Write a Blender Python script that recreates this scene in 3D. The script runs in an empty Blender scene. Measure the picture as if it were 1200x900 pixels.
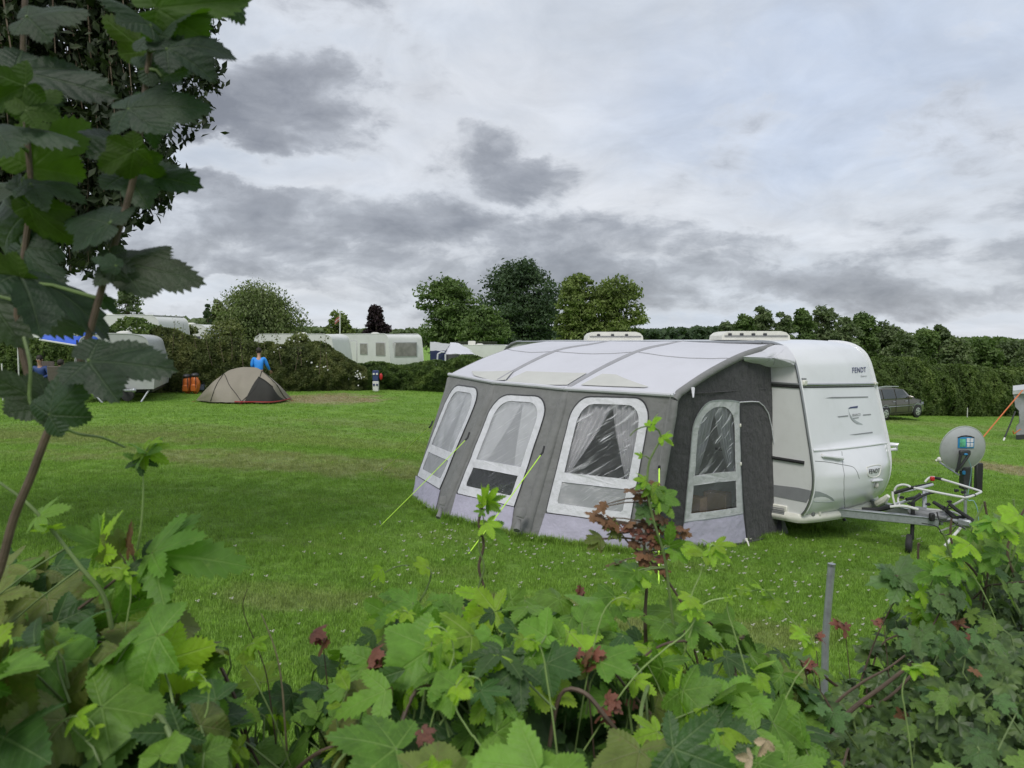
import bpy, math, random
import numpy as np
from math import sin, cos, pi, radians, sqrt, atan2, hypot
from mathutils import Vector as V, Matrix, noise as mnoise
from mathutils.geometry import tessellate_polygon
random.seed(11); RNG = np.random.default_rng(11)
SC = bpy.context.scene; COL = SC.collection

# ---------------------------------------------------------------- camera
CAMZ = 2.27; FPX = 920.0; PITCH = math.atan(50/FPX)
cam_d = bpy.data.cameras.new('camera'); cam = bpy.data.objects.new('camera', cam_d); COL.objects.link(cam)
cam.location = (0, 0, CAMZ); cam.rotation_euler = (pi/2-PITCH, 0, 0)
cam_d.sensor_width = 36; cam_d.lens = FPX/1200*36; cam_d.clip_start = .05; cam_d.clip_end = 4000
cam_d.dof.use_dof = True; cam_d.dof.focus_distance = 9.0; cam_d.dof.aperture_fstop = 10
SC.camera = cam
SC.view_settings.view_transform = 'Standard'; SC.view_settings.look = 'None'
SC.view_settings.exposure = 0.08; SC.view_settings.gamma = 1.0
SUN_EL, SUN_AZ = radians(52), radians(200)      # azimuth clockwise from +Y: behind the camera's left shoulder

# ---------------------------------------------------------------- node helper
class N:
    def __init__(s, nt): s.nt = nt; s.L = nt.links
    def n(s, t, **k):
        x = s.nt.nodes.new(t)
        for a, b in k.items(): setattr(x, a, b)
        return x
    def put(s, sock, v):
        if isinstance(v, bpy.types.NodeSocket): s.L.new(v, sock)
        elif v is not None:
            if sock.type == 'RGBA' and not hasattr(v, '__len__'): v = (v, v, v, 1)
            if sock.type == 'RGBA' and len(v) == 3: v = (*v, 1)
            sock.default_value = v
    def m(s, op, a, b=None, c=None, clamp=False):
        x = s.n('ShaderNodeMath', operation=op, use_clamp=clamp)
        s.put(x.inputs[0], a); s.put(x.inputs[1], b) if b is not None else 0
        if c is not None: s.put(x.inputs[2], c)
        return x.outputs[0]
    def vm(s, op, a, b=None, sc=None):
        x = s.n('ShaderNodeVectorMath', operation=op); s.put(x.inputs[0], a)
        if b is not None: s.put(x.inputs[1], b)
        if sc is not None: s.put(x.inputs['Scale'], sc)
        return x.outputs[1] if op in ('LENGTH', 'DOT_PRODUCT', 'DISTANCE') else x.outputs[0]
    def mix(s, f, a, b, mode='MIX'):
        x = s.n('ShaderNodeMix', data_type='RGBA', blend_type=mode); x.clamp_factor = True
        s.put(x.inputs[0], f); s.put(x.inputs[6], a); s.put(x.inputs[7], b); return x.outputs[2]
    def noise(s, vec, sc, det=4, rough=.55, dist=0, out=0):
        x = s.n('ShaderNodeTexNoise'); s.put(x.inputs['Vector'], vec); s.put(x.inputs['Scale'], sc)
        x.inputs['Detail'].default_value = det; x.inputs['Roughness'].default_value = rough; x.inputs['Distortion'].default_value = dist
        return x.outputs[out]
    def ss(s, v, a, b, lo=0., hi=1.):
        x = s.n('ShaderNodeMapRange', interpolation_type='SMOOTHSTEP'); s.put(x.inputs[0], v)
        for i, q in ((1, a), (2, b), (3, lo), (4, hi)): s.put(x.inputs[i], q)
        return x.outputs[0]
    def ramp(s, f, stops):
        x = s.n('ShaderNodeValToRGB'); e = x.color_ramp.elements
        while len(e) < len(stops): e.new(.5)
        for q, (p, c) in zip(e, stops):
            q.position = p; q.color = (*c, 1) if hasattr(c, '__len__') else (c, c, c, 1)
        s.put(x.inputs[0], f); return x.outputs[0]
    def bump(s, h, st=.3, d=.01, nrm=None):
        x = s.n('ShaderNodeBump'); s.put(x.inputs['Height'], h); x.inputs['Strength'].default_value = st; x.inputs['Distance'].default_value = d
        if nrm is not None: s.put(x.inputs['Normal'], nrm)
        return x.outputs[0]
    def mapv(s, vec, sc=(1, 1, 1), rot=(0, 0, 0), loc=(0, 0, 0)):
        x = s.n('ShaderNodeMapping'); s.put(x.inputs[0], vec); x.inputs[1].default_value = loc; x.inputs[2].default_value = rot; x.inputs[3].default_value = sc
        return x.outputs[0]
    def xyz(s, v):
        x = s.n('ShaderNodeSeparateXYZ'); s.put(x.inputs[0], v); return x.outputs
    def comb(s, a, b, c):
        x = s.n('ShaderNodeCombineXYZ')
        for i, q in enumerate((a, b, c)): s.put(x.inputs[i], q)
        return x.outputs[0]

# ---------------------------------------------------------------- world: daylight sky above a broken overcast
wd = bpy.data.worlds.new('World'); SC.world = wd; wd.use_nodes = True; wd.node_tree.nodes.clear()
w = N(wd.node_tree)
sky = w.n('ShaderNodeTexSky', sky_type='NISHITA'); sky.sun_disc = False
sky.sun_elevation = SUN_EL; sky.sun_rotation = SUN_AZ
tc = w.n('ShaderNodeTexCoord').outputs['Generated']
dx, dy, dz = w.xyz(tc)
az = w.m('ARCTAN2', dx, dy); el = w.m('ARCSINE', dz)
up = w.m('ADD', w.m('MAXIMUM', dz, 0.0), .30)
pl = w.comb(w.m('DIVIDE', dx, up), w.m('DIVIDE', dy, up), 0.0)
warp = w.noise(pl, 1.2, 3, .5, out=1)
plw = w.vm('ADD', pl, w.vm('SCALE', w.vm('SUBTRACT', warp, (.5, .5, .5)), sc=.55))
n1 = w.noise(plw, 2.3, 9, .58)
n2 = w.noise(w.mapv(pl, (.5, 1.1, 1), (0, 0, .5), (4, 2, 0)), 1.1, 6, .55)
aw = w.vm('ADD', w.comb(az, el, 0.0), w.vm('SCALE', w.vm('SUBTRACT', w.noise(w.comb(az, w.m('MULTIPLY', el, 1.6), 0.), 5.5, 6, .6, out=1), (.5, .5, .5)), sc=.16))
ax, ay, _ = w.xyz(aw)
def blob(cx, cy, rx, ry, amp):
    a = w.m('DIVIDE', w.m('SUBTRACT', ax, math.atan((cx-600)/FPX)), rx/FPX)
    b = w.m('DIVIDE', w.m('SUBTRACT', ay, (400-cy)/FPX*cos(math.atan((cx-600)/FPX))), ry/FPX)
    q = w.m('ADD', w.m('MULTIPLY', a, a), w.m('MULTIPLY', b, b))
    return w.m('MULTIPLY', w.ss(q, 1.5, 0.0), amp)
BL = [(345, 125, 140, 62, .40), (545, 185, 62, 22, .22), (610, 212, 66, 24, .26), (255, 240, 110, 40, .14), (410, 262, 170, 36, .22), (640, 280, 130, 36, .26), (250, 300, 120, 28, .10),
      (850, 332, 210, 30, .13), (1120, 322, 190, 30, .15), (1160, 180, 100, 60, .12), (500, 330, 300, 22, .12), (60, 190, 200, 120, .10),
      (225, 190, 75, 24, -.30), (330, 215, 70, 14, -.18), (250, 345, 150, 18, -.2), (400, 195, 60, 14, -.14), (860, 130, 420, 130, -.20), (560, 90, 190, 70, -.10), (900, 262, 130, 14, -.12), (1040, 372, 200, 12, -.10)]
tot = None
for b_ in BL:
    q = blob(*b_); tot = q if tot is None else w.m('ADD', tot, q)
# the low cumulus layer goes on all round the horizon and thins overhead
tcs = w.vm('MULTIPLY', tc, (1., 1., 2.1)); wp_ = w.vm('ADD', tcs, w.vm('SCALE', w.vm('SUBTRACT', w.noise(tcs, 3.2, 4, .55, out=1), (.5, .5, .5)), sc=.22))
n3 = w.noise(wp_, 4.8, 13, .60)
n4 = w.noise(wp_, 17, 8, .62)
dens = w.m('ADD', w.m('ADD', w.m('ADD', w.m('MULTIPLY', w.m('SUBTRACT', n1, .5), .45), w.m('MULTIPLY', w.m('SUBTRACT', n3, .5), 1.35)), w.m('ADD', .25, w.m('MULTIPLY', w.m('SUBTRACT', n4, .5), .26))), tot)
dens = w.m('ADD', dens, w.ss(el, .55, .05, -.10, .06))
lay = w.ramp(n2, [(.25, (.50, .575, .69)), (.5, (.60, .65, .73)), (.75, (.73, .745, .785))])
cum = w.ramp(dens, [(0, (.0, .0, .0)), (.17, (.10,) * 3), (.30, (.60,) * 3), (.50, (.97,) * 3), (1, (1,) * 3)])
dcol = w.ramp(dens, [(.14, (.88, .895, .91)), (.26, (.655, .68, .725)), (.40, (.405, .428, .475)), (.70, (.245, .262, .305))])
lay = w.mix(blob(960, 120, 260, 110, .75), lay, (.52, .605, .76, 1))
grey = w.mix(cum, lay, dcol)
det = w.noise(w.vm('ADD', plw, w.vm('SCALE', warp, sc=.4)), 5.5, 6, .6)
grey = w.mix(1.0, grey, w.ramp(det, [(.3, (.90,) * 3), (.7, (1.1,) * 3)]), 'MULTIPLY')
bgs = w.n('ShaderNodeBackground'); w.put(bgs.inputs[0], sky.outputs[0]); bgs.inputs[1].default_value = .10
bgc = w.n('ShaderNodeBackground'); w.put(bgc.inputs[0], grey); bgc.inputs[1].default_value = 1.0
gf = w.m('MULTIPLY', .93, 1.0)
mx = w.n('ShaderNodeMixShader'); w.put(mx.inputs[0], gf); w.L.new(bgs.outputs[0], mx.inputs[1]); w.L.new(bgc.outputs[0], mx.inputs[2])
wo = w.n('ShaderNodeOutputWorld'); w.L.new(mx.outputs[0], wo.inputs[0])
sun_d = bpy.data.lights.new('sun', 'SUN'); sun_d.energy = 1.9; sun_d.angle = radians(22); sun_d.color = (1, .965, .91)
sun = bpy.data.objects.new('sun', sun_d); COL.objects.link(sun)
sd = V((sin(SUN_AZ)*cos(SUN_EL), cos(SUN_AZ)*cos(SUN_EL), sin(SUN_EL)))
sun.rotation_euler = sd.to_track_quat('Z', 'Y').to_euler(); sun.location = (0, 0, 30)

# ---------------------------------------------------------------- place -> picture helpers
def ground(x, y):
    if x < -4: s = .284+.16*(1-math.exp((x+4)/2.25))
    elif x > 26: s = -1.846-.8*(1-math.exp(-(x-26)/11.3))
    else: s = -.071*x
    z = s-.005*min(y, 80)
    f = min(1, max(0, (y-55)/90)); f = f*f*(3-2*f)
    return z*(1-f)+(-1.0)*f
def ray(px, py):
    u, v = (px-600)/FPX, (450-py)/FPX
    d = V((u, cos(PITCH)+v*sin(PITCH), -sin(PITCH)+v*cos(PITCH)))
    return d/d.y
def P(px, py, y): return V((0, 0, CAMZ))+ray(px, py)*y
def G(px, py):
    d = ray(px, py); y = 10.
    a, b = 2., 200.
    for _ in range(60):
        y = (a+b)/2; p = V((0, 0, CAMZ))+d*y
        if p.z > ground(p.x, p.y): a = y
        else: b = y
    return V((p.x, p.y, ground(p.x, p.y)))
def GX(px, y):
    x = (px-600)/FPX*y; return V((x, y, ground(x, y)))
def proj(p):
    q = p-V((0, 0, CAMZ)); f = q.y*cos(PITCH)-q.z*sin(PITCH); u = q.z*cos(PITCH)+q.y*sin(PITCH)
    return 600+FPX*q.x/f, 450-FPX*u/f
def inv(S, px, py, s=.5, v=.5, n=12, lim=None):
    e = 1e-3
    for _ in range(n):
        x0, y0 = proj(S(s, v)); x1, y1 = proj(S(s+e, v)); x2, y2 = proj(S(s, v+e))
        a, b, c, d = (x1-x0)/e, (x2-x0)/e, (y1-y0)/e, (y2-y0)/e
        D = a*d-b*c
        if abs(D) < 1e-9: break
        ex, ey = px-x0, py-y0
        s += max(-.4, min(.4, (d*ex-b*ey)/D)); v += max(-.4, min(.4, (a*ey-c*ex)/D))
    return s, v

# ---------------------------------------------------------------- object helpers
MW = {}
def props(o, label=None, cat=None, group=None, kind=None):
    if label: o['label'] = label
    if cat: o['category'] = cat
    if group: o['group'] = group
    if kind: o['kind'] = kind
    return o
def thing(name, label, cat, loc=(0, 0, 0), rz=0, group=None):
    o = bpy.data.objects.new(name, None); COL.objects.link(o); o.empty_display_size = .2
    o.location = loc; o.rotation_euler = (0, 0, rz)
    MW[o.name] = Matrix.Translation(V(loc)) @ Matrix.Rotation(rz, 4, 'Z')
    return props(o, label, cat, group)
def link(name, me, parent=None, label=None, kind=None):
    o = bpy.data.objects.new(name, me); COL.objects.link(o)
    if parent is not None: o.parent = parent; MW[o.name] = MW[parent.name]
    else: MW[o.name] = Matrix.Identity(4)
    return props(o, label, None, None, kind)
def fast(name, vs, k, mats, mi=None, smooth=False):
    vs = np.asarray(vs, dtype=np.float32).reshape(-1, 3); nf = len(vs)//k
    me = bpy.data.meshes.new(name); me.vertices.add(len(vs)); me.vertices.foreach_set('co', vs.ravel())
    me.loops.add(nf*k); me.loops.foreach_set('vertex_index', np.arange(nf*k, dtype=np.int32))
    me.polygons.add(nf); me.polygons.foreach_set('loop_start', np.arange(0, nf*k, k, dtype=np.int32))
    if mi is not None: me.polygons.foreach_set('material_index', np.asarray(mi, dtype=np.int32))
    for m in mats: me.materials.append(m)
    me.update(calc_edges=True); return me
class MB:
    def __init__(s): s.v = []; s.f = []; s.m = []
    def add(s, vs, fs, m=0):
        o = len(s.v); s.v += [V(q) for q in vs]; s.f += [tuple(i+o for i in f) for f in fs]; s.m += [m]*len(fs); return s
    def box(s, c, size, rz=0, m=0, M=None):
        R = M or Matrix.Rotation(rz, 3, 'Z'); c = V(c); h = [q/2 for q in size]
        vs = [c+R @ V((x*h[0], y*h[1], z*h[2])) for z in (-1, 1) for y in (-1, 1) for x in (-1, 1)]
        return s.add(vs, [(0, 2, 3, 1), (4, 5, 7, 6), (0, 1, 5, 4), (2, 6, 7, 3), (0, 4, 6, 2), (1, 3, 7, 5)], m)
    def rbox(s, c, size, b=.02, rz=0, m=0, M=None):      # box with chamfered edges
        R = M or Matrix.Rotation(rz, 3, 'Z'); c = V(c); h = [q/2 for q in size]; b = min(b, min(h)*.9)
        vs = []; idx = {}
        for sx in (-1, 1):
            for sy in (-1, 1):
                for sz in (-1, 1):
                    for a in range(3):
                        q = [sx*(h[0]-b), sy*(h[1]-b), sz*(h[2]-b)]; q[a] = (sx, sy, sz)[a]*h[a]
                        idx[(sx, sy, sz, a)] = len(vs); vs.append(c+R @ V(q))
        F = []
        for a in range(3):
            o1, o2 = [(1, 2), (2, 0), (0, 1)][a]
            for sg in (-1, 1):
                k = []
                for p, q in ((-1, -1), (1, -1), (1, 1), (-1, 1)):
                    t = [0, 0, 0]; t[a] = sg; t[o1] = p; t[o2] = q; k.append(idx[(*t, a)])
                F.append(tuple(k if sg > 0 else k[::-1]))
            for p in (-1, 1):
                for q in (-1, 1):
                    t0 = [0, 0, 0]; t0[o1] = p; t0[o2] = q; t1 = t0[:]; t0[a] = -1; t1[a] = 1
                    k = [idx[(*t0, o1)], idx[(*t1, o1)], idx[(*t1, o2)], idx[(*t0, o2)]]
                    F.append(tuple(k if p*q < 0 else k[::-1]))
        for sx in (-1, 1):
            for sy in (-1, 1):
                for sz in (-1, 1):
                    k = [idx[(sx, sy, sz, a)] for a in range(3)]; F.append(tuple(k if sx*sy*sz > 0 else k[::-1]))
        return s.add(vs, F, m)
    def tube(s, pts, r, n=8, m=0, cap=True, flat=1.0, up=None):
        pts = [V(p) for p in pts]; k = len(pts); rs = r if hasattr(r, '__len__') else [r]*k
        up = V(up) if up else None; vs = []; prev = None
        for i, p in enumerate(pts):
            t = (pts[min(i+1, k-1)]-pts[max(i-1, 0)])
            if t.length < 1e-9: t = V((0, 0, 1))
            t.normalize()
            if up is not None: a = up-t*up.dot(t)
            elif prev is not None: a = prev-t*prev.dot(t)
            else: a = (V((0, 0, 1)) if abs(t.z) < .9 else V((1, 0, 0))); a = a-t*a.dot(t)
            a.normalize(); prev = a; b = t.cross(a)
            for j in range(n):
                q = 2*pi*j/n; vs.append(p+a*(cos(q)*rs[i]*flat)+b*(sin(q)*rs[i]))
        F = [(i*n+j, i*n+(j+1) % n, (i+1)*n+(j+1) % n, (i+1)*n+j) for i in range(k-1) for j in range(n)]
        if cap: F += [tuple(range(n))[::-1], tuple((k-1)*n+j for j in range(n))]
        return s.add(vs, F, m)
    def grid(s, fn, nu, nv, m=0, keep=None, flip=False):
        vs = [fn(i/nu, j/nv) for j in range(nv+1) for i in range(nu+1)]
        F = []
        for j in range(nv):
            for i in range(nu):
                if keep is None or keep((i+.5)/nu, (j+.5)/nv):
                    a = j*(nu+1)+i; q = (a, a+1, a+nu+2, a+nu+1); F.append(q[::-1] if flip else q)
        return s.add(vs, F, m)
    def lathe(s, c, axis, prof, n=16, m=0):          # prof: (distance along the axis, radius)
        c = V(c); t = V(axis).normalized(); a = (V((0, 0, 1)) if abs(t.z) < .9 else V((1, 0, 0))); a = (a-t*a.dot(t)).normalized(); b = t.cross(a)
        vs = [c+t*h+a*(cos(2*pi*j/n)*r)+b*(sin(2*pi*j/n)*r) for h, r in prof for j in range(n)]
        k = len(prof)
        F = [(i*n+j, i*n+(j+1) % n, (i+1)*n+(j+1) % n, (i+1)*n+j) for i in range(k-1) for j in range(n)]
        F += [tuple(range(n))[::-1], tuple((k-1)*n+j for j in range(n))]
        return s.add(vs, F, m)
    def ball(s, c, r, n=10, m=0, M=None):
        c = V(c); r = V(r) if hasattr(r, '__len__') else V((r, r, r)); M = M or Matrix.Identity(3)
        vs = [c+M @ V((r.x*sin(pi*i/n)*cos(pi*j/n), r.y*sin(pi*i/n)*sin(pi*j/n), r.z*cos(pi*i/n))) for i in range(n+1) for j in range(2*n)]
        F = [(i*2*n+j, (i+1)*2*n+j, (i+1)*2*n+(j+1) % (2*n), i*2*n+(j+1) % (2*n)) for i in range(n) for j in range(2*n)]
        return s.add(vs, F, m)
    def slab(s, outline, fn, d0, d1, m=0, hole=None):   # 2-D outline (and hole) mapped by fn(a, b, depth), given thickness
        loops = [outline]+([hole] if hole else [])
        tri = tessellate_polygon([[V((a, b, 0)) for a, b in l] for l in loops])
        flat_ = [q for l in loops for q in l]; n = len(flat_)
        vs = [fn(a, b, d0) for a, b in flat_]+[fn(a, b, d1) for a, b in flat_]
        F = [tuple(t) for t in tri]+[tuple(i+n for i in t)[::-1] for t in tri]; o = 0
        for l in loops:
            k = len(l); F += [(o+i, o+(i+1) % k, n+o+(i+1) % k, n+o+i) for i in range(k)]; o += k
        return s.add(vs, F, m)
    def build(s, name, mats, parent=None, smooth=True, label=None, kind=None, local=False, bevel=0):
        if not isinstance(mats, (list, tuple)): mats = [mats]
        me = bpy.data.meshes.new(name)
        vs = s.v
        if parent is not None and not local:
            I = MW[parent.name].inverted(); vs = [I @ q for q in vs]
        me.from_pydata([tuple(q) for q in vs], [], s.f)
        for m in mats: me.materials.append(m)
        if any(s.m): me.polygons.foreach_set('material_index', s.m)
        uvs = getattr(s, 'uvs', None)
        if uvs:
            uvl = me.uv_layers.new(name='UVMap'); vi = np.empty(len(me.loops), dtype=np.int32); me.loops.foreach_get('vertex_index', vi)
            uvl.data.foreach_set('uv', np.asarray(uvs, dtype=np.float32)[vi].ravel())
        import bmesh
        bm = bmesh.new(); bm.from_mesh(me); bmesh.ops.recalc_face_normals(bm, faces=bm.faces); bm.to_mesh(me); bm.free()
        if smooth:
            me.polygons.foreach_set('use_smooth', [True]*len(me.polygons))
            try: me.set_sharp_from_angle(angle=radians(38))
            except Exception: pass
        return link(name, me, parent, label, kind)
def copy_tree(o, parent=None):
    c = o.copy(); COL.objects.link(c)
    if parent is not None: c.parent = parent
    for ch in o.children: copy_tree(ch, c)
    return c
def textmesh(name, body, size, ext=.001, bold=.0, shear=0, font=None):
    cu = bpy.data.curves.new(name, 'FONT'); cu.body = body; cu.size = size; cu.extrude = ext; cu.offset = bold; cu.shear = shear
    cu.resolution_u = 3; cu.space_character = 1.12
    o = bpy.data.objects.new(name, cu); COL.objects.link(o)
    dg = bpy.context.evaluated_depsgraph_get(); me = bpy.data.meshes.new_from_object(o.evaluated_get(dg))
    bpy.data.objects.remove(o); bpy.data.curves.remove(cu); return me
def cr(pts, n=8):                                     # Catmull-Rom through points
    pts = [V(p) for p in pts]; out = []
    for i in range(len(pts)-1):
        a, b, c, d = pts[max(i-1, 0)], pts[i], pts[i+1], pts[min(i+2, len(pts)-1)]
        for j in range(n):
            t = j/n
            out.append(.5*((2*b)+(c-a)*t+(2*a-5*b+4*c-d)*t*t+(3*b-a-3*c+d)*t**3))
    return out+[pts[-1]]

# ---------------------------------------------------------------- materials
def mat(name, col=(.5, .5, .5), rough=.5, metal=0, spec=.5, var=.0, vs=3, bump=0, bs=60, bd=.002, trans=0, tcol=None, coat=0, weave=False, dirt=0, dcol=(.12, .11, .08), sheen=0):
    m = bpy.data.materials.new(name); m.use_nodes = True; m.node_tree.nodes.clear(); t = N(m.node_tree)
    pr = t.n('ShaderNodeBsdfPrincipled'); out = t.n('ShaderNodeOutputMaterial')
    oc = t.n('ShaderNodeTexCoord').outputs['Object']; c = (*col, 1)
    cs = None
    if var:
        f = t.noise(oc, vs, 5, .6); a = tuple(x*(1-var) for x in col); b = tuple(min(1, x*(1+var)) for x in col)
        cs = t.ramp(f, [(.3, a), (.7, b)])
    if dirt:
        f = t.ss(t.noise(oc, vs*1.7, 7, .68), .48, .75); cs = t.mix(t.m('MULTIPLY', f, dirt), cs if cs is not None else c, (*dcol, 1))
    t.put(pr.inputs['Base Color'], cs if cs is not None else c)
    pr.inputs['Roughness'].default_value = rough; pr.inputs['Metallic'].default_value = metal; pr.inputs['Specular IOR Level'].default_value = spec
    pr.inputs['Coat Weight'].default_value = coat; pr.inputs['Sheen Weight'].default_value = sheen
    if bump or weave:
        h = t.noise(oc, bs, 4, .6)
        if weave: h = t.m('ADD', h, t.m('MULTIPLY', t.noise(oc, 9, 3, .5), 6.0)); pr.inputs['Normal'].default_value
        t.put(pr.inputs['Normal'], t.bump(h, bump or .25, bd))
    sh = pr.outputs[0]
    if trans:
        tr = t.n('ShaderNodeBsdfTranslucent'); t.put(tr.inputs[0], (*(tcol or col), 1))
        mx = t.n('ShaderNodeMixShader'); mx.inputs[0].default_value = trans; t.L.new(sh, mx.inputs[1]); t.L.new(tr.outputs[0], mx.inputs[2]); sh = mx.outputs[0]
    t.L.new(sh, out.inputs[0]); return m
def glassy(name, tint, haze, gloss=.06, rough=.03, crease_glint=False, back=(.5, .5, .5)):
    m = bpy.data.materials.new(name); m.use_nodes = True; m.node_tree.nodes.clear(); t = N(m.node_tree)
    tr = t.n('ShaderNodeBsdfTransparent'); t.put(tr.inputs[0], (*tint, 1))
    df = t.n('ShaderNodeBsdfDiffuse'); t.put(df.inputs[0], (*back, 1))
    gl = t.n('ShaderNodeBsdfGlossy'); gl.inputs['Roughness'].default_value = rough
    uv = t.n('ShaderNodeUVMap').outputs[0] if crease_glint else t.n('ShaderNodeTexCoord').outputs['Object']
    if crease_glint:
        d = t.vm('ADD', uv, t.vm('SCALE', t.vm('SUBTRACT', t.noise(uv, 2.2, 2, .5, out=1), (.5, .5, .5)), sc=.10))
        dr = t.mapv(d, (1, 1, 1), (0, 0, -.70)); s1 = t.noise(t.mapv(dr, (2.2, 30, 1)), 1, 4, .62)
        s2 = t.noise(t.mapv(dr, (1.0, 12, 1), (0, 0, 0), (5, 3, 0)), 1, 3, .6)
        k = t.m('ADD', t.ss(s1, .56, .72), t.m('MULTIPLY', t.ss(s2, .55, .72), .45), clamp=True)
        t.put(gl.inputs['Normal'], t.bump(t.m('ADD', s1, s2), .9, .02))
        fac = t.m('ADD', t.m('MULTIPLY', k, crease_glint), haze)  # sky glints on the wrinkles painted as whitish diffuse streaks
    else: fac = haze
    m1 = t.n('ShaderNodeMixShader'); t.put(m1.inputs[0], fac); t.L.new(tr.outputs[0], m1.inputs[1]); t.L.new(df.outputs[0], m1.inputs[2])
    fr = t.n('ShaderNodeFresnel'); fr.inputs[0].default_value = 1.45
    m2 = t.n('ShaderNodeMixShader'); t.put(m2.inputs[0], t.m('ADD', fr.outputs[0], gloss, clamp=True)); t.L.new(m1.outputs[0], m2.inputs[1]); t.L.new(gl.outputs[0], m2.inputs[2])
    o = t.n('ShaderNodeOutputMaterial'); t.L.new(m2.outputs[0], o.inputs[0]); return m
m_gel = mat('gelcoat', (.71, .715, .735), .28, var=.03, vs=1.5, coat=.4, dirt=.14, dcol=(.44, .44, .42), bump=.05, bs=4, bd=.01)
m_side = mat('side_gelcoat', (.66, .665, .655), .35, var=.04, vs=2, dirt=.22, dcol=(.36, .36, .3), bump=.15, bs=220, bd=.001)
m_cream = mat('cream_plastic', (.68, .67, .60), .4, var=.05, vs=5, dirt=.25, dcol=(.3, .28, .2))
m_grey = mat('grey_plastic', (.19, .195, .20), .5, var=.1, vs=4)
m_silver = mat('silver_trim', (.36, .37, .38), .32, metal=.8, var=.08, vs=8)
m_black = mat('black_rubber', (.018, .018, .019), .6, var=.2, vs=12)
m_dkplas = mat('dark_plastic', (.035, .036, .04), .45, var=.2, vs=9, bump=.2, bs=80)
m_galv = mat('galvanised_steel', (.40, .42, .44), .5, metal=.65, var=.16, vs=22, dirt=.3, dcol=(.18, .17, .16), bump=.15, bs=50)
m_wtube = mat('white_painted_tube', (.62, .62, .60), .35, var=.04, vs=10, dirt=.2)
m_alu = mat('aluminium', (.58, .59, .60), .35, metal=.7, var=.05, vs=10)
m_navy = mat('navy_print', (.035, .045, .13), .5)
m_band = mat('grey_stripe', (.22, .225, .235), .5, var=.08, vs=6)
m_paleband = mat('pale_grey_stripe', (.36, .38, .40), .5)
m_red = mat('red_plastic', (.45, .02, .02), .35)
m_orange = mat('orange_plastic', (.52, .13, .025), .4)
m_wfab = mat('white_roof_fabric', (.70, .70, .745), .6, var=.03, vs=2, weave=True, bump=.16, bs=300, bd=.004, trans=.22, dirt=.10, dcol=(.45, .45, .43))
m_insert = mat('beige_roof_insert', (.50, .50, .465), .65, var=.05, vs=4, weave=True, bump=.15, bs=300, bd=.004)
m_gfab = mat('grey_awning_fabric', (.185, .185, .182), .75, var=.10, vs=5, weave=True, bump=.5, bs=300, bd=.008, dirt=.12, dcol=(.14, .14, .12), sheen=.1)
m_beam = mat('grey_beam_fabric', (.31, .31, .325), .7, var=.07, vs=7, weave=True, bump=.3, bs=300, bd=.006, sheen=.1)
m_dfab = mat('charcoal_awning_fabric', (.037, .036, .039), .8, var=.14, vs=5, weave=True, bump=.6, bs=300, bd=.010, sheen=.15)
m_mud = mat('lavender_mudwall', (.42, .40, .50), .6, var=.06, vs=5, weave=True, bump=.4, bs=200, bd=.008, dirt=.18, dcol=(.25, .24, .26))
m_wframe = mat('white_window_border', (.62, .62, .655), .6, var=.06, vs=9, weave=True, bump=.5, bs=120, bd=.008)
m_sframe = mat('silver_window_border', (.47, .48, .485), .55, var=.08, vs=9, weave=True, bump=.5, bs=120, bd=.008)
m_curt = mat('white_net_curtain', (.86, .86, .88), .8, var=.05, vs=6, trans=.45, tcol=(.8, .8, .82))
m_lime = mat('lime_webbing', (.50, .82, .06), .6, var=.1, vs=30)
m_card = mat('cardboard', (.50, .33, .20), .8, var=.1, vs=8)
m_pane = glassy('glint_streak_vinyl', (.95, .95, .96), .03, .0, .14, crease_glint=.88, back=(.80, .81, .84))
m_pane2 = glassy('sky_sheen_vinyl', (.93, .94, .95), .36, .05, .16, crease_glint=.18, back=(.80, .81, .85))  # pale diffuse film paints in the sky reflected by the pane
m_clear = glassy('plain_clear_vinyl', (.95, .95, .96), .05, .03, .12, crease_glint=.14, back=(.6, .62, .65))
m_glass = glassy('tinted_window', (.30, .31, .32), .15, .12, .02, back=(.10, .10, .10))
m_tyre = mat('tyre_rubber', (.022, .022, .023), .75, var=.25, vs=20, bump=.3, bs=60)
m_bark = mat('bark', (.085, .068, .05), .85, var=.3, vs=14, bump=.8, bs=30, bd=.02)
m_skin = mat('skin', (.42, .25, .18), .5, var=.08, vs=14, trans=.05)
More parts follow.
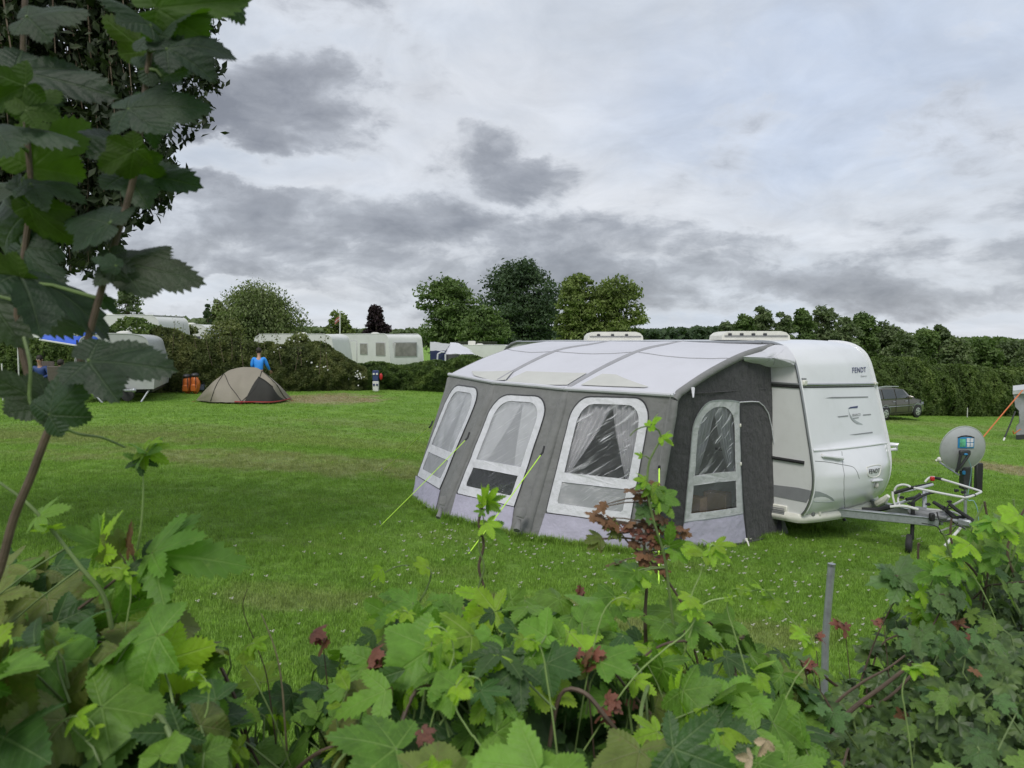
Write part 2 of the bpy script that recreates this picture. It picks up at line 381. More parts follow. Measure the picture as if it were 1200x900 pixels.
# ---------------------------------------------------------------- ground: mown campsite lawn
def grass_color(t, blades=False):
    pos = t.n('ShaderNodeNewGeometry').outputs['Position']; x, y, z = t.xyz(pos)
    a = t.noise(t.mapv(pos, (.16, .42, 0)), 1, 5, .6); b = t.noise(t.mapv(pos, (1, 1, 0)), 1.3, 6, .62); c = t.noise(pos, 14, 4, .7)
    g = t.ramp(a, [(.25, (.125, .240, .032)), (.5, (.150, .275, .040)), (.75, (.198, .318, .058))])
    g = t.mix(t.ss(b, .35, .68, 0, .55), g, (.205, .350, .050))
    # worn and dry patches where tents and cars have stood
    dry = None
    for q in DRY:
        cx, cy, rx, ry, amt = q
        e = t.m('ADD', t.m('POWER', t.m('DIVIDE', t.m('SUBTRACT', x, cx), rx), 2.), t.m('POWER', t.m('DIVIDE', t.m('SUBTRACT', y, cy), ry), 2.))
        e = t.m('ADD', e, t.m('MULTIPLY', t.m('SUBTRACT', b, .5), 3.5))
        e = t.m('MULTIPLY', t.ss(e, 1.25, .15), amt); dry = e if dry is None else t.m('MAXIMUM', dry, e)
    dcol = t.ramp(t.noise(pos, 5, 4, .65), [(.3, (.21, .205, .095)), (.7, (.38, .32, .19))])
    dry2 = t.m('MULTIPLY', t.ss(t.noise(t.mapv(pos, (.35, 1.0, 0), (0, 0, .15)), 1.1, 6, .62), .52, .80), .28)
    g = t.mix(t.m('MAXIMUM', dry, dry2), g, dcol)
    k = t.ramp(c, [(.25, .50), (.75, 1.50)])
    return t.mix(1.0, g, k, 'MULTIPLY'), c, b
def gp(px, py): q = G(px, py); return q.x, q.y
DRY = []
for px, py, rx, ry, amt in ((385, 467, 2.2, 3.0, 1.0), (1178, 549, 1.6, 1.3, .9), (330, 541, 4.6, 1.15, .48), (200, 505, 5.5, 1.6, .26), (420, 520, 3, 1.0, .25), (60, 512, 4.5, 1.3, .42), (990, 535, 2.5, .8, .35), (1130, 500, 8, 2.0, .25),
                            (640, 722, 1.3, .5, .5), (470, 500, 4, 1.2, .25), (350, 700, .8, .4, .3), (880, 745, .8, .35, .35), (1090, 515, 3, 1.2, .3)):
    DRY.append((*gp(px, py), rx, ry, amt))
m_grass = bpy.data.materials.new('lawn_soil_and_thatch'); m_grass.use_nodes = True; m_grass.node_tree.nodes.clear(); t = N(m_grass.node_tree)
gc, gcn, gb = grass_color(t); pr = t.n('ShaderNodeBsdfPrincipled'); t.put(pr.inputs['Base Color'], gc); pr.inputs['Roughness'].default_value = .85; pr.inputs['Specular IOR Level'].default_value = .2
pos = t.n('ShaderNodeNewGeometry').outputs['Position']
t.put(pr.inputs['Normal'], t.bump(t.m('ADD', t.noise(pos, 22, 5, .75), t.m('MULTIPLY', t.noise(pos, 4, 3, .6), .8)), .9, .06))
o_ = t.n('ShaderNodeOutputMaterial'); t.L.new(pr.outputs[0], o_.inputs[0])
m_blade = bpy.data.materials.new('grass_blade'); m_blade.use_nodes = True; m_blade.node_tree.nodes.clear(); t = N(m_blade.node_tree)
gc, _, _ = grass_color(t); rnd = t.n('ShaderNodeObjectInfo').outputs['Random']
gc = t.mix(1.0, gc, t.ramp(t.noise(t.n('ShaderNodeNewGeometry').outputs['Position'], 60, 2), [(.3, (1.0, 1.0, .95)), (.7, (1.5, 1.42, 1.3))]), 'MULTIPLY')
pr = t.n('ShaderNodeBsdfPrincipled'); t.put(pr.inputs['Base Color'], gc); pr.inputs['Roughness'].default_value = .5; pr.inputs['Specular IOR Level'].default_value = .35
tr = t.n('ShaderNodeBsdfTranslucent'); t.put(tr.inputs[0], gc); mx = t.n('ShaderNodeMixShader'); mx.inputs[0].default_value = .35
t.L.new(pr.outputs[0], mx.inputs[1]); t.L.new(tr.outputs[0], mx.inputs[2]); o_ = t.n('ShaderNodeOutputMaterial'); t.L.new(mx.outputs[0], o_.inputs[0])
m_petal = mat('clover_petal', (.62, .62, .52), .7, trans=.3)

xs = sorted(set(list(np.linspace(-30, 45, 121))+[-1500, -900, -500, -250, -150, -100, -75, -50, -40, 55, 70, 90, 120, 180, 300, 500, 900, 1500]))
ys = sorted(set([-60, -30, -10, -4]+list(np.linspace(-2, 55, 96))+[60, 66, 74, 82, 92, 105, 120, 140, 170, 220, 300, 450, 700, 1100, 1800, 2600]))
vs = [(x, y, ground(x, y)+.02*(mnoise.noise(V((x*.25, y*.25, 0))))*(1 if 3 < y < 60 else 0)) for y in ys for x in xs]
nx = len(xs); fs = [(j*nx+i, j*nx+i+1, (j+1)*nx+i+1, (j+1)*nx+i) for j in range(len(ys)-1) for i in range(nx-1)]
gm = MB(); gm.add(vs, fs); g_o = gm.build('ground', m_grass, smooth=True, kind='structure')

def tuft_mesh(name, n, rad, h, wd, mat_, seed):
    r = np.random.default_rng(seed); T = []
    for i in range(n):
        a, q = r.uniform(0, 2*pi), rad*sqrt(r.random()); b = V((cos(a)*q, sin(a)*q, -.004)); hh = h*r.uniform(.55, 1.1); d = r.uniform(0, 2*pi); ln = hh*r.uniform(.1, .75)
        s_ = V((cos(d+1.57), sin(d+1.57), 0))*wd*.5; mid = b+V((cos(d)*ln*.35, sin(d)*ln*.35, hh*.6)); tip = b+V((cos(d)*ln, sin(d)*ln, hh))
        T += [b-s_, b+s_, mid+s_*.7, b-s_, mid+s_*.7, mid-s_*.7, mid-s_*.7, mid+s_*.7, tip]
    return fast(name, [tuple(v) for v in T], 3, [mat_])
def scatter(name, pts, rot, scl, proto_me, kind='stuff', parent=None):
    me = bpy.data.meshes.new(name); me.vertices.add(len(pts)); me.vertices.foreach_set('co', np.asarray(pts, dtype=np.float32).ravel())
    a = me.attributes.new('rot', 'FLOAT_VECTOR', 'POINT'); a.data.foreach_set('vector', np.asarray(rot, dtype=np.float32).ravel())
    a = me.attributes.new('scl', 'FLOAT', 'POINT'); a.data.foreach_set('value', np.asarray(scl, dtype=np.float32).ravel())
    o = link(name, me, parent, kind=kind)
    po = bpy.data.objects.new(name+'_source', proto_me)
    ng = bpy.data.node_groups.new(name, 'GeometryNodeTree')
    ng.interface.new_socket('Geometry', in_out='INPUT', socket_type='NodeSocketGeometry'); ng.interface.new_socket('Geometry', in_out='OUTPUT', socket_type='NodeSocketGeometry')
    gi = ng.nodes.new('NodeGroupInput'); go = ng.nodes.new('NodeGroupOutput'); ip = ng.nodes.new('GeometryNodeInstanceOnPoints')
    oi = ng.nodes.new('GeometryNodeObjectInfo'); oi.inputs[0].default_value = po
    ra = ng.nodes.new('GeometryNodeInputNamedAttribute'); ra.data_type = 'FLOAT_VECTOR'; ra.inputs[0].default_value = 'rot'
    sa = ng.nodes.new('GeometryNodeInputNamedAttribute'); sa.data_type = 'FLOAT'; sa.inputs[0].default_value = 'scl'
    L = ng.links; L.new(gi.outputs[0], ip.inputs['Points']); L.new(oi.outputs['Geometry'], ip.inputs['Instance'])
    er = ng.nodes.new('FunctionNodeEulerToRotation'); L.new(ra.outputs[0], er.inputs[0]); L.new(er.outputs[0], ip.inputs['Rotation'])
    L.new(sa.outputs[0], ip.inputs['Scale']); L.new(ip.outputs[0], go.inputs[0])
    md = o.modifiers.new('scatter', 'NODES'); md.node_group = ng; return o
def field(n, y0, y1, power=1.6, seed=1):
    r = np.random.default_rng(seed); y = y0+(y1-y0)*r.random(n)**power; x = (r.random(n)*2-1)*(y*.70+.8); return x, y
def zz(x, y): return np.array([ground(a, b)+.02*mnoise.noise(V((a*.25, b*.25, 0)))*(1 if 3 < b < 60 else 0) for a, b in zip(x, y)])
x, y = field(30000, 3.0, 17, 1.25, 3)
lit = tuft_mesh('grass_tuft', 30, .11, .045, .005, m_blade, 5)
scatter('lawn_grass', np.stack([x, y, zz(x, y)], 1), np.stack([0*x, 0*x, RNG.random(len(x))*6.28], 1), .75+.6*RNG.random(len(x)), lit)
x, y = field(26000, 15, 46, 1.15, 4)
far_t = tuft_mesh('grass_tuft_far', 16, .26, .045, .016, m_blade, 6)
scatter('lawn_grass_far', np.stack([x, y, zz(x, y)], 1), np.stack([0*x, 0*x, RNG.random(len(x))*6.28], 1), .7+.5*RNG.random(len(x)), far_t)
# longer unmown grass round the awning foot, wheels and posts
lg = []
for (a_, c_, n_) in (((484, 584), (512, 604), 60), ((512, 604), (612, 631), 150), ((612, 631), (757, 650), 190), ((757, 650), (916, 628), 170), ((1120, 628), (1150, 622), 60), ((930, 618), (985, 622), 70), ((960, 745), (985, 745), 30), ((434, 460), (450, 460), 30)):
    p_, q_ = G(*a_), G(*c_)
    for _ in range(n_):
        f_ = RNG.random(); x_, y_ = p_.x+(q_.x-p_.x)*f_+RNG.normal(0, .05), p_.y+(q_.y-p_.y)*f_-abs(RNG.normal(0, .06)); lg.append((x_, y_, ground(x_, y_)))
lg = np.array(lg); tall = tuft_mesh('grass_tuft_tall', 22, .05, .10, .006, m_blade, 8)
scatter('long_grass', lg, np.stack([0*lg[:, 0], 0*lg[:, 0], RNG.random(len(lg))*6.28], 1), .5+.7*RNG.random(len(lg)), tall)
# clover heads in longer grass against the awning and under the drawbar
cl = []
for c_ in ((610, 640, 1.4, 40), (700, 655, 1.2, 60), (560, 625, 1.3, 30), (850, 650, 1.2, 45), (930, 680, 1.4, 70), (960, 740, .8, 60), (700, 700, 2, 60), (380, 700, 2, 25), (250, 640, 3, 20), (1000, 660, 1.2, 25), (500, 670, 1.5, 45), (1080, 640, 1., 20)):
    q = G(c_[0], c_[1])
    for _ in range(c_[3]):
        a, b = RNG.normal(q.x, c_[2]*.6), RNG.normal(q.y, c_[2]*.5); cl.append((a, b, ground(a, b)+.055))
cm = MB()
for k in range(9):
    a = V((RNG.normal(0, .006), RNG.normal(0, .006), RNG.normal(0, .005))); cm.add([a+V(q)*.006 for q in ((1, 0, 0), (-1, 0, 0), (0, 1, 0), (0, -1, 0), (0, 0, 1), (0, 0, -1))], [(0, 2, 4), (2, 1, 4), (1, 3, 4), (3, 0, 4), (2, 0, 5), (1, 2, 5), (3, 1, 5), (0, 3, 5)])
cme = bpy.data.meshes.new('clover_head'); cme.from_pydata([tuple(v) for v in cm.v], [], cm.f); cme.materials.append(m_petal)
cl = np.array(cl); scatter('clover_flowers', cl, np.zeros_like(cl), .6+.5*RNG.random(len(cl)), cme)

# ---------------------------------------------------------------- caravan frame of reference
AX_F = V((.65, -.76, 0)); AX_A = V((-.76, -.65, 0)); P0 = V((3.64, 10, 0))
CB = -.37; CRZ = atan2(AX_F.y, AX_F.x)
def TD(tt, D, z): q = P0-AX_F*tt+AX_A*D; return V((q.x, q.y, z))

# ---------------------------------------------------------------- awning
aw_ = thing('awning', 'large grey and white inflatable awning with arched curtain windows pitched against the white caravan', 'awning', (TD(2.3, 1.4, 0).x, TD(2.3, 1.4, 0).y, ground(TD(2.3, 1.4, 0).x, TD(2.3, 1.4, 0).y)))
def roofline(tt, D1, z1, D2, te, z2, ta=None, za=2.275):
    return [TD(ta if ta is not None else tt, -.02, za), TD(tt, D1*.5, (za+z1)/2+.012), TD(tt, D1, z1), TD((tt+te)/2, (D1+D2)/2, (z1+z2)/2+.025), TD(te, D2, z2)]
RL = [cr(roofline(4.62, .9, 2.15, 2.22, 4.46, 1.77, 4.65), 5), cr(roofline(3.05, 1.32, 2.135, 2.53, 3.0, 1.717, 3.22), 5),
      cr(roofline(1.72, 1.08, 2.14, 2.46, 1.7, 1.69, 1.8), 5), cr(roofline(.36, .87, 2.07, 2.03, .37, 1.665, .36, 2.235), 5)]
for L_ in RL: pass
nR = len(RL[0])-1
BASE = [G(482, 583), G(515, 604), G(612, 630), G(757, 649)]
EAVE = [l[-1] for l in RL]
# roof between the beams, with a little sag
def roofS(i):
    def S(s, v):
        f = v*nR; k = min(int(f), nR-1); f -= k
        a = RL[i][k].lerp(RL[i][k+1], f); b = RL[i+1][k].lerp(RL[i+1][k+1], f); p = a.lerp(b, s)
        sg = sin(pi*s)*(.035*sin(pi*min(v*1.1, 1))) ; return p-V((0, 0, sg))+V((0, 0, .004*mnoise.noise(V((s*7+i*3, v*7, 2)))))
    return S
for i in range(3):
    S = roofS(i); b = MB(); b.grid(S, 22, 26); b.grid(lambda s, v: S(s, v)-V((0, 0, .004)), 22, 26, flip=True); b.build('roof_panel', m_wfab, aw_)
    b = MB(); b.tube([S(k/20, .52)+V((0, 0, .002)) for k in range(21)], .007, 5); b.build('roof_seam', m_beam, aw_)
def on(S, off):
    def f(s, v, d=0):
        e = .01; p = S(s, v); n = (S(s+e, v)-p).cross(S(s, v+e)-p)
        n.normalize()
        if n.dot(V((0, 0, CAMZ))-p) < 0: n = -n
        return p+n*(off+d)
    return f
for i, poly in ((0, [(553, 436), (603, 435), (593, 446), (577, 447), (556, 441)]), (1, [(589, 449), (617, 436), (688, 438), (665, 452), (640, 452)]), (2, [(681, 452), (706, 439), (722, 440), (760, 454), (756, 455)])):
    S = roofS(i); q = [inv(S, *p_, .4, .9) for p_ in poly]
    # resample so that the insert follows the sag
    out = []
    for k in range(len(q)):
        a, c = q[k], q[(k+1) % len(q)]
        for j in range(4): out.append((a[0]+(c[0]-a[0])*j/4, a[1]+(c[1]-a[1])*j/4))
    F = on(S, .012); b = MB(); b.slab(out, F, 0, .002); b.build('roof_insert', m_insert, aw_, label='beige translucent insert above the eave')
# front wall panels
def wallS(i, bow=.05):
    b0, b1, e0, e1 = BASE[i], BASE[i+1], EAVE[i], EAVE[i+1]
    nrm = (b1-b0).cross(e0-b0).normalized()
    if nrm.dot(V((0, 0, 1))-b0) < 0: nrm = -nrm
    def S(s, v):
        p = b0.lerp(b1, s).lerp(e0.lerp(e1, s), v); p.z = max(p.z, ground(p.x, p.y)+.015) if v < .05 else p.z
        wr = .007*mnoise.noise(V((s*5+v*6+i*9, v*2.2-s*3, 1)))+.004*mnoise.noise(V((s*16-v*4, v*9+s*6, 4+i)))
        return p+nrm*(max(0, sin(pi*s))**.7*bow*.25*(1-v*.3)*(1 if 0 < s < 1 else 0)+wr*min(1, 12*v)*min(1, 12*(1-v)))
    return S
def rrect(x0, y0, x1, y1, rt, rb=0, rtr=None, ax=1., n=7):
    rtr = rt if rtr is None else rtr; pts = []
    def corner(cx, cy, r, a0):
        if r <= 0: return [(cx, cy)]
        return [(cx+r*ax*cos(a0+pi/2*k/n), cy+r*sin(a0+pi/2*k/n)) for k in range(n+1)]
    pts += corner(x1-rb*ax, y0+rb, rb, -pi/2); pts += corner(x1-rtr*ax, y1-rtr, rtr, 0)
    pts += corner(x0+rt*ax, y1-rt, rt, pi/2); pts += corner(x0+rb*ax, y0+rb, rb, pi); return pts
def inside(pt, poly):
    x, y = pt; c = False; j = len(poly)-1
    for i in range(len(poly)):
        xi, yi = poly[i]; xj, yj = poly[j]
        if (yi > y) != (yj > y) and x < (xj-xi)*(y-yi)/(yj-yi)+xi: c = not c
        j = i
    return c
def dens_(poly, n):                                    # subdivide the edges of an outline
    o = []
    for k in range(len(poly)):
        a, b = poly[k], poly[(k+1) % len(poly)]; m_ = max(1, int(hypot(a[0]-b[0], a[1]-b[1])*n))
        for j in range(m_): o.append((a[0]+(b[0]-a[0])*j/m_, a[1]+(b[1]-a[1])*j/m_))
    return o
def ring(b, out, inn, F, d0, d1, m=0):                # closed frame between two outlines with the same number of points
    n = len(out); vs = [F(*p, d) for d in (d0, d1) for l in (out, inn) for p in l]; fs = []
    for i in range(n):
        j = (i+1) % n
        fs += [(i, j, n+j, n+i), (2*n+i, 3*n+i, 3*n+j, 2*n+j), (i, 2*n+i, 2*n+j, j), (n+i, n+j, 3*n+j, 3*n+i)]
    b.add(vs, fs, m)
def resample(poly, n):
    P_ = poly+[poly[0]]; d = [0]
    for a, b in zip(P_, P_[1:]): d.append(d[-1]+hypot(a[0]-b[0], a[1]-b[1]))
    o = []; k = 0
    for i in range(n):
        t_ = d[-1]*i/n
        while d[k+1] < t_: k += 1
        f = (t_-d[k])/(d[k+1]-d[k]+1e-12); o.append((P_[k][0]+(P_[k+1][0]-P_[k][0])*f, P_[k][1]+(P_[k+1][1]-P_[k][1])*f))
    return o
def window_wall(S, quad, wallmat, framemat, label, side=False, asp=1.0, panemats=(None, None), open_curt=.5, mud_top=.0, mudmat=m_mud):
    """quad: pixel corners (BL, BR, TR, TL) of the outer border"""
    q = [inv(S, *p_, .5, .5) for p_ in quad]
    def U(a, b):                                       # unit window square -> wall parameters
        x = (q[0][0]*(1-a)+q[1][0]*a)*(1-b)+(q[3][0]*(1-a)+q[2][0]*a)*b
        y = (q[0][1]*(1-a)+q[1][1]*a)*(1-b)+(q[3][1]*(1-a)+q[2][1]*a)*b; return x, y
    if side:
        outer = rrect(0, 0, 1, 1, .26, 0, rtr=0.001, ax=asp); inner = rrect(.11, .06, .885, .945, .24, .0, rtr=.19, ax=asp)
    else:
        outer = rrect(0, 0, 1, 1, .20, 0, ax=asp); inner = rrect(.105, .085, .895, .94, .17, .02, ax=asp)
    outer, inner = resample(outer, 120), resample(inner, 120)
    # line up the start of both outlines
    mid = [U((a[0]+c[0])/2, (a[1]+c[1])/2) for a, c in zip(outer, inner)]
    b = MB(); b.grid(S, 70, 70, keep=lambda s, v: not inside((s, v), mid)); wall = b.build('wall_panel', wallmat, aw_)
    F0 = on(S, .006); F = lambda a, b_, d: F0(*U(a, b_), d)
    def FW(a, b_, d):                                  # puckered border cloth
        return F0(*U(a, b_), d+.0035*mnoise.noise(V((a*26, b_*26, 3))))
    fb = MB(); ring(fb, outer, inner, FW, 0, .006); fr = fb.build('window_border', framemat, wall)
    cb = MB(); y0, y1 = (.295, .375) if side else (.265, .345)
    ol = [(x_, y0) for x_ in np.linspace(.09, .905, 16)]; il = [(x_, y1) for x_ in np.linspace(.905, .09, 16)]
    cb.slab(ol+il, FW, -.001, .008); cb.build('window_crossbar', framemat, wall)
    pb = MB(); ring(pb, [(a*1.015-.0075, c*1.012-.004) for a, c in outer], [(a*.995+.0025, c*.995+.002) for a, c in outer], F, .002, .010); pb.build('zip_piping', m_dkplas if not side else m_galv, wall)
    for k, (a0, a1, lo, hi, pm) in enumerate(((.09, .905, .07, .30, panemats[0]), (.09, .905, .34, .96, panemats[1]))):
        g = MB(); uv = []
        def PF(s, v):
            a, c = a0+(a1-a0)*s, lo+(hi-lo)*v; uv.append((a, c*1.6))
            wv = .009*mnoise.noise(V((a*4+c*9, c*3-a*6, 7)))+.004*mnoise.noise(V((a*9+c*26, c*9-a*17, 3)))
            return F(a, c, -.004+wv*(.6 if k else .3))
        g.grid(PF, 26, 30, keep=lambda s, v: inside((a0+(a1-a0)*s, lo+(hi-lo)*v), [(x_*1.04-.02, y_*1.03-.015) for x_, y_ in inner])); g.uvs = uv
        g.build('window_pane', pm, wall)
    # net curtains tied back inside
    bot = .33
    for sd_ in (-1, 1):
        c = MB()
        def CF(s, v):
            top = v; gather = open_curt*(1-top)**1.3      # drawn aside towards the bottom
            w_ = .46-gather*.42; e = (.5+sd_*(.46)); a = e-sd_*(w_*s) if True else 0
            fold = .018*sin(s*34+v*2+sd_)+.01*mnoise.noise(V((s*9, v*4, sd_)))
            return F(a, bot+(.97-bot)*v, -.05+fold)
        c.grid(CF, 48, 16); c.build('curtain', m_curt, wall)
    # mud wall strip under the border
    ml, mr = U(0, 0), U(1, 0)
    return wall, U, F
def strip(S, pix, mat_, name, parent, off=.006, th=.006, n=14, guess=(.5, .1), wob=.003):
    q = [inv(S, *p_, *guess) for p_ in pix]; F0 = on(S, off); b = MB()
    def gf_(d):
        def f(s, v):
            x = [(q[0][k]*(1-s)+q[1][k]*s) if 0 else ((q[3][k]*(1-s)+q[2][k]*s)*(1-v)+(q[0][k]*(1-s)+q[1][k]*s)*v) for k in (0, 1)]
            return F0(x[0], x[1], d+wob*mnoise.noise(V((x[0]*14, x[1]*14, 5))))
        return f
    b.grid(gf_(th), 30, 8); b.grid(gf_(0), 30, 8, flip=True); return b.build(name, mat_, parent)
WQ = [[(490, 558), (516, 573.5), (565, 456), (531, 451)], [(536, 578.5), (603, 594), (645.5, 465.5), (582, 462.5)], [(640, 600.5), (738, 614), (764.5, 467), (674, 465)]]
MUD = [[(488, 557.5), (516.5, 574.5), (508.5, 600.5), (484, 583.5)], [(535, 579), (603, 594.5), (597, 625.5), (526, 606.5)], [(639, 601.5), (741, 614.5), (740, 646), (630, 630)]]
walls = []
for i in range(3):
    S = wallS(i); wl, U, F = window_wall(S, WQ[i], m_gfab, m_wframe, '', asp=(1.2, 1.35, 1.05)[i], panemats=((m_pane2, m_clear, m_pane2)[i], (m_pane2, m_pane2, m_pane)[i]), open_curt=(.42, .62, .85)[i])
    strip(S, MUD[i], m_mud, 'mud_wall', wl)
    F0 = on(S, .014); b = MB(); b.tube([F0(s_/30, .995, .0)+V((0, 0, .015*0)) for s_ in range(31)], .026, 8); b.build('eave_piping', m_wfab, aw_)
# charcoal side wall between the corner beam and the caravan
sb = [G(764, 647), G(798, 643), G(840, 641.5), G(876, 637), G(916, 626)]; sbp = cr(sb, 6)
stp = [TD(.36, 2.03-2.03*k/24+.0, 0) for k in range(25)]
rl3 = RL[3][::-1]; nT = len(rl3)-1
def topP(s):
    f = min(s, .999)*nT; k = int(f); return rl3[k].lerp(rl3[k+1], f-k)-V((0, 0, .03))
topEnd = P(903, 430, 10.25)
def sideS(s, v):
    f = min(max(s, 0), .9999)*(len(sbp)-1); k = int(f); a = sbp[k].lerp(sbp[k+1], f-k); tp = topP(s)
    if s > .8: tp = tp.lerp(topEnd, ((s-.8)/.2)**1.5)
    p = a.lerp(tp, v); ndir = -AX_F*-1
    wr = .012*mnoise.noise(V((s*5-v*4, v*1.5+s*3, 8)))+.006*mnoise.noise(V((s*13-v*9, v*4+s*6, 2)))
    return p+AX_F*(wr*min(1, 14*v))
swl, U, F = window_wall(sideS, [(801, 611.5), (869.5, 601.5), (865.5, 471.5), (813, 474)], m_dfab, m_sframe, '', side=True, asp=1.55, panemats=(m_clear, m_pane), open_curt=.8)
strip(sideS, [(801, 612), (870, 602), (874, 636), (798, 641.5)], m_mud, 'mud_wall', swl, guess=(.4, .1))
Fs = on(sideS, .016)
zp = [(865.6, 471.3), (880, 470.5), (888, 471), (894, 476), (899, 484), (903, 500), (908, 540), (913, 590), (916, 622)]
zq = [inv(sideS, *p_, .7, .6) for p_ in zp]; b = MB(); b.tube([Fs(*q) for q in zq], .007, 6); b.build('door_piping', m_wframe, swl)
zp = [(866.5, 474), (867.5, 520), (869, 570), (872, 605), (874.5, 637)]; zq = [inv(sideS, *p_, .6, .4) for p_ in zp]; b = MB(); b.tube([Fs(*q, .0) for q in zq], .005, 6); b.build('door_zip', m_dkplas, swl)
for px, py in ((866, 498.5), (866.5, 543.5)):
    b = MB(); b.rbox(Fs(*inv(sideS, px, py, .6, .5), .006), (.022, .02, .045), .006, CRZ); b.build('toggle', m_cream, swl)
seam = [(806, 461.5), (850, 459), (897, 456)]; zq = [inv(sideS, *p_, .5, .9) for p_ in seam]; b = MB(); b.tube([Fs(*q, -.012) for q in zq], .006, 5); b.build('seam', m_dfab, swl)
b = MB(); b.tube([V((p_.x, p_.y, ground(p_.x, p_.y)+.02))-AX_F*-.012 for p_ in sbp], .014, 6); b.build('ground_skirt', m_dfab, swl)
for px, py in ((839, 642.5), (874.5, 639), (915, 627)):
    q = G(px, py); b = MB(); b.tube([q+V((0, 0, .07)), q+V((.01, -.02, .05)), q+V((.02, -.05, -.01))], .011, 6); b.rbox(q+V((0, 0, .07)), (.03, .02, .04), .006); b.build('peg_strap', m_cream, aw_)
# air beams: proud, padded tubes over roof and down the wall
for i in range(4):
    leg = [EAVE[i].lerp(BASE[i], k/8) for k in range(1, 9)]
    path = RL[i][:-1]+[EAVE[i]]+leg; sm = []
    for k in range(len(path)): sm.append(path[max(k-1, 0)]*.2+path[k]*.6+path[min(k+1, len(path)-1)]*.2)
    sm[0] = path[0]; sm[-1] = path[-1]; ne = len(RL[i])
    inn = [V((TD(2.3, 0, 0).x-q.x, TD(2.3, 0, 0).y-q.y, 0)).normalized() for q in sm]
    rr = [.036+.010*min(1, k/6) if k < ne else .07 for k in range(len(sm))]
    if i == 0: rr = [r_*.62 for r_ in rr]
    off = [(-V((0, 0, 1))*.026 if k < ne else inn[k]*.035) for k in range(len(sm))]
    pp = [q+o_ for q, o_ in zip(sm, off)]
    b = MB(); b.tube(pp[:ne], rr[:ne], 12); b.build('roof_beam', m_beam if i < 3 else m_gfab, aw_)
    b = MB(); b.tube(pp[ne-1:], [.05]+[r_*1.15 for r_ in rr[ne:]], 14, flat=.75, up=AX_A); b.build('air_beam', m_gfab, aw_)
# far end wall, closed
ew = [BASE[0], TD(4.62, 0, 0)]; ew[1].z = ground(ew[1].x, ew[1].y)
rl0 = RL[0][::-1]
def endS(s, v):
    f = min(s, .999)*nT; k = int(f); tp = rl0[k].lerp(rl0[k+1], f-k)-V((0, 0, .03)); return ew[0].lerp(ew[1], s).lerp(tp, v)
b = MB(); b.grid(endS, 24, 12); b.build('wall_panel', m_gfab, aw_, label='plain grey end wall away from the drawbar')
# piping along the right roof edge and canopy flap to the caravan corner
flap = [P(870, 418, 9.75), P(890, 411, 10.05), P(908, 404, 10.2), P(921, 405, 10.12), P(928, 413, 10.03), P(932.5, 423, 9.95), P(931, 428, 9.96), P(918, 430, 10.08), P(903, 430.5, 10.2), P(888, 427, 10.05), P(872, 423, 9.82)]
cen = sum(flap, V())/len(flap); b = MB()
for k in range(len(flap)):
    a, c = flap[k], flap[(k+1) % len(flap)]
    rows = [[cen.lerp(a.lerp(c, i_/3), r_/6)+AX_F*(.012*mnoise.noise(V((k*2+i_*.5, r_*.6, 1)))+.035*sin(pi*r_/6)) for i_ in range(4)] for r_ in range(7)]
    for r_ in range(6):
        for i_ in range(3): b.add([rows[r_][i_], rows[r_][i_+1], rows[r_+1][i_+1], rows[r_+1][i_]], [(0, 1, 2, 3)])
b.build('canopy_flap', m_wfab, aw_)
# vents low on the beams
for px, py, k in ((611, 597, 1.), (520, 583, .75)):
    tS = wallS(2 if k == 1 else 1); q = P(px, py, (G(px, py+35).y)+.05)
    b = MB(); dn = V((-.25, -.1, -1)).normalized()
    b.tube([q+V((0, -.05, .02)), q+V((0, -.08, -.02)), q+V((-.02, -.10, -.07))], [.06*k, .065*k, .05*k], 10, flat=.5)
    b.tube([q+V((-.03, -.06, -.12)), q+V((-.04, -.13, -.17)), q+V((-.055, -.17, -.21))], [.03*k, .036*k, .04*k], 10)
    b.build('inflation_valve_cover', m_gfab, aw_, label='hooded valve cover low on the beam')
# guy lines
for (a, c, ya) in (((548, 513), (445, 617), 0), ((636, 530), (549, 649), 0), ((505, 499), (447, 553), 0)):
    e = G(*c); yy = {548: 9.75, 636: 8.95, 505: 11.0}[a[0]]; q = P(*a, yy); b = MB(); b.tube([q, q.lerp(e, .5)+V((0, 0, -.008)), e], .0085 if a[0] != 505 else .006, 6, flat=.4); b.build('guy_line', m_lime, aw_)
    b = MB(); b.tube([q+V((.02, .06, .06)), q+V((0, 0, 0)), q+(e-q)*.03], .012, 6); b.build('guy_buckle', m_black, aw_)
    b = MB(); b.tube([e+V((0, 0, .07)), e+V((.01, 0, .04)), e+V((.03, .02, -.02))], .006, 6); b.build('peg', m_galv, aw_)
q0, q1 = P(772.5, 548, 8.65), G(772, 684); b = MB(); b.tube([q0, q1], .0085, 6, flat=.4); b.build('guy_line', m_lime, aw_, label='lime guy line dropping straight from the front corner')
b = MB(); b.rbox(q0, (.03, .02, .05), .006); b.build('guy_buckle', m_black, aw_)
b = MB(); b.tube([q0, P(786, 462, 8.9)], .004, 5); b.build('guy_strap', m_gfab, aw_)
b = MB(); b.tube([P(812, 455, 9.1), P(812.5, 466, 9.02)], [.025, .008], 7); b.build('roof_tab', m_wframe, aw_)
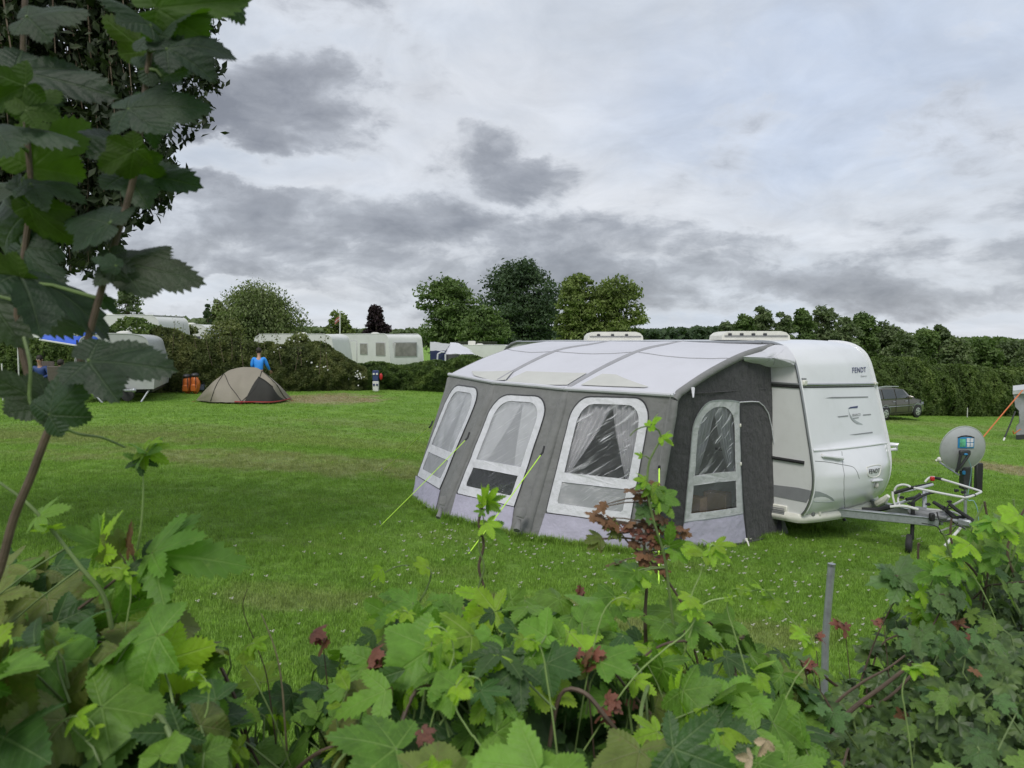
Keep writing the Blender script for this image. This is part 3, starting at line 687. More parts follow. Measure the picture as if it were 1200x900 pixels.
# boxes seen through the low side window
for px, py, s_, nm in ((822, 607, (.34, .20, .27), 0), (845, 606, (.30, .20, .31), 1)):
    q = G(px, 640)+(V((-.06, .32, 0)) if nm == 0 else V((.06, .42, 0)))
    b = MB(); b.rbox(q+V((0, 0, s_[2]/2+.28)), s_, .006, CRZ+.2); o = b.build('cardboard_box', m_card); props(o, ('brown cardboard box behind the low side window of the awning, left one', 'brown cardboard box behind the low side window of the awning, right one')[nm], 'box', 'boxes inside the awning')
    b = MB(); b.rbox(q+V((0, 0, .14)), (.34, .22, .27), .02, CRZ+.2); o = b.build('storage_crate', m_dkplas); props(o, ('dark storage crate inside the awning under the left cardboard box', 'dark storage crate inside the awning under the right cardboard box')[nm], 'crate', 'crates inside the awning')
bx = G(777, 640); b = MB(); b.rbox(bx+V((.02, -.22, .06)), (.16, .10, .12), .02, .4); o = b.build('blue_bag', mat('blue_nylon', (.02, .16, .42), .5, var=.2, vs=12)); props(o, 'small blue bag on the grass at the awning front corner', 'bag')
# ---------------------------------------------------------------- the white caravan
cv = thing('caravan', 'large white touring caravan with curved gas locker and awning attached, drawbar to the right', 'caravan', (P0.x, P0.y, CB), CRZ)
CM = MW[cv.name]; W_ = 2.12; LEN = 5.95
PF_ = [(-.62, 2.635), (-.45, 2.63), (-.30, 2.605), (-.17, 2.55), (-.075, 2.46), (-.02, 2.35), (.015, 2.22), (.06, 2.02), (.115, 1.75), (.165, 1.48), (.205, 1.27), (.235, 1.08), (.252, .92), (.245, .76), (.205, .60), (.15, .48), (.11, .43)]
PR_ = [(-LEN-.02, .43), (-LEN-.06, .8), (-LEN-.03, 1.5), (-LEN+.03, 2.1), (-LEN+.09, 2.36), (-LEN+.20, 2.51), (-LEN+.38, 2.60), (-LEN+.60, 2.635)]
def cprof(pts, u):
    d = [0]
    for a, b in zip(pts, pts[1:]): d.append(d[-1]+hypot(a[0]-b[0], a[1]-b[1]))
    t_ = u*d[-1]; k = 0
    while k < len(pts)-2 and d[k+1] < t_: k += 1
    f = (t_-d[k])/(d[k+1]-d[k]); p0, p1, p2, p3 = pts[max(k-1, 0)], pts[k], pts[k+1], pts[min(k+2, len(pts)-1)]
    return tuple(.5*((2*p1[i])+(p2[i]-p0[i])*f+(2*p0[i]-5*p1[i]+4*p2[i]-p3[i])*f*f+(3*p1[i]-p0[i]-3*p2[i]+p3[i])*f**3) for i in (0, 1))
def tpr(z): return .16*max(0, (z-1.2)/1.4)
def frontL(y, z):                                     # local front surface at (across, height)
    y = min(max(y, 0), W_)
    k = 1
    for k in range(1, len(PF_)):
        if PF_[k][1] <= z: break
    (x0, z0), (x1, z1) = PF_[k-1], PF_[k]; f = min(1, max(0, (z0-z)/(z0-z1))); x = x0+(x1-x0)*f
    e = abs(2*y/W_-1); bl = (.055 if z > 1.3 else .055+.19*min(1, max(0, (1.30-z)/.35))**.8)*(1-max(0, (.62-z)/.25)*.35)
    return V((x+bl*(1-e**2.6)*min(1, max(0, (2.6-z)/.25)), y-tpr(z)*y/W_, z))
def FS(s, v): return CM @ frontL(s*W_, .43+v*2.0)
def fpix(px, py, off=.004):
    q = inv(FS, px, py, .5, .5); return q
def fpt(a, b, off=.004):
    p = frontL(a*W_, .43+b*2.0); e = .01
    n = (frontL((a+e)*W_, .43+b*2)-p).cross(frontL(a*W_, .43+(b+e)*2)-p).normalized()
    if n.x < 0: n = -n
    return CM @ (p+n*off)
b = MB()
def topfn(s, v):
    if v < .22: x, z = cprof(PR_, v/.22)
    elif v > .5: x, z = cprof(PF_, (v-.5)/.5)
    else: x, z = -LEN+.6+(LEN-1.22)*(v-.22)/.28, 2.635
    y = s*W_; r = 1-abs(2*s-1)**10
    if v > .5 and z < 2.6: x = frontL(y, z).x if z < 2.58 else x+.0
    return V((x, y-tpr(z)*s, z+.03*(r if z > 2.5 else 0)*(1-abs(2*s-1)**2)))
b.grid(topfn, 36, 130); b.v = [CM @ q for q in b.v]; shell = b.build('body_shell', m_gel, cv)
outl = [cprof(PR_, k/12) for k in range(13)]+[cprof(PF_, k/40) for k in range(41)]
for y0 in (0, W_):
    b = MB(); b.slab(outl, lambda a, c, d: CM @ V((a, y0+d-(tpr(c) if y0 else 0), c)), -.001 if y0 == 0 else .001, .012 if y0 == 0 else -.012); sw = b.build('side_wall', m_side, cv, smooth=False)
    trp = [CM @ V((a, y0+(-.006 if y0 == 0 else .006-tpr(c)), c)) for a, c in [cprof(PF_, k/40) for k in range(41)]]
    b = MB(); b.tube(trp, .022, 8); b.build('corner_trim', m_silver if y0 == 0 else m_gel, cv)
    b = MB(); b.tube([q+AX_F*.016 for q in trp], .014, 6); b.build('corner_seal', m_gel, cv)
trp = [CM @ V((a, -.006, c)) for a, c in [cprof(PR_, k/20) for k in range(21)]]
b = MB(); b.tube(trp, .03, 8); b.build('corner_trim', m_grey, cv)
b = MB(); b.tube([CM @ V((-LEN+.5, -.02, 2.63)), CM @ V((-.5, -.02, 2.63))], .02, 8); b.build('awning_rail', m_silver, cv)
# rail across the front with its dark gap
def fline(a, c, n=16, off=.006):
    p, q = fpix(*a), fpix(*c); return [fpt(p[0]+(q[0]-p[0])*k/n, p[1]+(q[1]-p[1])*k/n, off) for k in range(n+1)]
b = MB(); b.tube(fline((940, 451.0), (1023.5, 450), 20, .010), .016, 8, flat=1); b.build('front_rail', m_silver, cv)
b = MB(); b.tube(fline((940, 453.8), (1023.5, 452.6), 20, .002), .009, 6); b.build('rail_gap', m_black, cv)
b = MB(); b.rbox(fpt(*fpix(941, 449), .02), (.05, .09, .07), .012, CRZ); b.build('rail_clip', m_cream, cv)
for k in range(3):
    b = MB(); b.tube(fline((938, 443.5+k*1.6), (944.5, 443.8+k*1.6), 3, .006), .005, 5); b.build('vent_slot', m_grey, cv)
b = MB(); b.tube(fline((1023, 449.5), (1026.5, 449.8), 3, .03), .02, 8); b.build('rail_end_lamp', m_cream, cv)
def decal(pix, m_, name, off=.004, label=None, par=None):
    q = [fpix(*p_) for p_ in pix]; out = dens_(q, 18); b = MB(); b.slab(out, lambda a, c, d: fpt(a, c, off+d), 0, .0015); return b.build(name, m_, par or shell, smooth=False, label=label)
for pl_ in ([(967, 466.4), (975, 465.2), (1017, 464.6), (1017, 465.8), (975, 466.8)], [(981, 488), (993.5, 486.6), (993.8, 487.9), (983, 489)], [(1011, 485.8), (1020, 485), (1020.5, 486.2), (1011.3, 487)], [(995, 509.4), (1022, 506), (1022.4, 507.4), (1002, 509.6)]):
    decal(pl_, m_band, 'front_stripe')
decal([(993.6, 479), (996, 477), (1005, 475.6), (1004.6, 478), (997, 478.6)], m_navy, 'emblem_swoosh')
decal([(993.8, 480), (995.2, 484.5), (998.3, 489.3), (1003, 493.3), (1011, 497.4), (1004, 496.8), (999.3, 493.6), (996, 489)], m_paleband, 'emblem_tail')
decal([(999, 489.8), (1006, 489), (1006, 489.9), (999.5, 490.7)], m_band, 'emblem_line')
def ftext(body, p0, p1, h, m_, name, off=.006, bold=.0, shear=0, par=None):
    me = textmesh(name, body, 1.0, .02, bold, shear); xs_ = [v.co.x for v in me.vertices]; x0, x1 = min(xs_), max(xs_); ys_ = [v.co.y for v in me.vertices]; y0, y1 = min(ys_), max(ys_)
    q0, q1 = fpix(*p0), fpix(*p1); I = CM.inverted(); pr_ = par or shell
    qh = fpix(p0[0], p0[1]-h)
    for v in me.vertices:
        a = (v.co.x-x0)/(x1-x0); c = (v.co.y-y0)/(y1-y0)
        v.co = I @ fpt(q0[0]+(q1[0]-q0[0])*a+(qh[0]-q0[0])*c, q0[1]+(q1[1]-q0[1])*a+(qh[1]-q0[1])*c, off+(.001 if v.co.z > 0 else 0))
    me.materials.clear(); me.materials.append(m_); link(name, me, pr_)
ftext('FENDT', (998.5, 437), (1014.5, 436.2), 6.2, m_navy, 'maker_lettering', bold=.010, shear=.0)
ftext('bianco', (1008.5, 441.8), (1015.5, 441.4), 2.0, m_band, 'model_lettering')
ftext('BIANCO', (998.6, 488.2), (1008, 487.2), 3.2, m_band, 'emblem_lettering', bold=.004)
# gas locker
q = [fpix(952.5+(1038.5-952.5)*k/24, 528-1.2*(k/24)-7.8*(k/24)**1.6) for k in range(25)]
b = MB(); b.tube([fpt(*p_, .004) for p_ in q], .016, 8); b.build('locker_ridge', m_gel, cv)
lid = None
for pts in ([(986.5, 529), (987.5, 545), (989, 565), (989.5, 585), (989.5, 596)], [(955, 540.4), (965, 541), (975, 542.3), (983, 543.8), (992, 545.3), (999, 547), (1002.5, 550), (1005.5, 556), (1007, 561)]):
    pp = cr([V((*fpix(*p_), 0)) for p_ in pts], 5); b = MB(); b.tube([fpt(p_.x, p_.y, -.0015) for p_ in pp], .005, 6); o = b.build('locker_seam', m_grey, cv)
for (a, c) in (((963, 535), (984.5, 538)),):
    pp = fline(a, c, 8, .03); b = MB(); b.tube([pp[0]-AX_F*.03]+pp+[pp[-1]-AX_F*.03], [.012, .018]+[.02]*4+[.026]*3+[.030, .022], 8); b.build('grab_handle', m_gel, cv)
    pp = fline((962, 533), (986, 536.5), 8, .0); b = MB(); b.tube(pp, .03, 8, flat=.35); b.build('handle_recess', m_cream, cv)
q0 = CM @ V((.22, W_+.03, 1.16)); b = MB(); b.tube([q0-AX_F*.06, q0+AX_F*.03, q0+AX_F*.10+V((.04, .02, 0)), q0+AX_F*.10+V((.03, .02, -.06)), q0-V((0, 0, .08))], [.02, .03, .032, .028, .02], 8); b.build('grab_handle', m_gel, cv)
sh = [(1015.5, 547.8), (1022, 545.8), (1031.5, 545.2), (1031.2, 553), (1029.5, 557), (1024.5, 559.2), (1018.5, 558.4), (1016.5, 555)]
b = MB(); pp = [fpt(*fpix(*p_), .002) for p_ in sh]; b.tube(cr(pp+[pp[0]], 3), .006, 6); b.build('badge_surround', m_cream, cv)
ftext('FENDT', (1018.2, 555.2), (1030.2, 553.6), 5.0, m_black, 'badge_lettering', bold=.004, par=shell)
b = MB(); pp = fline((1021, 563.3), (1032.5, 562.2), 6, .02); b.tube(pp, [.012, .02, .024, .026, .024, .02, .012], 8); b.build('locker_catch', m_gel, cv)
b = MB(); b.ball(fpt(*fpix(1026, 568), .012), (.03, .03, .045), 8); b.build('locker_lock', m_cream, cv)
# grey stripes of the flank carried over onto the locker
def sdecal(pix, m_, name, off=.004):
    def S(s, v): return CM @ V((-1+s*1.5, -off, v*2.6))
    q = [inv(S, *p_, .7, .4) for p_ in pix]; b = MB(); b.slab(q, lambda a, c, d: S(a, c)+AX_A*d, 0, .002); return b.build(name, m_, cv, smooth=False)
sdecal([(905, 568), (914, 569), (935, 571.5), (951, 575), (949, 582), (945, 589), (930, 586), (905, 581)], m_band, 'flank_stripe')
decal([(953.5, 575.5), (960, 576), (968, 579), (975, 583), (978, 587), (970, 588.5), (955, 588), (948.5, 586.5)], m_paleband, 'locker_stripe', par=cv)
b = MB(); b.tube([CM @ V((-1.2, -.012, 1.145)), CM @ V((.12, -.012, 1.10))], .022, 8, flat=1); b.build('flank_rail', m_black, cv)
b = MB(); b.tube([CM @ V((-1.2, -.012, 2.11)), CM @ V((.05, -.012, 2.09))], .018, 8); b.build('flank_upper_rail', m_silver, cv)
b = MB(); b.tube([CM @ V((-1.2, -.006, 2.075)), CM @ V((.05, -.006, 2.055))], .014, 8); b.build('flank_rail_gap', m_black, cv)
# skirt / bumper moulding
def skirtS(s, v, o=0):
    if s < .3: y = 0; x = -1.4+(1.42)*(s/.3); p = V((x, -.03-o, 0))
    else:
        a = (s-.3)/.7; y = a*W_*1.0; e = abs(2*a-1); p = V((.05+.26*(1-e**2.4)*.9+.03+o, y-.03*(1-a), 0)) if a > .03 else V((.05+o, -.02, 0))
    bl = sin(pi*min(1, v*1.0))*.03
    p.z = .315+.115*v; return p+V((bl if s >= .3 else 0, -bl if s < .3 else 0, 0))
b = MB(); b.grid(lambda s, v: CM @ skirtS(s, v), 80, 8); b.grid(lambda s, v: CM @ (skirtS(s, 0)*(1-v)+V((-.7, 1.06, .32))*v), 80, 1); b.grid(lambda s, v: CM @ (skirtS(s, 1)*(1-v)+V((-.7, 1.06, .44))*v), 80, 1); b.build('skirt', m_cream, cv)
def SK(s, v): return CM @ skirtS(s, v, .012)
for (px, py, w__, m_) in ((953, 602, .055, m_grey), (960.5, 602, .03, m_cream)):
    s_, v_ = inv(SK, px, py, .35, .5); b = MB(); b.rbox(SK(s_, v_), (.03, w__, .06), .006, CRZ); b.build('marker_lamp', m_, cv)
for k in range(4):
    b = MB(); b.tube([CM @ V((-.75, -.05, .47-k*.022)), CM @ V((-.12, -.05, .47-k*.022))], .007, 6); b.build('vent_slat', m_grey, cv)
b = MB(); b.rbox(CM @ V((-.45, -.01, .46)), (.7, .03, .10), .01, CRZ); b.build('vent_housing', m_cream, cv)
b = MB(); b.box(CM @ V((-2.9, W_/2, .36)), (5.2, W_-.2, .08), CRZ); b.build('chassis', m_black, cv)
for y0 in (.08, W_-.08):
    b = MB(); c0 = CM @ V((-3.2, y0, .31)); ax = (CM.to_3x3() @ V((0, 1, 0)))
    b.lathe(c0-ax*.08, ax, [(0, .2), (.02, .29), (.06, .31), (.12, .31), (.15, .28), (.16, .18)], 24); wh = b.build('wheel', m_tyre, cv)
    b = MB(); b.lathe(c0-ax*.085, ax, [(0, .06), (.01, .17), (.03, .19), (.14, .19)], 20); b.build('rim', m_alu, wh)
b = MB(); fp = CM @ V((-.30, .16, .0)); gz = ground(fp.x, fp.y)
b.tube([CM @ V((-.55, .16, .36)), V((fp.x, fp.y, gz+.05))], .025, 8); b.lathe(V((fp.x, fp.y, gz)), (0, 0, 1), [(0, .12), (.05, .11), (.16, .07), (.22, .04)], 4); b.build('steady_leg', m_dkplas, cv)
b = MB(); fp = CM @ V((-.30, W_-.16, .0)); gz = ground(fp.x, fp.y); b.tube([CM @ V((-.55, W_-.16, .36)), V((fp.x, fp.y, gz+.02))], .025, 8); b.build('steady_leg', m_dkplas, cv)
# roof units
for (x0, x1, yb, yt, dep, n_) in ((838, 916, 403, 393, 11.4, 4), (686, 750, 400, 390.5, 13.9, 3)):
    a, c = P(x0, yb, dep), P(x1, yb, dep); wd_ = (c-a).length; hh = (yb-yt)/FPX*dep; cn = (a+c)/2; cn.z = CB+2.66
    b = MB(); R = 0.0
    pr_ = [(-.5, 0), (-.49, .5), (-.44, .85), (-.36, 1), (.36, 1), (.44, .85), (.49, .5), (.5, 0)]
    b.slab([(x_*wd_, z_*hh) for x_, z_ in pr_], lambda p_, z_, d: cn+V((p_, d, z_)), -.35, .35); ru = b.build('roof_unit', m_cream, cv)
    for k in range(n_):
        b = MB(); b.rbox(cn+V((wd_*(-.38+.17*k if n_ == 4 else -.3+.25*k), -.355, hh*.62)), (.05, .02, .035), .004); b.build('vent_opening', m_dkplas, ru)
    b = MB(); b.tube([cn+V((-.46*wd_, -.36, hh*.45)), cn+V((.46*wd_, -.36, hh*.45))], .008, 5); b.build('seam', m_grey, ru)
# ---- drawbar with coupling, bike rack folded over it
HT = V((1.64, W_/2, .44))
for s_ in (-1, 1):
    b = MB(); a, c = V((-.2, W_/2+s_*.62, .40)), V((1.36, W_/2+s_*.05, .40)); d_ = (c-a).normalized(); ang = atan2(d_.y, d_.x)
    b.rbox(CM @ ((a+c)/2), ((c-a).length, .055, .11), .008, CRZ+ang); b.rbox(CM @ ((a+c)/2)+V((0, 0, .052)), ((c-a).length, .085, .012), .003, CRZ+ang); b.build('drawbar_beam', m_galv, cv)
b = MB(); b.rbox(CM @ V((1.22, W_/2, .475)), (.46, .20, .085), .03, CRZ); b.rbox(CM @ V((1.2, W_/2, .52)), (.34, .13, .04), .02, CRZ); b.build('coupling_cover', mat('grey_cover', (.20, .205, .21), .45, var=.06, vs=8), cv)
b = MB(); b.rbox(CM @ V((1.06, W_/2-.09, .40)), (.10, .10, .12), .01, CRZ); b.build('jockey_clamp', m_black, cv)
b = MB(); b.tube([CM @ V((1.38, W_/2, .44)), CM @ HT], .035, 10); b.rbox(CM @ HT, (.16, .09, .09), .02, CRZ); b.ball(CM @ HT+V((.03, 0, -.02)), .05); b.build('coupling_head', m_galv, cv)
b = MB(); b.tube([CM @ V((1.52, W_/2, .48)), CM @ V((1.40, W_/2, .57)), CM @ V((1.26, W_/2+.02, .63))], [.03, .028, .022], 8); b.tube([CM @ V((1.5, W_/2, .47)), CM @ V((1.66, W_/2, .52)), CM @ V((1.80, W_/2, .44))], .022, 8); b.build('brake_lever', m_black, cv)
jw = CM @ V((1.07, W_/2-.11, 0)); jg = ground(jw.x, jw.y)
b = MB(); b.tube([jw+V((0, 0, .62)), V((jw.x, jw.y, jg+.18))], .025, 8); b.build('jockey_tube', m_black, cv)
b = MB(); axj = V((.86, -.5, 0)).normalized(); cj = V((jw.x-.04, jw.y, jg+.12)); b.lathe(cj-axj*.035, axj, [(0, .07), (.005, .115), (.02, .125), (.055, .125), (.07, .115), (.075, .07)], 20); jo = b.build('jockey_wheel', m_tyre, cv)
b = MB(); b.lathe(cj-axj*.04, axj, [(0, .03), (.005, .05), (.075, .05), (.08, .03)], 12); b.build('hub', m_galv, jo)
def wp(pts): return [P(*p_) for p_ in pts]
b = MB(); b.tube(wp([(1107, 640, 9.35), (1129.5, 614, 9.5)]), .018, 8); b.build('prop_stick', m_wtube, cv)
b = MB(); b.tube(wp([(1101, 622.5, 9.7), (1127, 613, 9.55)]), .012, 8); b.build('prop_stick', m_wtube, cv)
# bike rack
rk = [(1048.5, 577, 9.95), (1049, 573, 9.95), (1052, 569.5, 9.93), (1058, 568, 9.9), (1064, 569, 9.85), (1068, 571, 9.8), (1080, 573.5, 9.7), (1105, 578.5, 9.5), (1126, 582.3, 9.35), (1133, 582.8, 9.33), (1140, 581, 9.4), (1148, 577.6, 9.65), (1149.5, 576.6, 9.7), (1147, 575, 9.75), (1125, 568, 10.0), (1105, 562, 10.25), (1097, 559.8, 10.35), (1091, 559.2, 10.4), (1087, 561.5, 10.4), (1084, 565, 10.4)]
b = MB(); b.tube(cr(wp(rk), 4), .0145, 8); b.build('rack_hoop', m_wtube, cv)
for a, c, d1, d2 in (((1048, 577.5), (1069, 571.5), 9.95, 9.82), ((1129, 582.5), (1142, 580.4), 9.33, 9.45), ((1096, 560), (1104, 561.6), 10.36, 10.27), ((1068, 571), (1071, 572), 9.8, 9.77)):
    b = MB(); b.tube([P(*a, d1), P(*c, d2)], .021, 8); b.build('foam_sleeve', m_black, cv)
b = MB(); b.rbox(P(1092.5, 561, 10.3), (.05, .05, .06), .01); b.build('red_reflector', m_red, cv)
for pts, r_, m_, nm in (([(1046, 578, 10.0), (1070, 573.5, 10.1), (1093, 568, 10.2)], .020, m_alu, 'wheel_channel'), ([(1049, 591, 9.9), (1065, 586, 10.0), (1092, 576, 10.15)], .020, m_alu, 'wheel_channel'), ([(1043, 594, 9.8), (1058, 593, 9.75), (1076, 597, 9.7)], .018, m_wtube, 'rack_strut'),
                      ([(1046, 576, 9.95), (1046.5, 583, 9.93), (1049, 592, 9.9)], .014, m_wtube, 'rack_strut'), ([(1054, 577, 9.98), (1052.5, 586, 9.95), (1054, 592, 9.9)], .014, m_wtube, 'rack_strut'), ([(1083.5, 574, 10.1), (1083.5, 600, 10.0)], .028, m_galv, 'rack_post'),
                      ([(1117, 592, 9.5), (1132, 584, 9.4)], .015, m_wtube, 'rack_strut'), ([(1086, 597, 9.75), (1112, 599, 9.6), (1130, 605, 9.5)], .013, m_wtube, 'rack_strut'), ([(1045, 577, 9.98), (1068, 571, 10.15), (1092, 566, 10.25)], .011, m_black, 'rack_rail_strap'),
                      ([(1070, 588, 9.9), (1083, 580, 10.0), (1094, 577, 10.1)], .017, m_black, 'rack_joint'), ([(1062, 585, 9.9), (1072, 583, 9.95), (1078, 579, 10)], .02, m_black, 'rack_joint'), ([(1098, 600, 9.5), (1102, 611, 9.45), (1114, 610, 9.42), (1120, 614, 9.45), (1138, 623, 9.3)], .009, m_black, 'cable'),
                      ([(1080, 613, 9.6), (1098, 617, 9.5), (1104, 626, 9.5), (1112, 626, 9.5), (1120, 618, 9.5)], .006, m_black, 'cable'), ([(1112, 590, 9.5), (1122, 598, 9.45), (1137, 608, 9.4), (1142, 612, 9.35)], .022, m_black, 'brake_gaiter'), ([(1010, 597, 10.2), (1030, 597, 10.1), (1048, 593, 9.95)], .03, m_black, 'cable')):
    b = MB(); b.tube(cr(wp(pts), 4), r_, 7); b.build(nm, m_, cv)
for px, py, dd, s_ in ((1109, 596, 9.5, .06), (1113, 588, 9.55, .03), (1121, 575, 9.75, .03), (1129, 577, 9.6, .03), (1057, 583, 9.9, .03), (1067, 590, 9.85, .035), (1088, 591, 9.9, .03)):
    for k in range(3):
        a_ = k*2.1+px; b = MB(); q = P(px, py, dd); b.tube([q-V((cos(a_)*s_, 0, sin(a_)*s_*.6)), q+V((cos(a_)*s_, .01, sin(a_)*s_*.6))], [.008, .012], 6); b.build('clamp_knob', m_black, cv)
b = MB(); b.rbox(P(1092, 606, 9.6), (.06, .06, .10), .012); b.build('cable_plug', m_black, cv)
b = MB(); b.tube(wp([(1028, 590, 10.6), (1036, 586, 10.5), (1041, 581, 10.45)]), [.05, .05, .03], 8); b.build('skirt_corner', m_cream, cv)

# ---------------------------------------------------------------- satellite dish on its pole
dp = G(1131, 625); Dd = dp.y
dish = thing('satellite_dish', 'grey satellite dish on a pole by the drawbar, blue sticker on its back', 'satellite dish', dp)
dc = P(1129.5, 526.5, Dd-.12); fwd = V((.05, .95, .16)).normalized(); rx = fwd.cross(V((0, 0, 1))).normalized(); uz = rx.cross(fwd)
m_dish = mat('dish_grey_paint', (.40, .41, .42), .45, var=.06, vs=6, metal=.1, dirt=.2)
def DS(r, a, o=0): return dc+rx*(r*.315*cos(a))+uz*(r*.33*sin(a))+fwd*(.085*r*r-.05+o)
b = MB(); b.grid(lambda s, v: DS(v, s*2*pi), 48, 12); b.grid(lambda s, v: DS(v, s*2*pi, .006), 48, 12, flip=True); b.build('reflector', m_dish, dish)
b = MB(); b.tube([DS(1, 2*pi*k/48, .003) for k in range(49)], .008, 6, cap=False); b.build('rim', m_alu, dish)
def DSp(s, v): q = DS(0, 0)+rx*(s*.3)+uz*(v*.33); rr_ = s*s+v*v; return q+fwd*(.085*rr_)
def dpatch(x0, y0, x1, y1, m_, nm, off=.012, par=None):
    a = inv(DSp, x0, y1, 0, 0); c = inv(DSp, x1, y0, 0, 0); xa, xc = sorted((a[0], c[0])); ya, yc = sorted((a[1], c[1])); b = MB()
    b.grid(lambda s, v: DSp(xa+(xc-xa)*s, ya+(yc-ya)*v)-fwd*off, 8, 8); b.grid(lambda s, v: DSp(xa+(xc-xa)*s, ya+(yc-ya)*v)-fwd*(off-.004), 8, 8, flip=True); return b.build(nm, m_, par or dish)
m_blue = mat('sticker_blue', (.02, .20, .42), .4); m_grn = mat('sticker_green', (.10, .38, .22), .4, var=.5, vs=14)
st = dpatch(1121.8, 511.8, 1141.2, 524.6, m_blue, 'sticker')
dpatch(1124, 514, 1131, 523, m_grn, 'sticker_picture', .018, st)
for i in range(2):
    for j in range(2): dpatch(1132.3+4.2*i, 513+5.6*j, 1135.8+4.2*i, 517.8+5.6*j, m_wframe, 'sticker_panel', .018, st)
b = MB(); b.tube([DSp(*inv(DSp, x_, y_, 0, 0))-fwd*.014 for x_, y_ in ((1122, 512.6), (1126, 511), (1131.5, 510.3), (1137, 511), (1141, 512.6))], .008, 6); b.build('sticker_banner', m_black, dish)
def bx_(px, py, dd, sz, m_, nm, rz=.0, tilt=0):
    b = MB(); M_ = Matrix.Rotation(rz, 3, 'Z') @ Matrix.Rotation(tilt, 3, 'Y'); b.rbox(P(px, py, dd), sz, .01, M=M_); return b.build(nm, m_, dish)
bx_(1130.5, 530.5, Dd-.22, (.15, .06, .07), m_dkplas, 'mount_bracket'); bx_(1132, 532.5, Dd-.26, (.05, .03, .03), m_blue, 'mount_label')
b = MB(); b.tube([P(1126, 533, Dd-.25), P(1122.5, 549, Dd-.22), P(1121, 553, Dd-.2)], .022, 7); b.tube([P(1135, 533, Dd-.25), P(1127, 545, Dd-.24), P(1120.5, 552, Dd-.2)], .022, 7); b.build('mount_arm', m_dkplas, dish)
bx_(1131.5, 560, Dd-.02, (.13, .12, .32), m_dkplas, 'pole_clamp'); bx_(1129.5, 554, Dd-.1, (.05, .02, .06), m_blue, 'clamp_label')
b = MB(); b.tube([P(1131.5, 566, Dd), dp-V((0, 0, .1))], .022, 10); b.build('pole', m_galv, dish)
b = MB(); b.tube(wp([(1124, 556.5, Dd-.15), (1116, 551.5, Dd+.05), (1101.5, 541.8, Dd+.38)]), .014, 8); b.build('feed_arm', m_galv, dish)
b = MB(); b.ball(P(1101.5, 538.5, Dd+.4), (.045, .05, .04), 8); b.tube([P(1101, 538.5, Dd+.4), P(1096.5, 540, Dd+.42)], .018, 8); b.build('receiver_head', m_cream, dish)
b = MB(); b.tube(cr(wp([(1133, 535, Dd-.25), (1138, 548, Dd-.2), (1137, 562, Dd-.12), (1134, 585, Dd-.05), (1141, 587, Dd-.05), (1146, 600, Dd-.05), (1147, 625, Dd-.02)]), 5), .006, 6); b.build('cable', mat('pale_blue_cable', (.25, .42, .45), .5), dish)
bk = G(1146, 577); b = MB(); b.rbox(bk+V((0, 0, .28)), (.13, .10, .62), .012); o = b.build('supply_post', m_black); props(o, 'short black supply post in the grass right behind the satellite dish', 'post')
# ---------------------------------------------------------------- foliage helpers
def leafmat(name, c1, c2, c3, sc=.6, trans=.3, rough=.6, fine=6, spec=.3):
    m = bpy.data.materials.new(name); m.use_nodes = True; m.node_tree.nodes.clear(); t = N(m.node_tree)
    p = t.n('ShaderNodeNewGeometry').outputs['Position']
    f = t.m('ADD', t.m('MULTIPLY', t.noise(p, sc, 4, .6), .6), t.m('MULTIPLY', t.noise(p, sc*fine, 2, .6), .4))
    c = t.ramp(f, [(.36, c1), (.5, c2), (.64, c3)])
    pr = t.n('ShaderNodeBsdfPrincipled'); t.put(pr.inputs[0], c); pr.inputs['Roughness'].default_value = rough; pr.inputs['Specular IOR Level'].default_value = spec
    tr = t.n('ShaderNodeBsdfTranslucent'); t.put(tr.inputs[0], t.mix(1., c, (1.1, 1.25, .6), 'MULTIPLY')); mx = t.n('ShaderNodeMixShader'); mx.inputs[0].default_value = trans
    t.L.new(pr.outputs[0], mx.inputs[1]); t.L.new(tr.outputs[0], mx.inputs[2]); o = t.n('ShaderNodeOutputMaterial'); t.L.new(mx.outputs[0], o.inputs[0]); return m
def unit(n, r): q = r.normal(size=(n, 3)); return q/np.linalg.norm(q, axis=1)[:, None]
def leafcloud(C, size, r, nrm=None, nb=.6, drop=0., elong=1.5):
    """two-triangle folded leaves at the points C; nrm biases their normals"""
    n = len(C); a = unit(n, r)
    if nrm is not None: a = a*(1-nb)+nrm*nb; a /= np.linalg.norm(a, axis=1)[:, None]+1e-9
    t = unit(n, r); t[:, 2] -= drop; t -= a*(t*a).sum(1)[:, None]; t /= np.linalg.norm(t, axis=1)[:, None]+1e-9
    b = np.cross(a, t); s = (size*(.6+.8*r.random(n)))[:, None]
    p0 = C-t*s*.5*elong; p2 = C+t*s*.5*elong; p1 = C+b*s*.42+a*s*.12; p3 = C-b*s*.42+a*s*.12
    return np.stack([p0, p1, p2, p0, p2, p3], 1).reshape(-1, 3)
def crown_points(clumps, n, r, shell=.55):
    """clumps: rows (x, y, z, rx, rz); points gathered near the clump surfaces, upper side thicker"""
    C = np.array(clumps); wgt = C[:, 3]**2*1.0*C[:, 4]**.5; k = r.choice(len(C), n, p=wgt/wgt.sum()); u = unit(n, r)
    u[:, 2] = np.where(u[:, 2] < -.3, u[:, 2]*.4, u[:, 2]); rad = shell+(1-shell)*r.random(n)**.6; rad *= 1+.16*r.normal(size=n)
    p = C[k, :3]+u*np.stack([C[k, 3], C[k, 3], C[k, 4]], 1)*rad[:, None]; return p, u
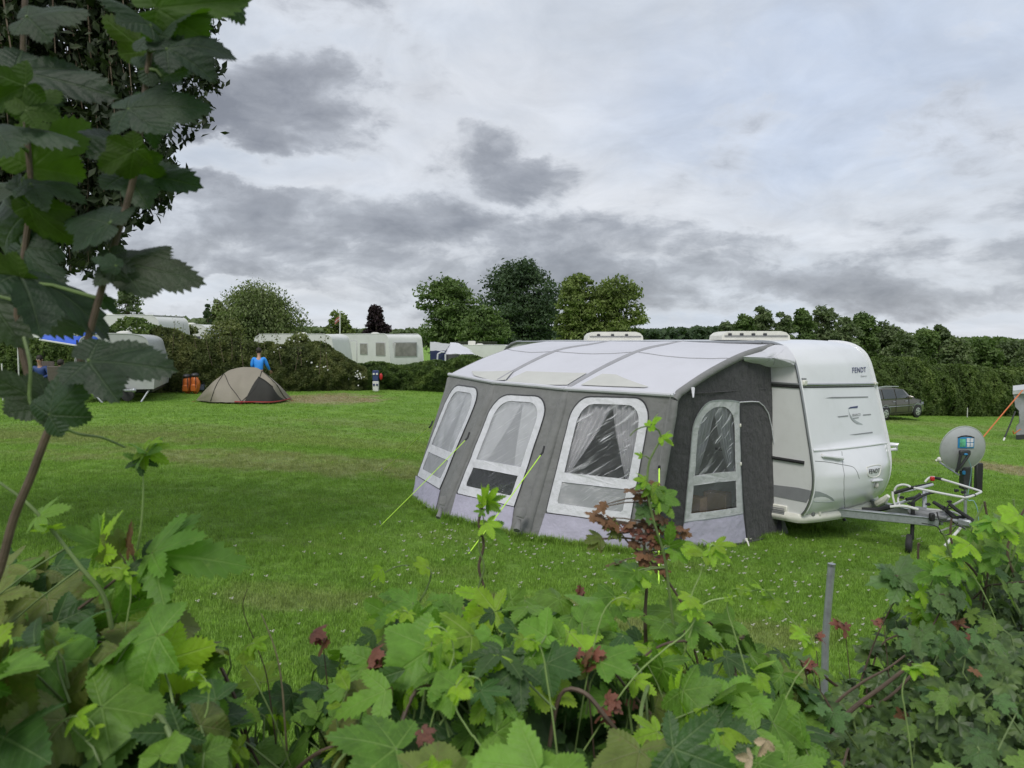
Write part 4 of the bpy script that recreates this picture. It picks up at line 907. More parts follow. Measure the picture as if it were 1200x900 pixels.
def make_tree(name, label, cat, px, depth, ytop, pxw, m_leaf, n=5200, leaf=.30, seed=1, shape='round', group=None, trunk=True, ybase=None, squash=1., drop=.3, nc=26, low=.12, barkm=None):
    n = int(n*2.1); leaf *= .66
    r = np.random.default_rng(seed); b0 = GX(px, depth); top = CAMZ+(400-ytop)/FPX*depth; H = top-b0.z; R = pxw/2/FPX*depth
    T = thing(name, label, cat, b0, 0, group)
    cl = []
    for i in range(nc):
        h = low+(1-low)*((i+.5)/nc); ang = i*2.4+r.uniform(-.5, .5)
        if shape == 'round': prof = sin(pi*min(1, max(.0, (h-low*.6)/(1.06-low*.6))))**.55
        elif shape == 'cone': prof = (1.02-h)**.85*1.05
        elif shape == 'dome': prof = (1-h**2.2)**.5*1.02
        elif shape == 'spire': prof = sin(pi*min(1, (h*.86+.14)))**.8
        else: prof = (1-h)**.45
        cr_ = R*r.uniform(.22, .42)*(1 if shape != 'cone' else .8); rr = max(0, R*prof-cr_*.8)*r.uniform(.55, 1.)
        cl.append((b0.x+cos(ang)*rr, b0.y+sin(ang)*rr, b0.z+h*H-cr_*.7*squash*h, cr_, cr_*squash*r.uniform(.6, .9)))
    for i in range(nc//2):                              # inner fill
        h = r.uniform(low+.05, .85); cl.append((b0.x+r.normal(0, R*.25), b0.y+r.normal(0, R*.25), b0.z+h*H, R*.42, R*.36*squash))
    p, u = crown_points(cl, n, r)
    if shape == 'dome':
        k = r.random(n) < .65; p[k, 2] -= r.random(k.sum())**1.5*H*.30
    p[:, 2] = np.maximum(p[:, 2], b0.z+.3)
    L = leafcloud(p, leaf, r, u*.6+np.array([0, 0, .55]), .45, drop, 1.6 if shape != 'willow' else 2.8)
    L -= np.array(b0); me = fast('crown', L, 3, [m_leaf]); link('crown', me, T, kind='stuff')
    if trunk:
        b = MB(); tr_ = max(.12, H*.022); pts = [b0-V((0, 0, .3)), b0+V((0, 0, H*.2)), b0+V((R*.03, 0, H*.5)), b0+V((-R*.02, 0, H*.85))]
        b.tube(cr(pts, 4), list(np.linspace(tr_*1.2, tr_*.25, 13)), 8); tk = b.build('trunk', barkm or m_bark, T)
        for i in range(9):
            c = cl[(i*3+2) % nc]; q = b0+V((0, 0, H*(.15+.06*i))); b = MB(); e = V(c[:3]); mid = q.lerp(e, .5)+V((0, 0, -.04*H)); b.tube(cr([q, mid, e], 4), list(np.linspace(tr_*.5, tr_*.08, 9)), 6); b.build('limb', barkm or m_bark, tk)
    return T
l_mid = leafmat('leaf_mid_green', (.045, .075, .022), (.10, .16, .045), (.17, .24, .075), .5)
l_dark = leafmat('leaf_dark_green', (.030, .052, .026), (.058, .095, .045), (.10, .15, .07), .4)
l_light = leafmat('leaf_light_green', (.075, .105, .028), (.150, .200, .052), (.22, .28, .08), .7)
l_willow = leafmat('leaf_willow', (.08, .11, .04), (.155, .195, .078), (.235, .275, .12), .5)
l_grey = leafmat('leaf_grey_green', (.065, .092, .040), (.125, .170, .074), (.20, .245, .115), .35)
l_purple = leafmat('leaf_purple', (.012, .008, .010), (.028, .016, .020), (.05, .032, .034), .8)
l_hedge = leafmat('leaf_hedge', (.032, .055, .016), (.085, .135, .034), (.17, .235, .058), 1.2, fine=5)
l_hedge2 = leafmat('leaf_tall_hedge', (.045, .068, .018), (.095, .145, .036), (.17, .23, .062), .45, fine=7)
l_scrub = leafmat('leaf_scrub', (.06, .075, .028), (.14, .165, .055), (.23, .26, .09), .9)
l_brownh = leafmat('leaf_brown_hedge', (.04, .055, .02), (.10, .125, .040), (.19, .205, .070), .9)
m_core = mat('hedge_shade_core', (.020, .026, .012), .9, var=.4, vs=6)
m_twig = mat('twig', (.12, .09, .06), .8, var=.3, vs=20)

# ---- distant woods as one mass each, trees that can be told apart as things
def wood(name, pts, depth, hpx, m_, seed, n=9000, leaf=.9):
    r = np.random.default_rng(seed); xs_ = r.uniform(pts[0], pts[1], n); f = (xs_-pts[0])/(pts[1]-pts[0])
    top = np.interp(f, np.linspace(0, 1, len(hpx)), hpx)+np.array([2.2*mnoise.noise(V((q*.09, 0, seed)))+1.3*mnoise.noise(V((q*.35, 3, seed))) for q in xs_])
    d = depth*(1+.12*r.random(n)); zt = CAMZ+(400-top)/FPX*d; zb = -1.2; h = r.random(n)**.55
    P_ = np.stack([(xs_-600)/FPX*d, d, zb+(zt-zb)*h], 1)
    L = leafcloud(P_, leaf, r, np.tile([0, -.5, .8], (n, 1)), .5, 0, 1.2); me = fast(name, L, 3, [m_]); o = link(name, me, kind='stuff'); return o
wood('distant_wood', (150, 560), 420, [374, 372, 376, 380, 384, 387, 388, 386, 386], l_grey, 5, 12000, 2.6)
wood('distant_wood', (560, 860), 420, [386, 386, 384, 386, 387, 385, 384], l_dark, 6, 9000, 2.6)
wood('distant_wood', (1000, 1400), 230, [398, 400, 396, 404, 402, 400], l_mid, 7, 11000, 1.5)
specs = [
 ('broadleaf_tree', 'small grey-green round tree above the caravan roofs at far left', 152, 75, 336, 50, l_grey, 3000, .28, 'round', {}),
 ('willow_tree', 'broad pale weeping willow behind the hedge at left', 303, 62, 334, 140, l_willow, 26000, .22, 'dome', dict(low=.02, squash=.8, nc=40, drop=1.5)),
 ('broadleaf_tree', 'thin light tree rising just left of the willow beside the narrow conifer', 257, 60, 350, 26, l_scrub, 1500, .26, 'round', {}),
 ('conifer_tree', 'small narrow dark green conifer left of the willow', 244.5, 55, 355, 15, l_dark, 2000, .18, 'spire', dict(nc=16)),
 ('broadleaf_tree', 'small round light green tree behind the flagpole', 398, 70, 364, 42, l_light, 3000, .28, 'round', {}),
 ('copper_beech_tree', 'dark purple weeping tree right of the flagpole', 441, 68, 357, 38, l_purple, 4600, .28, 'spire', dict(drop=1.2, nc=30, low=.02)),
 ('broadleaf_tree', 'large loose dark green tree at the left of the central tree group', 529, 82, 325, 88, l_mid, 7500, .36, 'round', dict(nc=34, low=.08)),
 ('broadleaf_tree', 'tallest dark tree in the middle of the central tree group', 612, 96, 304, 112, l_dark, 12000, .40, 'round', dict(nc=40, low=.05)),
 ('broadleaf_tree', 'low rounded olive tree in front of the tall dark central tree', 568, 76, 355, 62, l_mid, 4500, .32, 'round', dict(nc=24, low=.05)),
 ('broadleaf_tree', 'yellow-green tree left half of the two-topped pair above the awning roof', 676, 72, 318, 66, l_light, 6500, .32, 'round', dict(nc=32, low=.06, drop=.8)),
 ('broadleaf_tree', 'yellow-green tree right half of the two-topped pair above the awning roof', 722, 73, 321, 76, l_light, 6500, .32, 'round', dict(nc=32, low=.06, drop=.8)),
]
for i, (nm, lb, px, d, yt, wpx, m_, n_, lf, shp, kw) in enumerate(specs):
    make_tree(nm, lb, 'tree', px, d, yt, wpx, m_, n_, lf, 20+i, shp, **kw)
# the belt of grey willows and alders behind the right-hand hedge
belt = [(852, 376, 34), (872, 366, 34), (893, 357, 40), (918, 364, 36), (940, 360, 40), (965, 358, 48), (992, 370, 40), (1012, 366, 44), (1036, 377, 44), (1060, 386, 42), (1082, 384, 36), (1101, 379, 32), (1122, 395, 44), (1150, 401, 50), (1182, 400, 56), (1215, 398, 60)]
bl_lab = ['first', 'second', 'third', 'fourth', 'fifth', 'sixth', 'seventh', 'eighth', 'ninth', 'tenth', 'eleventh', 'twelfth', 'thirteenth', 'fourteenth', 'fifteenth', 'sixteenth']
for i, (px, yt, wpx) in enumerate(belt):
    make_tree('willow_tree', 'grey-green tree in the belt behind the tall hedge, %s from the left' % bl_lab[i], 'tree', px, 92+5*(i % 3), yt, wpx, (l_grey, l_mid, l_grey)[i % 3], 3800, .42, 60+i, 'round', group='trees behind the tall right-hand hedge', nc=18, low=.02, squash=1.15, trunk=True)

# ---- hedges
def hedge(name, label, line, tops, thick, m_, n, leaf, seed, group=None, over=.0, stuffm=None):
    """line: ground points; tops: world height of the top at each point"""
    r = np.random.default_rng(seed); H = thing(name, label, 'hedge', line[0], 0, group)
    seg = [0]
    for a, c in zip(line, line[1:]): seg.append(seg[-1]+(c-a).length)
    u = r.random(n)*seg[-1]; X = [np.interp(u, seg, [q[k] for q in line]) for k in range(3)]; T = np.interp(u, seg, tops)
    T = T+np.array([.42*mnoise.noise(V((q*.7, seed, 0)))+.14*mnoise.noise(V((q*2.3, seed, 4))) for q in u])*(T-X[2])/2
    d = (line[-1]-line[0]).normalized(); nx_ = V((d.y, -d.x, 0))
    if nx_.y > 0: nx_ = -nx_
    side = r.random(n); h = r.random(n); f = np.where(side < .62, 1., np.where(side < .85, r.uniform(-1, 1, n), r.random(n)))
    hh = np.where(side < .62, h, np.where(side < .85, 1-.12*h**2, h)); bulge = np.array([.18*mnoise.noise(V((a*1.1, b_*2.5, seed+9)))+.10*mnoise.noise(V((a*3.5, b_*6, seed+3))) for a, b_ in zip(u, hh)])
    off = f*thick*(.5+.12*np.sin(np.pi*hh))*(1-.25*hh**4)+bulge*1.9
    Z = X[2]+(T-X[2])*hh; Pn = np.stack([X[0]+nx_.x*off, X[1]+nx_.y*off, Z], 1)
    nr = np.stack([np.where(side < .62, nx_.x, 0)+0*f, np.where(side < .62, nx_.y, 0), np.where(side < .62, .5, 1.)], 1)
    L = leafcloud(Pn, leaf, r, nr, .45, .2, 1.4)-np.array(line[0]); me = fast('foliage', L, 3, [m_]); link('foliage', me, H, kind='stuff')
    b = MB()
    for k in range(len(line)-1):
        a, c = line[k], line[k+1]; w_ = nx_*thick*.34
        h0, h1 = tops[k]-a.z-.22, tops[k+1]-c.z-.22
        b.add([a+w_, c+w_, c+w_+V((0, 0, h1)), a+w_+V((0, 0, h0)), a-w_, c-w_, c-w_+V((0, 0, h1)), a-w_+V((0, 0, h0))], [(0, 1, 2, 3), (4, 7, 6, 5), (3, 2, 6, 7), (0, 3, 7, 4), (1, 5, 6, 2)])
    b.build('shade_core', m_core, H, smooth=False); return H  # solid box added inside the foliage, its dark colour standing in for inner shade
def HT_(px, y, depth): return CAMZ+(400-y)/FPX*depth
def hl(rows):                                          # rows: px, ytop, depth
    pts = [GX(px, d) for px, yt, d in rows]; return pts, [HT_(px, yt, d) for px, yt, d in rows]
a, tps = hl([(1000, 426, 41), (1040, 422, 43), (1090, 427, 46), (1150, 433, 49), (1230, 436, 53), (1330, 440, 56)])
hedge('tall_hedge', 'tall dense trimmed green hedge along the right side of the field behind the parked car', a, tps, 2.4, l_hedge2, 60000, .12, 3)
a, tps = hl([(415, 428, 33.5), (440, 425, 34), (480, 426, 34.5), (520, 424, 35), (545, 418, 35.5), (570, 418, 36), (640, 420, 36.5)])
hedge('low_hedge', 'low ivy-covered hedge in front of the long white caravan left of the awning', a, tps, 1.3, l_hedge, 26000, .095, 4)
a, tps = hl([(180, 382, 30.5), (205, 388, 31), (235, 392, 31), (290, 392, 31.5), (330, 400, 32), (370, 402, 32.5), (395, 408, 33), (425, 426, 33.5)])
hedge('mixed_hedge', 'tall rough brownish hedge behind the small tent and the person in blue', a, [q_-.15 for q_ in tps], 1.6, l_brownh, 30000, .085, 5)
a, tps = hl([(-90, 400, 30), (-20, 395, 30), (60, 398, 30), (120, 388, 30.3), (185, 380, 30.6)])
hedge('mixed_hedge', 'dark hedge behind the blue awning at the far left edge', a, tps, 1.5, l_hedge, 18000, .10, 6)
# light scrub growing out of the hedge top
for i, (px, yt, w_, m_, lb) in enumerate(((352, 389, 50, l_scrub, 'light scrubby bush below the willow behind the rough hedge'), (265, 372, 60, l_scrub, 'loose yellowish bush sticking out of the hedge behind the tent'), (215, 378, 34, l_brownh, 'thin twiggy bush over the hedge left of the tent'))):
    make_tree('scrub_bush', lb, 'bush', px, 36+i*2, yt, w_, m_, 2600, .14, 90+i, 'round', trunk=False, nc=20, low=.3)
# wispy twigs along the hedge top in front of the white roofs
for i in range(14):
    px = 203+i*14+RNG.uniform(-4, 4); d = 30.2; g_ = GX(px, d); zt = HT_(px, np.interp(px, [110, 190, 240, 330, 400], [372, 376, 384, 392, 400])+RNG.uniform(-6, 4), d); b = MB(); e = V((g_.x+RNG.normal(0, .12), d, zt))
    s_ = V((g_.x, d, zt-1.3)); b.tube([s_, s_.lerp(e, .5)+V((RNG.normal(0, .05), 0, 0)), e], [.012, .008, .004], 4)
    Q = np.array([s_.lerp(e, RNG.random()**.7)+V(RNG.normal(0, .07, 3)) for _ in range(34)]); r = np.random.default_rng(i); L = leafcloud(Q, .06, r, None, 0)
    tw = thing('hedge_shoot', 'thin leafy shoot on top of the rough hedge, %s from the left' % ('first', 'second', 'third', 'fourth', 'fifth', 'sixth', 'seventh', 'eighth', 'ninth', 'tenth', 'eleventh', 'twelfth', 'thirteenth', 'fourteenth')[i], 'shoot', s_, 0, 'shoots on the left hedge top'); b.build('stem', m_twig, tw); link('leaves', fast('leaves', L-np.array(s_), 3, [l_brownh if i % 2 else l_scrub]), tw, kind='stuff')
# white bindweed flowers on the hedge
m_flw = mat('white_flower', (.72, .72, .70), .7, trans=.3)
fl = []
for c in ((403, 437, 5), (372, 428, 6), (420, 440, 14), (390, 446, 4), (283, 415, 6), (325, 405, 5), (345, 402, 4)):
    for _ in range(c[2]): fl.append(tuple(P(c[0]+RNG.normal(0, 5), c[1]+RNG.normal(0, 4), 30.9 if c[0] < 380 else 32.2)))
link('bindweed_flowers', fast('bindweed_flowers', leafcloud(np.array(fl), .075, np.random.default_rng(3), np.tile([0, -1., .3], (len(fl), 1)), .7, 0, 1.), 3, [m_flw]), kind='stuff')

# ---------------------------------------------------------------- other caravans and awnings beyond the hedge
m_cw = mat('aged_caravan_white', (.62, .63, .60), .4, var=.05, vs=1.2, dirt=.2, dcol=(.38, .38, .33)); m_cgrey = mat('pale_grey_panel', (.40, .41, .40), .45, var=.05, vs=2, dirt=.2)
m_win = mat('dark_acrylic_window', (.06, .06, .065), .08, var=.4, vs=1.5, coat=.5); m_wlit = mat('curtained_window', (.24, .225, .205), .3, var=.25, vs=3, coat=.3)
def small_caravan(label, corner, fdir, L, W, H, sidewins, frontwins, body=m_cw, wheels=True, extra=None, curve=.35, group=None):
    """corner: ground point of the front corner nearest the camera; fdir: forward; width runs to fdir's left"""
    f = V((fdir[0], fdir[1], 0)).normalized(); T = thing('caravan', label, 'caravan', corner, atan2(f.y, f.x), group)
    pr_ = [(0, .42), (.03, .8), (.0, 1.3), (-.10, H*.80), (-.10-curve*.25, H*.93), (-.10-curve, H*.985), (-.9, H), (-L+.7, H), (-L+.12+curve, H*.985), (-L+.12+curve*.25, H*.93), (-L+.12, H*.80), (-L, 1.2), (-L, .42)]
    o = cr([V((x_, 0, z_)) for x_, z_ in pr_], 3); o = [(q.x, q.z) for q in o]; n = len(o)
    b = MB(); b.add([V((x_, y_, z_)) for y_ in (0, W) for x_, z_ in o], [tuple(range(n)), tuple(range(n, 2*n))[::-1]]+[(i, (i+1) % n, n+(i+1) % n, n+i) for i in range(n)]); b.build('body', body, T, local=True)
    for y_ in (0, W): b = MB(); b.tube([V((x_, y_, z_)) for x_, z_ in o], .018, 6); b.build('edge_trim', body, T, local=True)
    for (x0, x1, z0, z1, m_) in sidewins:
        b = MB(); b.rbox(((x0+x1)/2, -.012, (z0+z1)/2), (x1-x0+.08, .03, z1-z0+.08), .01, 0); w_ = b.build('window_frame', m_cgrey, T, local=True); b = MB(); b.rbox(((x0+x1)/2, -.028, (z0+z1)/2), (x1-x0, .02, z1-z0), .008, 0); b.build('window', m_, w_, local=True)
    for (y0, y1, z0, z1, m_) in frontwins:
        b = MB(); b.rbox((.0, (y0+y1)/2, (z0+z1)/2), (.07, y1-y0+.1, z1-z0+.1), .01, 0); w_ = b.build('window_frame', m_cgrey, T, local=True); b = MB(); b.rbox((.03, (y0+y1)/2, (z0+z1)/2), (.03, y1-y0, z1-z0), .01, 0); b.build('window', m_, w_, local=True)
    b = MB(); b.box((-L/2, W/2, .36), (L*.95, W*.9, .1)); b.build('chassis', m_black, T, local=True)
    if wheels:
        for y_ in (.05, W-.05):
            b = MB(); b.lathe((-L*.52, y_-.09, .30), (0, 1, 0), [(0, .2), (.02, .28), (.09, .30), (.16, .28), (.18, .2)], 18); wh = b.build('wheel', m_tyre, T, local=True); b = MB(); b.lathe((-L*.52, y_-.10, .30), (0, 1, 0), [(0, .05), (.01, .15), (.18, .16)], 14); b.build('rim', m_alu, wh, local=True)
    b = MB(); b.lathe((-L*.5, W/2, H-.01), (0, 0, 1), [(0, .25), (.08, .24), (.12, .12)], 14); b.build('roof_vent', m_cream, T, local=True)
    return T
# long caravan in front of which the ivy hedge runs
cg = GX(457, 44); small_caravan('long white caravan behind the ivy hedge, end window facing right', cg, (.7, -.71), 6.2, 2.35, 2.52,
    [(-1.3, -.45, 1.3, 2.0, m_wlit), (-2.9, -2.2, 1.35, 1.95, m_wlit), (-5.2, -4.2, 1.35, 2.0, m_wlit), (-3.9, -3.3, .5, 2.1, m_cw)], [(.35, 1.85, 1.25, 2.0, m_wlit)])
# pale roofs seen through the hedge
cg = GX(193, 36); small_caravan('tall white caravan whose roof shows above the far left hedge', GX(190, 35), (.98, -.2), 7., 2.2, (HT_(190, 369, 35)-GX(190, 35).z), [(-2, -1, 1.5, 2.1, m_win)], [])
small_caravan('white caravan hidden behind the hedge left of the tent, only roof showing', GX(246, 42), (.98, -.1), 3.2, 2.2, HT_(240, 380, 42)-GX(246, 42).z, [(-2.4, -.5, 1.6, 2.3, m_win)], [])
small_caravan('white caravan behind the flowering hedge right of the person in blue', GX(392, 40), (.97, -.2), 4.6, 2.2, HT_(350, 391.5, 40)-GX(390, 40).z, [(-2.2, -.6, 1.35, 2.0, m_win)], [])
# caravan with the blue sun canopy
k0 = GX(105, 25); lc = small_caravan('pale caravan with blue rolled sun canopy standing at the left behind the big leaves', GX(179, 25.3), (.95, .31), 2.25, 4.4, 2.20, [(-1.9, -.5, 1.2, 1.75, m_win)], [], body=m_cgrey, wheels=False, curve=.35)
KM = MW[lc.name]
b = MB(); b.tube([KM @ V((-2.15, -.03, .42)), KM @ V((-2.15, -.03, 2.0))], .03, 6); b.tube([KM @ V((-1.88, -.03, .42)), KM @ V((-1.98, -.03, 1.7))], .02, 6); b.build('seam_strip', m_black, lc)
b = MB(); b.tube([KM @ V((-1.8, .1, .36)), KM @ V((-1.45, -.2, .02))], .03, 6); b.build('steady_leg', m_galv, lc)
b = MB(); b.tube([KM @ V((-.15, .1, .38)), KM @ V((-.35, -.2, .02))], .03, 6); b.build('steady_leg', m_galv, lc)
b = MB(); b.lathe(KM @ V((-.75, -.25, .26)), (0, 1, 0), [(0, .1), (.02, .2), (.1, .2), (.12, .1)], 16); b.build('jockey_wheel', m_tyre, lc)
b = MB(); b.tube([KM @ V((-.9, -.02, .45)), KM @ V((-.75, -.5, .42)), KM @ V((-.55, -.55, .42))], .04, 6); b.ball(KM @ V((-.5, -.55, .42)), .07, 6); b.build('coupling_head', m_galv, lc)
m_bluec = mat('blue_canopy', (.03, .12, .62), .5, var=.15, vs=3, trans=.2, tcol=(.05, .2, .9))
cn = thing('sun_canopy', 'bright blue sun canopy with white edge projecting from the pale caravan at far left', 'canopy', GX(80, 25))
b = MB(); A0, A1, B0, B1 = P(46, 398, 24.3), P(114, 409, 24.7), P(52, 394, 26.6), P(113, 395, 25.3)
def cnp(s, v):
    p = A0.lerp(A1, s).lerp(B0.lerp(B1, s), v); return p+V((0, 0, .10*sin(pi*v)+.04*abs(sin(s*9))*v))
b.grid(cnp, 24, 8); b.grid(lambda s, v: cnp(s, v)-V((0, 0, .02)), 24, 8, flip=True); b.build('canopy_cloth', m_bluec, cn)
b = MB(); b.tube([A0, A1], .03, 6); b.build('front_bar', m_wtube, cn)
b = MB(); b.ball(P(107, 399, 25.0), (.42, .30, .30), 10); b.build('rolled_end', m_bluec, cn)
for px in (2, 21.5):
    g_ = GX(px, 26); b = MB(); b.tube([g_, V((g_.x, g_.y, HT_(px, 402 if px > 10 else 426, 26)))], .025, 6); o = b.build('tent_pole', m_wtube); props(o, 'slim white pole standing near the %s left edge of the photo' % ('very' if px < 10 else 'canopy, second from the'), 'pole')
# far awnings right of the long caravan
ea = thing('awning', 'pale awning with a navy door panel attached behind the long white caravan', 'awning', GX(520, 47))
def quad(b, pts, n=8, m=0, th=.03):
    p = [P(*q) for q in pts]
    f = lambda s, v: p[0].lerp(p[1], s).lerp(p[3].lerp(p[2], s), v)+V((0, 0, .05*mnoise.noise(V((s*4, v*4, pts[0][0])))))
    b.grid(f, n, n, m); b.grid(lambda s, v: f(s, v)+V((0, th, -.01)), n, n, m, flip=True)
b = MB(); quad(b, [(504, 411, 46), (522, 411, 45.5), (528, 403, 47), (504, 400.5, 47.5)]); b.build('gable', m_cgrey, ea)
b = MB(); quad(b, [(504, 430, 46), (522, 430, 45.4), (522, 411, 45.4), (504, 411, 46)]); b.build('door_panel', mat('navy_canvas', (.02, .03, .09), .7, var=.2, vs=4), ea)
b = MB(); quad(b, [(521, 415, 45.4), (556, 415, 44), (548, 409, 46), (508, 400.5, 47.6)]); b.build('roof_cloth', m_wfab, ea)
b = MB(); quad(b, [(522, 432, 45.4), (556, 432, 44), (556, 415, 44), (522, 415, 45.3)]); b.build('window_panel', m_win, ea)
b = MB(); b.tube([P(512, 430, 45.3), P(513, 415, 45.3), P(517, 412.5, 45.3), P(521, 412.5, 45.3)], .05, 6); b.build('door_arch', m_wfab, ea)
b = MB()
for px in (522, 540, 556): b.tube([P(px, 432, 45.2-(px-522)*.035), P(px, 415, 45.2-(px-522)*.035)], .05, 6)
b.build('frame_posts', m_wfab, ea)
rf = thing('awning', 'white pointed awning roof behind the pale one, left of the big awning', 'awning', GX(540, 52))
b = MB(); quad(b, [(525, 408, 51), (553, 411, 50), (537, 402, 52), (528, 401, 52)]); b.build('roof_cloth', m_wfab, rf)
sh_ = thing('carport', 'low dark flat shelter roof behind the awnings left of the big awning', 'shelter', GX(556, 56))
b = MB(); b.rbox((P(534, 402.5, 56)+P(582, 402.5, 56))/2, ((P(582, 402.5, 56)-P(534, 402.5, 56)).length, 3, .28), .04); b.build('flat_roof', m_core, sh_)
b = MB(); b.rbox(P(553, 409, 54), (.5, .3, 1.1), .03); b.build('pillar', m_cream, sh_)
b = MB()
for px in (540, 575):
    g_ = GX(px, 56); b.tube([g_, V((g_.x, g_.y, HT_(px, 404, 56)))], .05, 6)
b.build('posts', m_galv, sh_)
small_caravan('small white caravan partly hidden by the left end of the big awning', GX(600, 52), (.98, -.1), 4.6, 2., HT_(570, 404.5, 52)-GX(600, 52).z, [], [])

# ---------------------------------------------------------------- flag
fp_ = thing('flagpole', 'white flagpole with a drooping red and white flag before the small round tree', 'flagpole', GX(398, 66))
g_ = GX(398, 66); tp = P(398.5, 365, 66); b = MB(); b.tube([g_, tp], [.07, .05], 8); b.ball(tp, .09, 6); b.build('pole', m_wtube, fp_)
m_flag = mat('faded_red_flag', (.50, .16, .14), .8, trans=.3)
b = MB(); q = [P(398, 366.5, 66), P(398, 372, 66)]
def fgf(s, v): return q[0].lerp(q[1], v)+V((-s*.42, .08*sin(s*9), -.25-s*.35))
b.grid(fgf, 8, 5); b.build('flag', m_flag, fp_)
b = MB(); b.grid(lambda s, v: fgf(s, .4+.2*v)+V((0, -.02, 0)), 8, 2); b.build('flag_stripe', m_wframe, fp_)

# ---------------------------------------------------------------- electric hook-up post
ep = thing('hookup_post', 'small navy and white electric hook-up post at the foot of the ivy hedge', 'power post', G(440.5, 459)); e0 = G(440.5, 459)
for z0, z1, m_, nm in ((0, .44, m_wtube, 'lower_cabinet'), (.44, .88, mat('navy_cabinet', (.03, .05, .15), .5), 'upper_cabinet')):
    b = MB(); b.rbox(e0+V((0, 0, (z0+z1)/2)), (.24, .20, z1-z0-.01), .02); o = b.build(nm, m_, ep)
    for i in range(2):
        b = MB(); b.rbox(e0+V((-.06+.13*i, -.12, z1-.15)), (.08, .03, .08), .01); b.build('socket', m_wtube if z0 else m_navy, o)
b = MB(); b.ball(e0+V((.22, -.02, .62)), (.07, .05, .14), 7); b.build('cable_plug', m_red, ep)
# short stake in the far field
g_ = G(1133.5, 489); b = MB(); b.tube([g_, g_+V((0, 0, .55))], .025, 6); o = b.build('field_stake', m_wtube); props(o, 'thin pale stake standing at the foot of the tall hedge', 'stake')

